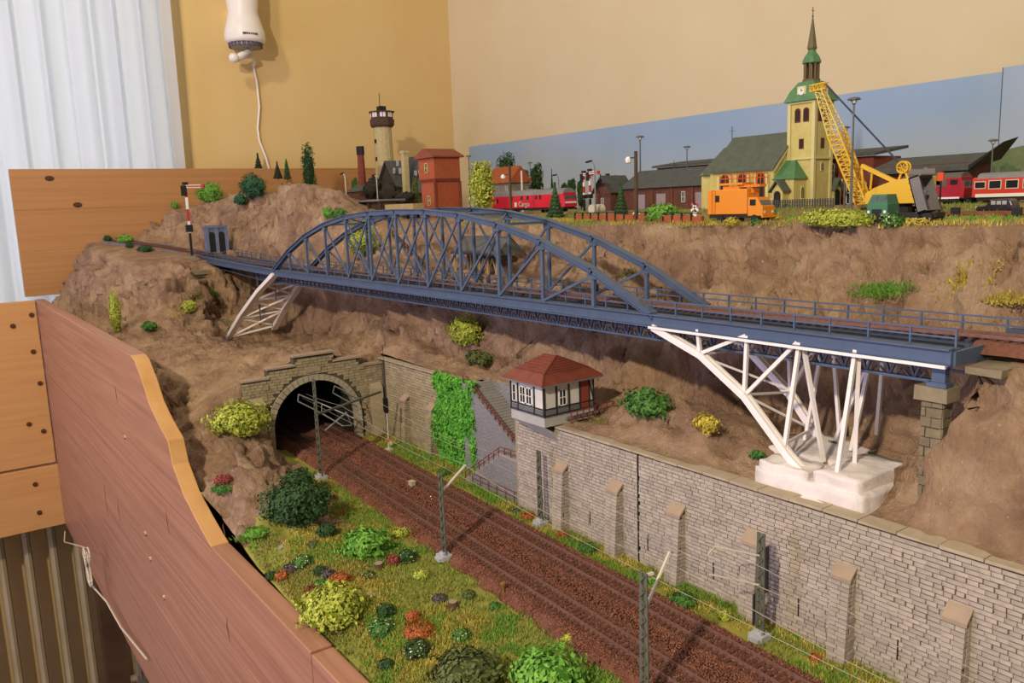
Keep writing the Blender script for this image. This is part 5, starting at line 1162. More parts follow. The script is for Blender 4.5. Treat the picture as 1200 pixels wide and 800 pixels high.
# ---------------- rail vehicles (lengthwise along Y, front end towards -Y)
vred = mat('traffic_red_paint', '#d3263a', rough=.35, spec=.5); vdr = mat('crimson_paint', '#a31a2c', rough=.35); vgr = mat('grey_vehicle_roof', '#7b7d7e', '#88898a', .4, .6); vdk = mat('dark_underframe', '#2c2927', rough=.8)
def vehicle(nm, lab, cat, X, y0, y1, z, W, zb, hh, roofh, col, rcol, windows, nose=True, wheels=((.1,3),(.78,3)), band=None, win_h=1.1):
    B = (X+W/2,(y0+y1)/2,z); t = thing(nm, lab, cat, B); xm = X+W/2
    side = [(X,z+zb),(X+W,z+zb),(X+W,z+hh),(X+W-.35,z+hh+.3),(X+.35,z+hh+.3),(X,z+hh)]
    MB(B).prism(side, 'y', y0+(.35 if nose else 0), y1-(.35 if nose else 0)).build('body', col, t, bevel=.06)
    if nose:
        for yy, s in ((y0,1),(y1,-1)):
            MB(B).add([(X,yy+s*.4,z+zb),(X+W,yy+s*.4,z+zb),(X+W-.15,yy,z+zb),(X+.15,yy,z+zb),(X,yy+s*.4,z+hh),(X+W,yy+s*.4,z+hh),(X+W-.3,yy+s*.6,z+hh+.3),(X+.3,yy+s*.6,z+hh+.3),(X+.12,yy-s*.1,z+zb+(hh-zb)*.5),(X+W-.12,yy-s*.1,z+zb+(hh-zb)*.5)], [(0,1,2,3),(3,2,9,8),(8,9,6,7),(0,3,8,4),(4,8,7),(1,5,9,2),(5,6,9),(0,4,5,1),(4,7,6,5)]).build('cab_front', col, t)
    MB(B).prism([(X+.05,z+hh-.02),(X+.4,z+hh+roofh*.62),(X+W*.3,z+hh+roofh*.93),(xm,z+hh+roofh),(X+W*.7,z+hh+roofh*.93),(X+W-.4,z+hh+roofh*.62),(X+W-.05,z+hh-.02)], 'y', y0+.5, y1-.5).build('roof', rcol, t, bevel=.05)
    L_ = y1-y0
    for f_, w_, h_, zc_ in windows:
        y = y1-L_*f_; MB(B).box(X-.05,y-w_/2,z+zc_-h_/2,X+.05,y+w_/2,z+zc_+h_/2).build('side_window', glassd, t)
        if nm == 'passenger_coach': MB(B).box(X-.03,y-w_/2-.1,z+zc_-h_/2-.1,X+.04,y+w_/2+.1,z+zc_+h_/2+.1).build('window_rim', mat('pale_rim','#d8d2c6'), t)
    if nose:
        for s in (-1,1): MB(B).box(xm+s*W*.24-W*.19,y0-.02,z+hh-1.35,xm+s*W*.24+W*.19,y0+.5,z+hh-.35).build('windscreen', mat('windscreen_glass','#5a6066',rough=.2), t)
    if band:
        MB(B).box(X-.04,y0+.5,z+band[0],X+.04,y1-.5,z+band[1]).build('side_band', band[2], t)
    MB(B).box(X+.25,y0+.6,z+zb-.5,X+W-.25,y1-.6,z+zb).build('underframe', vdk, t)
    for f_, n in wheels:
        ya = y1-L_*f_; bo = MB(B).box(X+.3,ya-n*1.9+.6,z+.45,X+W-.3,ya+.5,z+zb-.2).build('bogie', vdk, t)
        for i in range(n): yy = ya-i*1.9-.2; MB(B).prism([(yy+.62*math.cos(q),z+.62+.62*math.sin(q)) for q in np.linspace(0,2*PI,13)[:-1]], 'x', X+.3, X+W-.3).build('wheelset', dark, bo, off=B)
    for s in (-1,1):
        for yy, d in ((y0,-1),(y1,1)): MB(B).tube([(xm+s*W*.3,yy,z+1.15),(xm+s*W*.3,yy+d*.55,z+1.15)], .22, 8).build('buffer', dark, t)
    return t, B
zr = 38.1
yA = at(573,240,'x',118.3).y; yB = at(661,240,'x',118.3).y
wl = [(.06,.7,.7,3.7),(.13,.6,1.1,3.4),(.33,.8,.9,3.9),(.47,.8,.9,3.9),(.55,.8,.9,3.9),(.66,.6,1.0,3.9),(.71,.6,1.0,3.9),(.93,.7,1.0,3.7)]
l1, B1 = vehicle('diesel_locomotive', 'bright red diesel locomotive with a grey roof and white Cargo lettering at the left', 'locomotive', 118.3, yB, yA, zr-.4, 3.9, 1.5, 4.4, 1.3, vred, vgr, wl, wheels=((.1,3),(.72,3)))
tc = bpy.data.curves.new('lettering', 'FONT'); tc.body = 'Cargo'; tc.size = 1.7*S; tc.extrude = .02*S; tc.align_x = 'CENTER'
tmp = bpy.data.objects.new('tmp', tc); COL.objects.link(tmp); bpy.context.view_layer.update()
lme = bpy.data.meshes.new_from_object(tmp.evaluated_get(bpy.context.evaluated_depsgraph_get())); bpy.data.objects.remove(tmp); lme.name = 'lettering'; lme.materials.clear(); lme.materials.append(whitef)
o = bpy.data.objects.new('lettering', lme); COL.objects.link(o); o.parent = l1; o.location = P(118.18, yB+(yA-yB)*.5, zr+1.5)-P(*B1); o.rotation_euler = (PI/2, 0, -PI/2)
MB(B1).box(118.22,yB+(yA-yB)*.6,zr+1.4,118.35,yB+(yA-yB)*.6+.9,zr+2.5).build('logo_plate', whitef, l1)
MB(B1).box(118.6,yB-.12,zr+1.9,121.9,yB+.1,zr+2.3).build('lamp_band', whitef, l1)
for i in range(3): MB(B1).box(119.4,yB+6+i*7,zr+5.0,121,yB+8.5+i*7,zr+5.5).build('roof_fan', mat('vent_grey','#76746f'), l1)
yA = at(1066,240,'x',120).y; yB = at(1128,240,'x',120).y
l2, B2 = vehicle('diesel_locomotive', 'dark red diesel locomotive with a grey upper half beside the white and red coach', 'locomotive', 120, yB, yA+2, zr-.5, 3.4, 1.2, 3.9, .9, vdr, mat('dark_grey_vehicle_roof','#58544f','#66615b',.4,.7), [(.86,1.0,.7,3.4),(.55,.9,.6,3.4),(.62,.9,.6,3.4)], wheels=((.1,2),(.75,2)), band=(1.1,1.35,whitef))
MB(B2).box(119.95,yB+2.4,zr+2.35,120.1,yA+1.6,zr+3.45).build('grey_upper_band', mat('dark_grey_vehicle_roof','#58544f'), l2)
yA = at(1138,240,'x',120).y; yB = yA-26
wl = [(.04,1.3,.8,2.75)]+[(.115+.083*i,1.45,1.0,2.75) for i in range(4)]+[(.56+.083*i,1.45,1.0,2.75) for i in range(5)]
l3, B3 = vehicle('passenger_coach', 'red and white passenger coach at the right edge of the picture', 'coach', 120, yB, yA, zr-.4, 3.2, 1.1, 3.5, .9, mat('orange_red_coach_paint','#c9402f',rough=.4), vgr, wl, nose=False, wheels=((.07,2),(.82,2)), band=(1.1,1.55,whitef))
for f_ in (.46,.96): y = yA-26*f_; MB(B3).box(119.93,y-.9,zr+.75,120.05,y+.9,zr+3.1).build('door', mat('pale_door','#c9c6c0'), l3)
# upper station tracks
for xo, lab, y0_, y1_ in ((120.3, 'station track under the red diesel locomotives', 20, 182), (121.6+9, 'rear station track in front of the sheds', 55, 84)):
    if xo > 125: continue
    B = (xo,100,38); t = thing('railway_track', lab, 'track', B)
    for s in (-.98,.98): MB(B).beam((xo+s,y0_,37.75),(xo+s,y1_,37.75),.14,.3).build('rail', railm, t)
    m = MB(B)
    for y in np.arange(y0_, y1_, 1.0): m.box(xo-1.6,y-.18,37.35,xo+1.6,y+.18,37.62)
    tag(m.build('sleepers', slpm, t), kind='stuff')
yr = at(1200,258,'z',36.4)
for xo, lab in ((103.5,'rusty siding track close to the rim at the right edge'),):
    B = (xo,40,36.8); t = thing('railway_track', lab, 'track', B)
    for s in (-.98,.98): MB(B).beam((xo+s,10,37.15),(xo+s,60,37.15),.16,.35).build('rail', mat('rusty_red_rail','#7b4436','#8a5243',1), t)
    m = MB(B)
    for y in np.arange(10, 60, 1.0): m.box(xo-1.6,y-.18,36.7,xo+1.6,y+.18,36.98)
    tag(m.build('sleepers', slpm, t), kind='stuff')
# ---------------- orange overhead-line truck
org = mat('orange_truck_paint', '#e08a1e', rough=.4, spec=.5)
p0 = at(828,257,'z',37.0); X = 92.3; ya = at(829,257,'x',X).y; yb = at(893,257,'x',X).y; z = gz(X,(ya+yb)/2)+.0; W = 2.7
B = (X+W/2,(ya+yb)/2,z); t = thing('orange_truck', 'orange maintenance truck with a railed lifting platform on its roof', 'truck', B); L_ = ya-yb
zt = at(850,222,'x',X).z
MB(B).box(X,yb+L_*.27,z+1.25,X+W,ya,zt+.0).build('box_body', org, t, bevel=.1)
MB(B).prism([(yb,z+1.0),(yb+L_*.26,z+1.0),(yb+L_*.26,z+3.5),(yb+L_*.1,z+3.5),(yb+L_*.03,z+2.4),(yb,z+2.3)], 'x', X+.08, X+W-.08).build('cab', org, t, bevel=.06)
MB(B).box(X+.04,yb+L_*.12,z+2.4,X+.1,yb+L_*.22,z+3.2).build('cab_window', glassd, t); MB(B).add([(X+.3,yb+L_*.03-.03,z+2.45),(X+W-.3,yb+L_*.03-.03,z+2.45),(X+W-.3,yb+L_*.1-.03,z+3.4),(X+.3,yb+L_*.1-.03,z+3.4)],[(0,1,2,3)]).build('windscreen', mat('windscreen_glass','#5a6066'), t)
for x in (X+.5,X+W-.5): MB(B).prism([(x+.2*math.cos(q),z+1.5+.2*math.sin(q)) for q in np.linspace(0,2*PI,9)[:-1]], 'y', yb-.06, yb+.1).build('headlamp', whitef, t)
MB(B).box(X-.05,yb-.15,z+.75,X+W+.05,yb+.1,z+1.05).build('bumper', org, t)
MB(B).box(X-.04,yb+L_*.82-.45,zt-1.7,X+.04,yb+L_*.82+.35,zt-.8).build('side_window', glassd, t)
MB(B).box(X+.2,yb+.5,z+.75,X+W-.2,ya-.2,z+1.3).build('chassis', vdk, t)
for f_ in (.14,.6,.76):
    for x in (X+.02,X+W-.57): yy = yb+L_*f_; MB(B).prism([(yy+.6*math.cos(q),z+.58+.6*math.sin(q)) for q in np.linspace(0,2*PI,15)[:-1]], 'x', x, x+.55).build('wheel', dark, t)
m = MB(B)
for yy in (ya-.8,ya-1.4): m.beam((X-.08,yy,z+1.4),(X-.08,yy,zt-.1),.08)
for i in range(8): m.beam((X-.08,ya-.8,z+1.6+i*.5),(X-.08,ya-1.4,z+1.6+i*.5),.06)
m.build('ladder', org, t)
MB(B).box(X+.5,yb+L_*.45,zt,X+W-.5,yb+L_*.75,zt+.45).build('turret', org, t)
zp = zt+.55; ypa, ypb = yb+L_*.78, yb+L_*.02+1.2
MB(B).box(X+.1,yb+L_*.36,zp,X+W-.1,ypa,zp+.3).build('platform', org, t); MB(B).box(X+.6,yb+L_*.1,zp-.35,X+W-.6,yb+L_*.45,zp+.0).build('crane_arm', org, t); MB(B).tube([(X+W/2,yb+L_*.3,zt-.6),(X+W/2,yb+L_*.3,zp)], .5, 10).build('pivot', org, t)
m = MB(B)
for (u0, u1) in ((yb+L_*.45,ypa),(yb+L_*.12,yb+L_*.3)):
    for x in (X+.15,X+W-.15):
        for h in (.7,1.3): m.beam((x,u0,zp+.2+h),(x,u1,zp+.2+h),.08)
        for k in range(4): yy = u0+(u1-u0)*k/3; m.beam((x,yy,zp),(x,yy,zp+1.5),.08)
    for h in (.7,1.3):
        for yy in (u0,u1): m.beam((X+.15,yy,zp+.2+h),(X+W-.15,yy,zp+.2+h),.08)
m.build('platform_railing', mat('orange_railing','#d0662a'), t)
# ---------------- yellow lattice crane
yel = mat('crane_yellow', '#dbb02a', rough=.45); yelp = mat('crane_pale_yellow', '#e0c872', rough=.5)
X = 101.5; c0 = at(1013,238,'x',X); c1 = at(1056,238,'x',X); z = gz(X+1,(c0.y+c1.y)/2); B = (X+2,(c0.y+c1.y)/2,z); t = thing('lattice_crane', 'yellow lattice-boom crane whose boom rises past the church spire', 'crane', B)
zb_ = at(1035,216,'x',X).z
MB(B).prism([(c1.y-2.5,z+1.6),(c0.y,z+1.6),(c0.y,z+3.0),(c0.y-1.2,zb_-.4),(c1.y+1,zb_+.5),(c1.y-2.5,zb_+.8)], 'x', X, X+3.6).build('house', yel, t, bevel=.08)
MB(B).box(X-.2,c1.y-1,z+.2,X+.9,c0.y+.4,z+1.2).build('crawler_track', dark, t); MB(B).box(X+2.8,c1.y-1,z+.2,X+3.9,c0.y+.4,z+1.2).build('crawler_track', dark, t); MB(B).box(X+1,c1.y,z+.7,X+2.8,c0.y-.5,z+1.7).build('turntable', vdk, t)
def lattice(m, p, q, w0, w1, n, r=.1):
    p = Vector(p); q = Vector(q); d = (q-p).normalized(); a = d.cross(Vector((1,0,0))).normalized(); b = Vector((1,0,0)); cs = [(-1,-1),(1,-1),(1,1),(-1,1)]
    def pt(f, c): w = w0+(w1-w0)*f; return p.lerp(q, f)+a*c[0]*w/2+b*c[1]*w/2
    for c in cs: m.beam(pt(0,c), pt(1,c), r*1.3)
    for i in range(n):
        for k in range(4): c, e = cs[k], cs[(k+1) % 4]; m.beam(pt(i/n,c), pt((i+1)/n,e) if i % 2 else pt((i+1)/n,e), r*.8); m.beam(pt(i/n,c), pt(i/n,e), r*.7)
    return m
bf = at(1012,238,'x',X+1.8); bt = at(961,106,'x',X+1.8); mid = bf.lerp(bt,.62)
lattice(MB(B), bf, mid, 1.4, 1.7, 14, .15).build('boom', yel, t); lattice(MB(B), mid, bt, 1.7, .9, 8, .1).build('boom_upper_section', yelp, t)
hp = at(951,104,'x',X+1.8); hq = at(969,100,'x',X+1.8)
lattice(MB(B), hp, hq, .8, .8, 4, .12).build('boom_head', yel, t)
wc = at(1059,196,'x',X+1.8); rw = 6.5*pxu(wc); rg = MB(B)
for s in (-.35,.35):
    pts = [(wc.x+s,wc.y+rw*math.cos(q),wc.z+rw*math.sin(q)) for q in np.linspace(0,2*PI,17)]; rg.tube(pts, .12, 5)
    for q in np.linspace(0,PI,4)[:-1]: rg.beam((wc.x+s,wc.y+rw*math.cos(q),wc.z+rw*math.sin(q)),(wc.x+s,wc.y-rw*math.cos(q),wc.z-rw*math.sin(q)),.08)
rg.build('rope_sheave', yel, t)
e1 = at(1052,214,'x',X+1.8); e2 = at(1066,214,'x',X+1.8); MB(B).beam(wc,e1,.22).beam(wc,e2,.22).build('gantry', yel, t)
a, b = at(1010,194,'x',X+1.8), at(1052,214,'x',X+1.8); MB(B).beam(a,b,.5,.5).beam(at(1020,222,'x',X+1.8),a.lerp(b,.3),.2).beam(at(1012,232,'x',X+1.8),a,.2).build('back_stay', yel, t)
MB(B).tube([tuple(hq),tuple(wc)], .13, 5).build('hoist_rope', mat('dark_blue_rope','#3b4350'), t)
# ---------------- green tipper truck, cars
grn = mat('truck_green', '#3f7350', rough=.45); tip = mat('tipper_grey', '#6a6664', '#777270', .6, .6)
X = 91.6; ca = at(1015,254,'x',X); cb_ = at(1052,256,'x',X); z = gz(X+1,(ca.y+cb_.y)/2)+.0; yb, ya = cb_.y-4.2, ca.y
B = (X+1.3,(ya+yb)/2,z); t = thing('tipper_truck', 'green-cabbed truck with its grey tipping body raised', 'truck', B); W = 2.6
MB(B).box(X,ya-2.6,z+.8,X+W,ya,z+2.3).build('cab', grn, t, bevel=.12); MB(B).add([(X+.1,ya-2.5,z+2.3),(X+W-.1,ya-2.5,z+2.3),(X+W-.1,ya-.1,z+2.3),(X+.1,ya-.1,z+2.3),(X+.3,ya-2.3,z+3.3),(X+W-.3,ya-2.3,z+3.3),(X+W-.3,ya-.5,z+3.3),(X+.3,ya-.5,z+3.3)],[(0,1,5,4),(1,2,6,5),(2,3,7,6),(3,0,4,7),(4,5,6,7),(3,2,1,0)]).build('cab_top', grn, t)
for yy in (ya-1.9,ya-.9): MB(B).cb((X+.17,yy,z+2.75),(.08,.75,.6)).build('cab_window', mat('windscreen_glass','#5a6066'), t)
for yy in (ya-2.3,ya-.3): MB(B).cb((X-.02,yy,z+1.3),(.1,.3,.3)).build('headlamp', whitef, t)
MB(B).cb((X-.02,ya-1.3,z+1.35),(.06,1.2,.5)).build('radiator_grille', dark, t)
MB(B).box(X+.3,yb,z+.6,X+W-.3,ya-.3,z+1.1).build('chassis', vdk, t)
for yy in (ya-1.3,yb+2.2,yb+.8):
    for x in (X-.05,X+W-.5): MB(B).prism([(yy+.58*math.cos(q),z+.55+.58*math.sin(q)) for q in np.linspace(0,2*PI,15)[:-1]], 'x', x, x+.55).build('wheel', dark, t)
# raised dump body: tilted open box
bd = bpy.data.objects.new('x', None)
M = Matrix.Rotation(math.radians(-62), 4, 'X'); o = MB().box(-1.5,-.1,0,1.5,5.4,.15).box(-1.5,-.1,0,-1.35,5.4,1.5).box(1.35,-.1,0,1.5,5.4,1.5).box(-1.5,5.2,0,1.5,5.4,1.9).box(-1.5,-.1,0,1.5,.05,1.3).build('tipping_body', tip, t)
bpy.data.objects.remove(bd); o.scale = (1,.74,.8); o.location = P(X+W/2,yb+1.9,z+1.15)-P(*B); o.rotation_euler = (math.radians(73),0,0)
for k in range(5):
    r_ = MB().box(-1.5,.4+k*1.05,-.15,1.5,.55+k*1.05,.0).build('body_rib', tip, o)
MB(B).beam((X+1.3,yb+2.6,z+1),(X+1.3,yb+1.8,z+3.6),.35).build('ram', greym, t)
def car(lab, X, ya, yb, z, col, W=2.1, h=1.75, nm='car'):
    B = (X+W/2,(ya+yb)/2,z); t = thing(nm, lab, 'car', B); L_ = ya-yb
    pr = [(0,.35),(0,.8),(.06,.95),(.28,1.05),(.38,h-.15),(.45,h),(.85,h),(.93,h-.2),(.99,1.0),(1,.7),(1,.35)]
    MB(B).prism([(yb+L_*(1-u), z+v) for u, v in pr], 'x', X, X+W).build('body', col, t, bevel=.12)
    for u0, u1 in ((.42,.54),(.57,.69),(.72,.84)): MB(B).box(X-.03,yb+L_*(1-u1),z+1.08,X+.03,yb+L_*(1-u0),z+h-.22).build('side_window', mat('pale_glass','#a9a8a4',rough=.2), t)
    for u in (.18,.8):
        for x in (X-.06,X+W-.3): yy = yb+L_*(1-u); MB(B).prism([(yy+.42*math.cos(q),z+.4+.42*math.sin(q)) for q in np.linspace(0,2*PI,13)[:-1]], 'x', x, x+.36).build('wheel', dark, t)
    MB(B).cb((X+.3,ya+.02,z+.8),(.3,.1,.25)).cb((X+W-.3,ya+.02,z+.8),(.3,.1,.25)).build('headlamps', whitef, t)
    return t
X = 108; a, b = at(1143,250,'x',X), at(1186,250,'x',X); car('black vintage estate car standing beside the coach', X, a.y, b.y, gz(X+1,b.y)-.1, mat('black_car_paint','#241c1e',rough=.3,spec=.6))
X = 109; a = at(1184,250,'x',X); car('white car cut off by the right edge of the picture', X+1.2, a.y-1.2, a.y-7.0, gz(X+1,a.y)-.1, mat('white_car_paint','#dcdcda',rough=.3))
# ---------------- lamps
def mush(lab, px, ptop, X, zb=None, hr=6.5, lean=0):
    tp = at(px, ptop, 'x', X); z0 = gz(X, tp.y)-.1 if zb is None else zb; B = (X,tp.y,z0); r = hr*pxu(tp); h = tp.z-z0
    t = thing('mushroom_lamp', lab, 'lamp', B); MB().tube([(0,0,0),(0,0,h*.45)], r*.26, 8, r*.2).tube([(0,0,h*.45),(0,0,h-r*.8)], r*.2, 8, r*.13).build('post', lampg, t)
    MB().lathe((0,0,0), [(.01,h-r*.9),(r*.3,h-r*.85),(r*.35,h-r*.35),(.01,h-r*.3)], 10).build('glass', whitel, t); MB().lathe((0,0,0), [(.05,h-r*.4),(r,h-r*.38),(r*.95,h-r*.15),(r*.5,h),(.05,h+.05)], 14).build('hood', lampg, t, smooth=False)
    for k in range(4): a = k*PI/2; MB().beam((r*.2*math.cos(a),r*.2*math.sin(a),h-r*1.1),(r*.55*math.cos(a),r*.55*math.sin(a),h-r*.4),r*.08).build('hood_stay', lampg, t)
mush('tall grey mushroom-hooded yard lamp in front of the crane boom', 1001, 114, 99.5, hr=7.5)
mush('small mushroom-hooded lamp half hidden behind the crane boom', 992, 148, 116, hr=4.5)
mush('mushroom-hooded lamp rising above the right-hand coach', 1164, 163, 127, hr=5.5)
mush('mushroom-hooded lamp above the left part of the goods shed roof', 750, 159, 138, hr=5)
mush('mushroom-hooded lamp in front of the far engine shed, left of the church', 805, 171, 139, hr=4.4)
mush('mushroom-hooded lamp between the water tower and the willow', 549, 182, 118, hr=3.4)
mush('dark lamp post among the far trees behind the red locomotive', 621, 190, 150, hr=3)
def crook(lab, px, py, base, X, s=-1, col=greym, hd=dark):
    tp = at(px, py, 'x', X); b = at(px+(2 if s < 0 else 0), base, 'x', X); z0 = gz(X, b.y)-.1; h = tp.z-z0; B = (X,b.y,z0); t = thing('street_lamp', lab, 'lamp', B)
    MB().tube([(0,0,0),(0,0,h-1.2),(0,.3,h-.4),(0,1.0,h)], .16, 6, .1).build('post', col, t); MB().cb((0,1.7,h+.05),(.6,1.5,.3), 0, math.radians(-8)).build('lamp_head', hd, t)
crook('grey crooked street lamp between the red locomotive and the goods shed', 696, 189, 255, 112)
crook('pale crooked street lamp left of the slender chimney', 405, 203, 248, 98, col=inz)
crook('pale crooked street lamp in front of the black coal store', 441, 205, 238, 108, col=inz)
crook('small dark street lamp beside the spruces behind the red locomotive', 653, 205, 225, 150)
# wooden telegraph post with a round lamp
tp = at(745,177,'x',96); z0 = gz(96,tp.y)-.2; B = (96,tp.y,z0); t = thing('post_lamp', 'dark wooden post carrying a round white lamp on a side arm', 'lamp', B); h = tp.z-z0
MB().tube([(0,0,0),(0,0,h)], .35, 8, .27).build('post', dwood, t); MB().beam((0,0,h-1.0),(0,1.6,h-1.0),.16).build('arm', dark, t); MB().lathe((0,1.7,0), [(.05,h-1.9),(.45,h-1.7),(.55,h-1.2),(.3,h-.8),(.05,h-.75)], 10).build('lamp_globe', whitel, t)
for s in (-.45,.5): MB().lathe((0,s,0),[(.3,-.1),(.3,1.2),(.22,1.5),(.05,1.6)],8).build('white_stub', whitef, t)
tp = at(597,193,'x',104); z0 = gz(104,tp.y)-.2; B = (104,tp.y,z0); h = tp.z-z0
t = thing('telegraph_post', 'plain dark post with a small white lamp, before the bright red locomotive', 'post', B); MB().tube([(0,0,0),(0,0,h)], .3, 8, .25).build('post', dwood, t); MB().beam((0,0,h-2),(0,2.2,h-2),.12).build('arm', dark, t); MB().lathe((0,2.4,0), [(.05,h-2.9),(.5,h-2.7),(.5,h-2.1),(.05,h-1.8)], 10).build('lamp_globe', whitel, t)
c = at(611,200,'x',140); o = MB((140,c.y,37.8)).tube([(140,c.y,37.8),(140,c.y,c.z)], .25, 6).build('white_pole', whitef); tag(o, 'thin white pole standing behind the red locomotive roof', 'pole')
# ---------------- semaphore signals
redp = mat('signal_red', '#b3342b', rough=.5)
def semaphore(lab, px, ptop, X, base=None, arms=1, s=1, fc=1.0, col=None, rz=0):
    tp = at(px, ptop, 'x', X); z0 = (gz(X,tp.y) if base is None else base)-.1; h = tp.z-z0; B = (X,tp.y,z0); t = thing('semaphore_signal', lab, 'signal', B, rz); w = .38*fc
    for i in range(6): MB().box(-w/2,-w/2,h*i/6,w/2,w/2,h*(i+1)/6).build('mast_section', (redp if i % 2 else whitef) if i > 1 else dark, t)
    for a in range(arms):
        z = h-.3-a*1.6*fc; MB().box(-w*.7,-2.9*fc*s if s > 0 else 0,z-.28*fc,-w*.5,0 if s > 0 else -2.9*fc*s,z+.28*fc).build('signal_arm', whitef, t); MB().box(-w*.75,-2.7*fc if s > 0 else .3,z-.12*fc,-w*.48,-.3 if s > 0 else 2.7*fc,z+.12*fc).build('arm_stripe', redp, t)
        MB().lathe((-w*.75, (-3.0 if s > 0 else 3.0)*fc, z-.38*fc), [(.05,0),(.38*fc,.05),(.38*fc,.7*fc),(.05,.75*fc)], 10).build('arm_disc', redp, t)
    MB().box(-w*.9,-.1,h-1.9*fc,-w*.4,.9*fc,h-.1).build('spectacle', dark, t); MB().cb((0,0,h+.3*fc),(.6*fc,.9*fc,.5*fc)).build('finial', dark, t); MB().box(-.5*fc,-.5*fc,h*.35,.4*fc,.6*fc,h*.45).build('mechanism', dark, t)
    MB().box(-.6,-.6,-.2,.6,.6,.3).build('foot', greym, t); return t
semaphore('red and white semaphore signal at the far left end of the bridge', 217, 217, 62, 29.2, s=1, fc=1.5, rz=PI/2)
semaphore('left one of the pair of semaphores right of the red locomotive', 684, 203, 121, fc=1.0); semaphore('right one of the pair of semaphores right of the red locomotive', 691, 201, 119, fc=1.0)
semaphore('low semaphore peeping over the black gable of the small brick house', 712, 206, 140, fc=1.0)
# small signals and markers near the rim
def dwarf(lab, px, py, pb, X, head, hm, w=.5, hh=1.2):
    tp = at(px, py, 'x', X); z0 = gz(X,tp.y)-.1; h = tp.z-z0; B = (X,tp.y,z0); t = thing(head, lab, 'signal', B)
    MB().tube([(0,0,0),(0,0,h)], .13, 6).build('post', dark, t); MB().box(-.15,-w,h-hh,.15,w,h).build('head', hm, t); MB().box(-.4,-.4,-.1,.4,.4,.2).build('foot', greym, t)
    return t
t = dwarf('thin black signal with an orange head in front of the dark red locomotive', 1103, 202, 253, 101, 'colour_light_signal', mat('orange_signal_head','#d4502a'), .35, 1.0)
dwarf('short black ground signal near the rim left of the black car', 1120, 243, 254, 100, 'ground_signal', dark, .5, .8)
dwarf('short black ground signal at the right edge near the white car', 1192, 243, 255, 99, 'ground_signal', dark, .5, .8)
tp = at(815,238,'x',94); z0 = gz(94,tp.y)-.1; h = tp.z-z0; t = thing('crossing_sign', 'white and red crossing sign on a thin post left of the orange truck', 'sign', (94,tp.y,z0))
MB().tube([(0,0,0),(0,0,h)], .1, 6).build('post', dark, t)
for s in (-1,1): MB().beam((-.15,s*-.7,h-1.1),(-.15,s*.7,h-.1),.3,.12,up=(1,0,0)).build('cross_arm', whitef, t); MB().beam((-.2,s*.35,h-.35),(-.2,s*.7,h-.1),.3,.12,up=(1,0,0)).build('red_tip', redp, t)
MB().box(-.2,-.35,h-2.4,-.05,.35,h-1.3).build('plate', whitef, t)
# white tank and stage beside the red locomotive
c = at(693,250,'x',113); z0 = gz(113,c.y)-.1; t = thing('white_tank', 'small white lying tank at the nose of the bright red locomotive', 'tank', (113,c.y,z0)); r = 5.6*pxu(c)
MB().tube([(0,0,r*.95),(3.0,0,r*.95)], r, 16).build('drum', mat('off_white_tank','#cdc8b8',rough=.6), t, smooth=False); MB().box(.3,-r*.8,-.1,.8,r*.8,.4).box(2.2,-r*.8,-.1,2.7,r*.8,.4).build('cradle', greym, t)
# low red brick parapet along the rim
a = at(674,261,'x',96); b = at(742,263,'x',95); c = at(822,262,'x',92)
for lab, p_, q_ in (('low red brick parapet with dark rail at the rim, left of the post lamp', a, b), ('low red brick parapet at the rim, right of the post lamp', Vector((94.5,b.y-1.5,0)), c)):
    B = (p_.x,(p_.y+q_.y)/2,36); t = thing('brick_parapet', lab, 'wall', B); n = max(2, int((p_.y-q_.y)/2.2)); 
    for i in range(n):
        u0 = p_.lerp(q_, i/n); u1 = p_.lerp(q_, (i+1)/n); z0 = gz((u0.x+u1.x)/2,(u0.y+u1.y)/2)
        MB(B).add([(u0.x,u0.y-.04,z0-.4),(u1.x,u1.y+.04,z0-.4),(u1.x+.6,u1.y+.04,z0-.4),(u0.x+.6,u0.y-.04,z0-.4),(u0.x,u0.y-.04,z0+1.05),(u1.x,u1.y+.04,z0+1.05),(u1.x+.6,u1.y+.04,z0+1.05),(u0.x+.6,u0.y-.04,z0+1.05)],[(0,1,5,4),(1,2,6,5),(2,3,7,6),(3,0,4,7),(4,5,6,7),(3,2,1,0)]).build('brick_panel', brick_or, t)
        MB(B).box(u0.x-.1,u0.y-.15,z0-.4,u0.x+.1,u0.y+.15,z0+1.5).build('railing_post', dark, t)
    MB(B).beam((p_.x,p_.y,gz(p_.x+.3,p_.y)+1.45),(q_.x,q_.y,gz(q_.x+.3,q_.y)+1.45),.12).build('rail', dark, t)
# ---------------- double-arched stone portal on the far left
yy = 242.0; p0, p1 = at(243,290,'y',yy), at(267,290,'y',yy); zt = at(255,264,'y',yy).z; zb_ = p0.z-1.5; x0, x1 = p0.x, p1.x; L_ = x1-x0
B = ((x0+x1)/2, yy, zb_); t = thing('arched_stone_wall', 'small grey-blue stone wall with two arches at the foot of the left rock', 'wall', B)
gsm = mat('blue_grey_stonework','#666f86','#747d92',.6,.85,bump=.3)
MB(B).box(x0,yy,zb_,x1,yy+2.5,zt).build('wall', gsm, t)
MB(B).box(x0-.3,yy-.4,zt-.7,x1+.3,yy+2.6,zt).build('cornice', gsm, t)
for f_ in (.27,.74): arched(t, B, (x0+L_*f_,yy,(zb_+zt)/2-.8), L_*.3, (zt-zb_)*.74, 'y', None, 'arch_opening', dark)
for f_ in (.03,.5,.97): MB(B).box(x0+L_*f_-.45,yy-.5,zb_,x0+L_*f_+.45,yy+.1,zt-.8).build('pier', gsm, t)
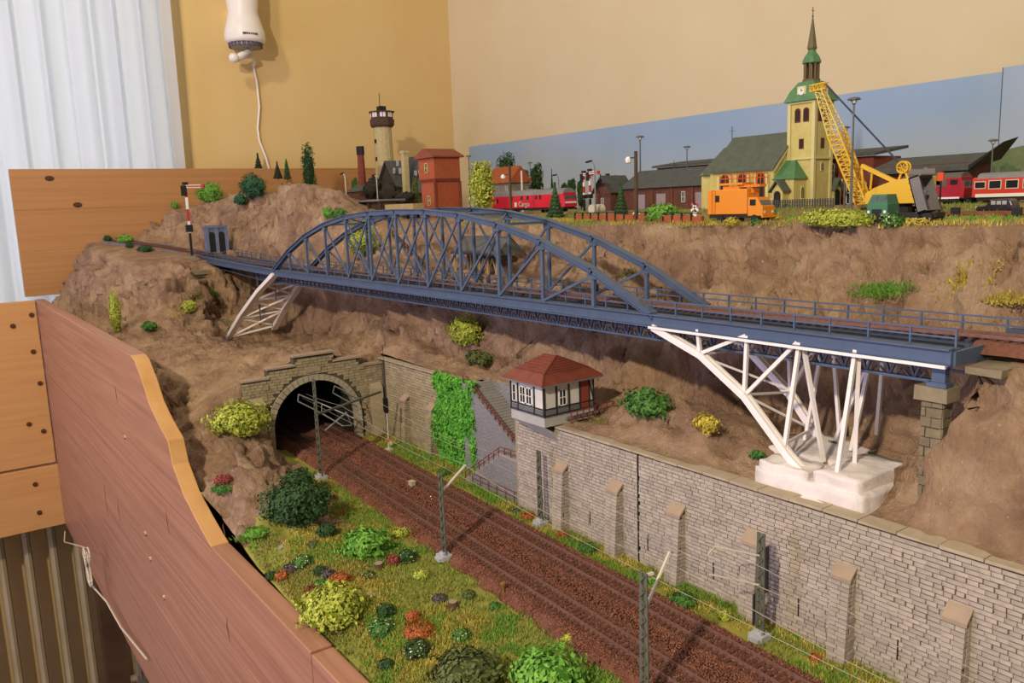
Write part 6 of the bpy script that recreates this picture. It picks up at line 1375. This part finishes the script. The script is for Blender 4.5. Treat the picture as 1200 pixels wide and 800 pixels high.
# low parapets of the upper line, far left
for lab, off, ys_ in (('low blue-grey parapet along the near side of the curved track at far left', -3.6, (252,260,267,274,283)), ('short blue-grey parapet behind the curved track at the far left', 3.6, (266,274,283))):
    B = (uxp(ys_[0])+off,ys_[0],uzp(ys_[0])); t = thing('stone_parapet', lab, 'wall', B)
    for ya, yb in zip(ys_, ys_[1:]): MB(B).beam((uxp(ya)+off,ya,uzp(ya)-.75),(uxp(yb)+off,yb,uzp(yb)-.75),.5,1.6).build('parapet_section', gsm, t)
# ================================================================ PLANTS
def green(nm, h1, h2=None, r=.3): return mat(nm, h1, h2, .8, .8, rnd=r, contrast=.2) if h2 else mat(nm, h1, rough=.8, rnd=r)
G = dict(dark=green('dark_green_leaves','#2c4a25','#3d5c2e'), mid=green('mid_green_leaves','#44712e','#56853c'), bright=green('bright_green_leaves','#639a35','#7eb248'), lime=green('yellow_green_leaves','#9ba83c','#b8bd50'), olive=green('olive_leaves','#4f5c2e','#66703a'),
  blue=green('blue_green_leaves','#2f5a3c','#3f6e4a'), orange=green('orange_flower_heads','#a25a2e','#b86c34'), red=green('dusky_red_heads','#8a3f3a','#a05048'), purple=green('grey_purple_heads','#564c50','#6b5f62'), white=green('cream_flower_heads','#d9d7a8'), yellow=green('yellow_grass_leaves','#b5a33a','#c9b84c'), needle=green('spruce_needles','#1f3a26','#2d4c30'), needle2=green('fresh_spruce_needles','#2f5c33','#40713c'), ivy=green('ivy_leaves','#4c8f2a','#66ad3a'))
DK = {}
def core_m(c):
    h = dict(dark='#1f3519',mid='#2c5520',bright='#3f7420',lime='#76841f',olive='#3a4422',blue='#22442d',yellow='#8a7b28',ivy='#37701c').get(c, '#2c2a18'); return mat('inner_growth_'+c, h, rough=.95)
twig = mat('dark_twigs', '#2c2a18', '#3a3320', 1, .95); bark = mat('brown_bark', '#4d3b2a', '#5d4a36', 1, .95)
nb = [0]
def bush(name, lab, cat, p, r, col, leaf=.32, dens=1.0, lump=.25, flowers=None, group=None, core=True):
    "p = base centre, r = (rx, ry, rz) half sizes"
    nb[0] += 1; p = Vector(p); t = thing(name, lab, cat, tuple(p), 0, group); leaf *= .8; n = int(dens*min(4200, max(70, 11*(r[0]*r[1]+r[0]*r[2]+r[1]*r[2])/leaf**2/1.6)))
    C_, N_ = cloud(r, n, nb[0]*1.7, lump); C_[:,2] += r[2]*.75; k = C_[:,2] > -.15; C_, N_ = C_[k], N_[k]
    V, Fq = leafquads(C_, N_, leaf); o = npmesh('leaves', V, Fq, G[col], t); o['kind'] = 'stuff'
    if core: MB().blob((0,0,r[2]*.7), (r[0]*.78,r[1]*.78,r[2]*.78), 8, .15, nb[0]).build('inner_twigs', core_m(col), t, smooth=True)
    if flowers:
        m = min(160, max(10, n//9)); C2, N2 = cloud((r[0]*1.04,r[1]*1.04,r[2]*1.06), m, nb[0]*1.7, lump); C2[:,2] += r[2]*.75; k = C2[:,2] > r[2]*.3; V, Fq = leafquads(C2[k], N2[k], leaf*.75); o = npmesh('flower_heads', V, Fq, G[flowers], t); o['kind'] = 'stuff'
    return t
def bushpx(name, lab, cat, px, py, w, h, col, depth=None, **kw):
    "bush whose foot shows at (px, py) and which looks w x h pixels large"
    p = None
    for dy in range(0, 45, 3):
        p = hit(px, py+dy)
        if p is not None: break
    if p is None: return
    u_ = pxu(p); d = depth or w; return bush(name, lab, cat, (p.x, p.y, surf(p.x,p.y)-.1), (d*u_*.5, w*u_*.5, h*u_*.55), col, **kw)
# --- valley shrubs
VB_ = [
 ('large dark green bush at the foot of the brown rock, left of the mast', 350,606,80,46,'dark',.34,None),
 ('smaller dark green bush behind the largest dark bush', 349,572,38,24,'dark',.3,None),
 ('low bright green leafy shrub in the upper middle of the grassy slope', 428,647,60,26,'bright',.4,None),
 ('round yellow-green shrub nearest to the low fascia edge', 392,727,80,42,'lime',.34,None),
 ('dark olive bush cut by the lower picture edge', 548,806,88,46,'olive',.34,None),
 ('large bright green leafy bush at the bottom beside the ballast', 642,806,92,46,'bright',.42,None),
 ('trailing yellow-green bush left of the tunnel mouth', 282,508,66,36,'lime',.42,None)]
for l, x, y, w, h, c, lf, fl in VB_: bushpx('leafy_bush', l, 'bush', x, y, w, h, c, leaf=lf, flowers=fl)
TF = [('round dark green tuft right below the largest dark bush',383,628,24,16,'dark',None),('small dotted green tuft in the left part of the slope',355,663,24,13,'mid','white'),('orange-red tuft closest to the wavy end of the fascia',331,680,16,10,'orange',None),
 ('grey-purple tuft beside the leftmost orange-red tuft',341,671,18,9,'purple',None),('tiny dark tuft at the fascia edge left of the orange-red tuft',318,678,14,9,'dark',None),('compact dark green tuft left of the grey tuft',375,673,16,12,'dark',None),
 ('grey tuft in the middle of the left group',385,677,15,11,'purple',None),('large orange tuft above the yellow-green shrub',399,685,26,15,'orange',None),('long low red-brown tuft above the yellow-green shrub',370,696,28,9,'red',None),
 ('small white-dotted tuft between the orange and dark tufts',377,687,17,9,'mid','white'),('dusky red ball-shaped tuft near the left foreground mast',461,661,17,13,'red',None),('green tuft with cream dots right of the dusky red one',478,657,22,14,'dark','white'),
 ('flat green tuft left of the tree stump',432,677,15,8,'olive','white'),('round dark green tuft right of the flat stones',452,722,22,17,'dark',None),('green tuft with cream dots right of the yellow-green shrub',447,742,30,18,'mid','white'),
 ('upper orange tuft in the lower middle of the slope',484,728,20,13,'orange',None),('wide orange tuft in the lower middle of the slope',492,743,40,13,'orange',None),('dark tuft thickly dotted with cream in the lower slope',489,766,34,16,'dark','white'),
 ('small dark green tuft near the fascia joint',453,783,20,10,'dark',None),('grey-purple tuft next to the right tree stump',516,705,18,10,'purple',None),('yellow-green tuft with pale heads left of the middle mast foot',494,678,20,11,'lime','white'),
 ('round mid green tuft above the right tree stump',549,700,18,9,'olive',None),('dotted green tuft below the right tree stump',541,748,24,12,'mid','white'),('small green tuft halfway to the ballast edge',580,713,14,8,'mid',None),
 ('sprig of yellow-green leaves at the ballast edge',667,752,16,12,'lime',None),('dark tuft at the foot of the stair wall',606,601,10,6,'purple',None),('orange tuft at the wall foot beside the mast',619,608,16,8,'orange',None),
 ('orange tuft between the first two right-hand buttresses',659,630,14,9,'orange',None),('dark green tuft on the verge below the second buttress',688,648,24,12,'mid',None),('small bright tuft at the foot of the dark wall joint',765,685,12,12,'bright',None),
 ('dark green bushy tuft on the verge between buttresses',800,708,34,14,'mid',None),('yellow-green tuft on the verge left of the front wall mast',849,726,18,14,'lime',None),('orange-brown tuft at the foot of the wall at lower right',955,775,14,10,'orange',None),
 ('small green tuft on the verge under the ivy',521,556,16,8,'mid',None),('red and green tuft on the brown rock left of the valley',262,566,22,10,'red',None),('green patch beneath the red tuft on the brown rock',262,577,26,8,'mid',None),('bright green grass strip on the brown rock near the fascia',300,628,30,8,'bright',None),
 ('small orange tuft behind the large dark bush',387,584,14,6,'orange',None),('faint green tuft left of the upper bright shrub',368,640,15,8,'olive',None),('yellowish tuft right of the upper bright shrub',470,628,24,10,'lime',None)]
for l, x, y, w, h, c, fl in TF: bushpx('grass_tuft' if c not in ('orange','red','purple') else 'flower_tuft', l, 'tuft', x, y, w, h, c, leaf=.2, lump=.2, flowers=fl, core=False)
# --- shrubs on the rock
RB = [('hanging yellow-green vine on the left cliff',137,386,20,46,'lime'),('small green tuft low on the left cliff',176,386,28,9,'mid'),('mossy green clump under the left end of the bridge',247,352,26,14,'olive'),('yellow moss clump on the left cliff under the abutment',222,365,30,12,'lime'),
 ('grass green clump on the brown mound at the far left',147,251,28,9,'bright'),('bright green bush on top of the left rock beside the semaphore',246,236,42,22,'bright'),('small bright shrub behind the semaphore',205,245,12,8,'bright'),('blue-green bush on the left hilltop',298,234,44,26,'blue'),('low blue-green bush left of the hilltop bush',282,240,22,12,'blue'),
 ('dark tuft at the far left beside the curved track',126,283,14,8,'dark'),('dark green tuft under the curved track at left',170,294,26,7,'dark'),('small dark tuft on the cliff edge near the semaphore',152,290,14,7,'dark'),
 ('yellow-green bush on the rock face below the middle of the bridge',546,406,52,34,'lime'),('dark moss under the yellow-green bush on the rock face',562,425,44,14,'olive'),
 ('dark green bush on the rock mound above the retaining wall',758,486,72,30,'mid'),('yellow tuft on the rock mound above the retaining wall',828,512,36,22,'yellow'),('green tuft beside the white foundation block',886,536,22,10,'mid'),('small green tuft in the gap of the white foundation',976,527,14,8,'mid'),
 ('yellow tuft right of the white foundation block',1040,570,44,24,'yellow'),('bright tuft touching the right corner of the foundation',1022,545,12,14,'mid'),
 ('yellow-green bush seen through the left half of the arch',425,298,48,36,'lime'),('green bush behind the top of the left arch half',398,258,26,15,'mid'),('small green bush right of the green bush behind the arch',432,262,22,11,'mid'),('green bush below the grey-roofed low shed',385,258,18,13,'bright')]
for l, x, y, w, h, c in RB: bushpx('rock_shrub', l, 'bush', x, y, w, h, c, leaf=.34 if w > 20 else .26, depth=w*.6)
# --- plateau greenery
def pbush(name, lab, cat, px, ytop, ybase, w, X, col, leaf=.3, **kw):
    a = at(px, ybase, 'x', X); b = at(px, ytop, 'x', X); z0 = surf(X, a.y)-.15; u_ = pxu(a); h = max(.4, b.z-z0)
    return bush(name, lab, cat, (X,a.y,z0), (w*u_*.4,w*u_*.5,h*.55), col, leaf=leaf, **kw)
pbush('leafy_bush','bright green bush in front of the goods shed beside the post lamp','bush',776,238,262,42,95,'bright')
pbush('leafy_bush','long bright yellow-green hedge at the rim in front of the crane','bush',985,245,264,92,91.6,'lime',.3)
pbush('flower_tuft','white-flowered tuft in front of the green truck','tuft',1046,250,262,26,91.0,'mid',.22,flowers='white',core=False)
pbush('grass_tuft','yellow grass tuft right of the tipper truck','tuft',1076,254,262,34,92.0,'yellow',.22,core=False)
pbush('grass_tuft','yellow-green tuft under the orange truck','tuft',858,254,262,18,91.2,'yellow',.22,core=False); pbush('grass_tuft','small green tuft in front of the orange truck cab','tuft',886,256,263,12,91.2,'mid',.2,core=False)
pbush('grass_tuft','yellow tuft between the orange truck and the church fence','tuft',905,250,259,24,96,'yellow',.22,core=False)
for px, X, lab in ((862,122,'left dark round shrub at the church porch'),(878,122,'right dark round shrub at the church porch'),(866,113,'dark shrub in front of the church fence')): pbush('dark_shrub',lab,'bush',px+42 if px < 870 else px+43,239,248,8,X,'dark',.25) if 'fence' not in lab else pbush('dark_shrub',lab,'bush',908,246,252,8,X,'dark',.25)
def spruce(lab, px, ytop, ybase, w, X, col='needle2', z0=None, cone=1.0):
    a = at(px, ybase, 'x', X); b = at(px, ytop, 'x', X); z0 = (surf(X, a.y) if z0 is None else a.z)-.1; h = b.z-z0; r = w*pxu(a)*.5; B = (X,a.y,z0)
    t = thing('spruce_tree', lab, 'tree', B); MB().tube([(0,0,0),(0,0,h*.97)], r*.12, 6, r*.02).build('trunk', bark, t)
    V = []; n = 700
    f = rng.uniform(0,1,n)**1.3; zz = h*(.07+.93*f); ang = rng.uniform(0,2*PI,n); tier = .75+.25*np.abs(np.sin(f*PI*9)); rr = r*(1-f)**cone*tier
    d = np.stack([np.cos(ang),np.sin(ang),np.zeros(n)],1); tip_ = d*rr[:,None]+np.stack([0*zz,0*zz,zz-.12*rr],1); q = np.stack([-np.sin(ang),np.cos(ang),np.zeros(n)],1); wd = (.12*r+.12*rr)[:,None]; inn = d*(rr*.35)[:,None]+np.stack([0*zz,0*zz,zz+.1*rr+.05*h/9],1)
    V = np.stack([tip_, inn+q*wd, inn+np.array([0,0,.09])*r, inn-q*wd],1).reshape(-1,3); o = npmesh('needles', V, np.arange(4*n).reshape(-1,4), G[col], t); o['kind'] = 'stuff'
    MB().lathe((0,0,0), [(r*.72,h*.1),(r*.36,h*.5),(.02,h*.96)], 9).build('inner_branches', twig, t); return t
spruce('fresh green spruce in front of the nose of the bright red locomotive',651,214,254,27,103); spruce('fresh green spruce in front of the small brick house',728,214,253,24,108)
spruce('dark narrow spruce rising behind the red locomotive',647,198,224,9,160,'needle'); spruce('tiny spruce peeping over the goods shed roof',790,188,206,8,140,'needle2')
spruce('small dark spruce on the left hilltop, tallest of the left trio',304,179,208,18,101,'needle',1); 
spruce('short dark spruce beside the cypress on the left hilltop',326,189,210,14,102,'needle',1); spruce('slender green spruce right of the short dark one',337,186,211,11,101,'needle2',1,.6)
# broad-leaved trees
def tree(lab, px, ytop, ybase, w, X, col, leaf=.4, name='leafy_tree', z0=None, droop=0, lumps=7, rx=.8):
    a = at(px, ybase, 'x', X); b = at(px, ytop, 'x', X); z0 = (surf(X, a.y) if z0 is None else z0)-.1; h = b.z-z0; r = w*pxu(a)*.5; B = (X,a.y,z0); nb[0] += 1
    t = thing(name, lab, 'tree', B); MB().tube([(0,0,0),(0,.1*r,h*.5),(0,0,h*.8)], r*.12, 7, r*.04).build('trunk', bark, t)
    Cs = []; Ns = []; n = int(260)
    for i in range(lumps):
        a_ = 2*PI*i/lumps+.5; f = .3+.55*((i*.37) % 1); q = r*.52*(1-.5*f); c = np.array([q*math.cos(a_)*rx,q*math.sin(a_),h*f]); s = r*random.uniform(.45,.62)*(1-.25*f); C_, N_ = cloud((s,s,s*(1.2 if not droop else 1.9)*(h/(2.4*r) if h > 2.4*r else 1)), n, nb[0]+i, .2); Cs.append(C_+c); Ns.append(N_)
    C_, N_ = cloud((r*.6*rx,r*.6,h*.42), n*2, nb[0], .2); Cs.append(C_+np.array([0,0,h*.56])); Ns.append(N_); C_ = np.concatenate(Cs); N_ = np.concatenate(Ns); k = (C_[:,2] > .05*h) & (C_[:,2] < h); V, Fq = leafquads(C_[k], N_[k], leaf)
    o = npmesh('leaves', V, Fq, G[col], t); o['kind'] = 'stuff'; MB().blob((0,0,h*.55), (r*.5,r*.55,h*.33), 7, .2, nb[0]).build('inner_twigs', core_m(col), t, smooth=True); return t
tree('yellow-green weeping willow right of the brick water tower',566,189,248,42,108,'lime',.42,'willow_tree',droop=1,lumps=9)
tree('tall dark cypress-like tree at the left end of the hill, beside the board',363,166,218,24,105,'dark',.4,z0=40)
tree('dark green tree behind the orange-roofed house',594,177,222,32,152,'dark',.45); tree('dark tree right of the orange-roofed house',629,190,222,20,156,'dark',.45); tree('dark tree between the dark posts behind the locomotive',615,198,222,20,160,'dark',.45)
tree('small dark tree left of the semaphore pair',670,209,228,14,165,'dark',.4); tree('small dark tree right behind the semaphore pair',681,210,228,12,160,'dark',.4); tree('small dark tree farther left behind the locomotive nose',661,214,228,10,165,'dark',.4)
tree('little green tree at the foot of the slender chimney',416,207,225,12,128,'mid',.35,z0=40); tree('little green tree beside the timber house',487,205,222,8,119,'olive',.3,z0=40)
# coal store heaps
for px, py, w, h, lab in ((438,222,22,20,'black coal heap under the timber house'),(458,228,34,18,'dark rubble heap left of the brick water tower'),(477,232,16,12,'small dark rubble heap touching the brick water tower')):
    a = at(px,py+h/2,'x',110); o = MB((110,a.y,37.5)).blob((110,a.y,at(px,py,'x',110).z),(2.5,w*.5*pxu(a),h*.62*pxu(a)),12,.35,px,2.5).build('coal_heap', mat('black_coal','#26231f','#3b362c',1.2,.95,bump=.8), smooth=True); tag(o, lab, 'heap')
# ivy curtain on the wall
def ivy():
    B = (66,109.5,0); t = thing('ivy_curtain', 'dense bright green ivy covering the wall between the brick wall and stairway', 'ivy', B)
    ya, yb = at(513,470,'x',65.6).y, at(560,470,'x',65.6).y; za, zb = -.2, 14.2; n = 6500
    y = rng.uniform(yb, ya, n); z = rng.uniform(za, zb, n)
    ed = np.array([mn.noise(Vector((0, a*.1, b*.35)))*1.6 for a, b in zip(y, z)]); k = (y > yb+ed*.5-.2) & (y < ya+ed) ; y, z = y[k], z[k]
    th = np.array([1.1+1.2*mn.noise(Vector((a*.45,b*.3,2))) for a, b in zip(y, z)]); x = 65.9-np.maximum(.15, th)*rng.uniform(.5,1,len(y))
    C_ = np.stack([x-B[0], y-B[1], z], 1); N_ = np.tile(np.array([-1.,0,.35]), (len(y),1))+rng.normal(size=(len(y),3))*.45; N_ /= np.linalg.norm(N_,axis=1)[:,None]; V, Fq = leafquads(C_, N_, .4); o = npmesh('leaves', V, Fq, G['ivy'], t); o['kind'] = 'stuff'
    mb = MB(B)
    for i in range(9): yy = yb+(ya-yb)*(i+.5)/9; mb.tube([(65.8,yy,-.2),(65.6,yy+.3,4),(65.6,yy-.3,9),(65.8,yy+.1,13.6)], .12, 5)
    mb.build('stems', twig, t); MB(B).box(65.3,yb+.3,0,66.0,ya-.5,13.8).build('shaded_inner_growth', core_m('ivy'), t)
ivy()
# stumps and stones
for px, py, lab in ((444,666,'small grey-brown tree stump in the upper slope'),(531,711,'small grey-brown tree stump in the lower slope')):
    p = hit(px,py); t = thing('tree_stump', lab, 'stump', (p.x,p.y,p.z)); r = 6.5*pxu(p); MB().lathe((0,0,-.1), [(r*1.25,0),(r,.3),(r*.85,r*1.1),(.02,r*1.15)], 9).build('trunk', bark, t); MB().lathe((0,0,r*1.05), [(r*.78,-.02),(r*.76,.06),(.02,.07)], 9).build('cut_face', mat('cut_wood_face','#a08c78','#8f7a66',2), t)
for px, py, r_, lab in ((437,697,9,'larger flat grey stone right of the yellow-green shrub'),(446,701,6,'smaller flat stone beside the larger one'),(527,705,5,'little pale stone next to the right stump'),(330,640,6,'small brown stone on the rock edge below the dark bush')):
    p = hit(px,py); r = r_*pxu(p); o = MB(tuple(p)).blob(tuple(p),(r*.8,r,r*.4),7,.25,px,1.8).build('flat_stone', mat('grey_field_stone','#8d8272','#a3988a',1,.9,bump=.4)); tag(o, lab, 'stone')
# --- grass flock
GR = {}
def grass(grp, n, fx, col, hgt, width=.07):
    pts = []; k = 0
    while len(pts) < n and k < n*12:
        x, y = fx(); k += 1
        if x is None: continue
        pts.append((x, y, surf(x, y)))
    C_ = np.array(pts); n = len(C_); a = rng.uniform(0, 2*PI, n); w_ = width*rng.uniform(.7,1.4,n); h = hgt*rng.uniform(.5,1.3,n); q = np.stack([np.cos(a),np.sin(a),0*a],1)*w_[:,None]; top = C_+np.stack([rng.normal(size=n)*.3*h,rng.normal(size=n)*.3*h,h],1)
    GR.setdefault(grp, []).append((np.stack([C_-q, C_+q, top],1).reshape(-1,3), col))
def grow(grp, lab, parent):
    V = np.concatenate([v for v, c in GR[grp]]); n = len(V)//3; loc = np.array(parent.location)/S-np.array([0,0,OZ]); o = npmesh('flock_grass', V-loc, np.arange(3*n).reshape(-1,3), None, parent)
    idx = np.concatenate([np.full(len(v)//3, i) for i, (v, c) in enumerate(GR[grp])])
    for v, c in GR[grp]: o.data.materials.append(c)
    o.data.polygons.foreach_set('material_index', idx.astype(np.int32)); o['kind'] = 'stuff'; o['label'] = lab
gA = mat('olive_green_grass', '#84903e', rough=.9, rnd=.3); gB = mat('straw_yellow_grass', '#b8a74c', rough=.9, rnd=.3); gC = mat('fresh_green_grass', '#6c9c38', rough=.9, rnd=.3); gD = mat('brownish_grass', '#9a8250', rough=.9, rnd=.3)
def fv(ch, thr):
    def f():
        y = random.uniform(30, 116); x = random.uniform(28.6, t1x(y)-3.1); q = mn.noise(Vector((x*.13+ch*7, y*.1, ch)))+.35*mn.noise(Vector((x*.5, y*.5, ch)))
        if y > 97 and x < 41+(y-97)*.1+3*mn.noise(Vector((x*.3,y*.3,0))): return (None, None) 
        return (x, y) if q > thr else (None, None)
    return f
grass('valley', 30000, fv(1,-.35), gA, .36); grass('valley', 20000, fv(2,.05), gB, .34); grass('valley', 13000, fv(3,.18), gC, .42); grass('valley', 9000, fv(4,.15), gD, .3)
def fw(ch, thr):
    def f():
        y = random.uniform(24, 131); x = random.uniform(t2x(y)+3.0, 61.9 if y < 86 else 65.6); 
        if 86 < y < 101 and x > 62.4: return (None, None)
        return (x, y) if mn.noise(Vector((x*.2, y*.16, ch)))+.3*mn.noise(Vector((x, y*.7, ch))) > thr else (None, None)
    return f
grass('verge', 10000, fw(5,-.2), gA, .4); grass('verge', 8000, fw(6,-.05), gB, .42); grass('verge', 5000, fw(8,.1), gC, .55)
def fp(ch, thr, x0=90.5, x1=117):
    def f():
        y = random.uniform(18, 150); x = random.uniform(x0, x1); return (x, y) if mn.noise(Vector((x*.15, y*.08, ch)))+.3*mn.noise(Vector((x, y*.7, ch))) > thr and surf(x, y) > 35.6 else (None, None)
    return f
grass('plateau', 4500, fp(9,.1,90.2,100), gB, .5); grass('plateau', 6000, fp(10,.08), gC, .45); grass('plateau', 9000, fp(11,-.1), gD, .4)
VG_ = bpy.data.objects['valley_ground']; HG_ = bpy.data.objects['rock_hillside']
grow('valley', 'mixed green and straw grass covering the valley slope', VG_); grow('verge', 'grass verge between the far track and the walls', VG_); grow('plateau', 'dry grass along the rim of the upper plateau', HG_)
# grass patches lying on the rock faces (measured in the photograph)
def patch(lab, cx, cy, w, h, col, n, hg=.45, tilt=0):
    loc = hit(cx, cy)
    if loc is None: print('no patch', lab); return
    pts = []; k = 0
    while len(pts) < n and k < n*4:
        k += 1; u_, v_ = rng.normal()*.4, rng.normal()*.4
        if u_*u_+v_*v_ > 1: continue
        p = hit(cx+u_*w/2*1.2, cy+(v_*h/2*1.2)+tilt*u_*w/2, loc_t0(loc)); 
        if p is not None: pts.append((p.x, p.y, p.z))
    C_ = np.array(pts)-np.array(loc); m = len(C_); a = rng.uniform(0,2*PI,m); q = np.stack([np.cos(a),np.sin(a),0*a],1)*.1; top = C_+np.stack([rng.normal(size=m)*.12-.15,rng.normal(size=m)*.12,hg*rng.uniform(.4,1.1,m)],1)
    V = np.stack([C_-q, C_+q, top],1).reshape(-1,3); o = npmesh('grass_patch', V, np.arange(3*m).reshape(-1,3), col, loc=tuple(loc)); tag(o, lab, 'grass', kind='stuff')
def loc_t0(l): return (Vector(l)-EYE).dot(FWD)*.82
for a in (('green grass strip on the slope above the right end of the bridge',1033,341,76,20,gC,700,.5,-.1),('yellow grass strip climbing the slope at upper right',1134,326,76,44,gB,800,.5,-.5),('yellow grass strip on the slope at the right edge',1183,351,60,14,gB,500,.5,-.05),
 ('green moss patch behind the bridge railing',738,322,34,12,gA,250,.3,-.2),('mossy patch on the cliff under the left bridge end',235,345,50,34,gA,400,.35,0),('yellow moss on the cliff under the left bridge end',208,368,34,14,gB,200,.35,0),('dark moss patch low in the cliff hollow left',266,378,16,12,gC,120,.35,0),
 ('green moss patch left of the lower bush on the rock face',520,425,40,22,gD,200,.3,0),('mossy green patch at the edge of the brown rock near the fascia',290,632,40,8,gC,200,.4,0),('small green moss on the right-hand rock behind the foundation',1040,548,34,22,gB,200,.4,0),('thin green moss at the foot of the retaining wall rock',700,492,30,8,gA,100,.3,0)): patch(*a)
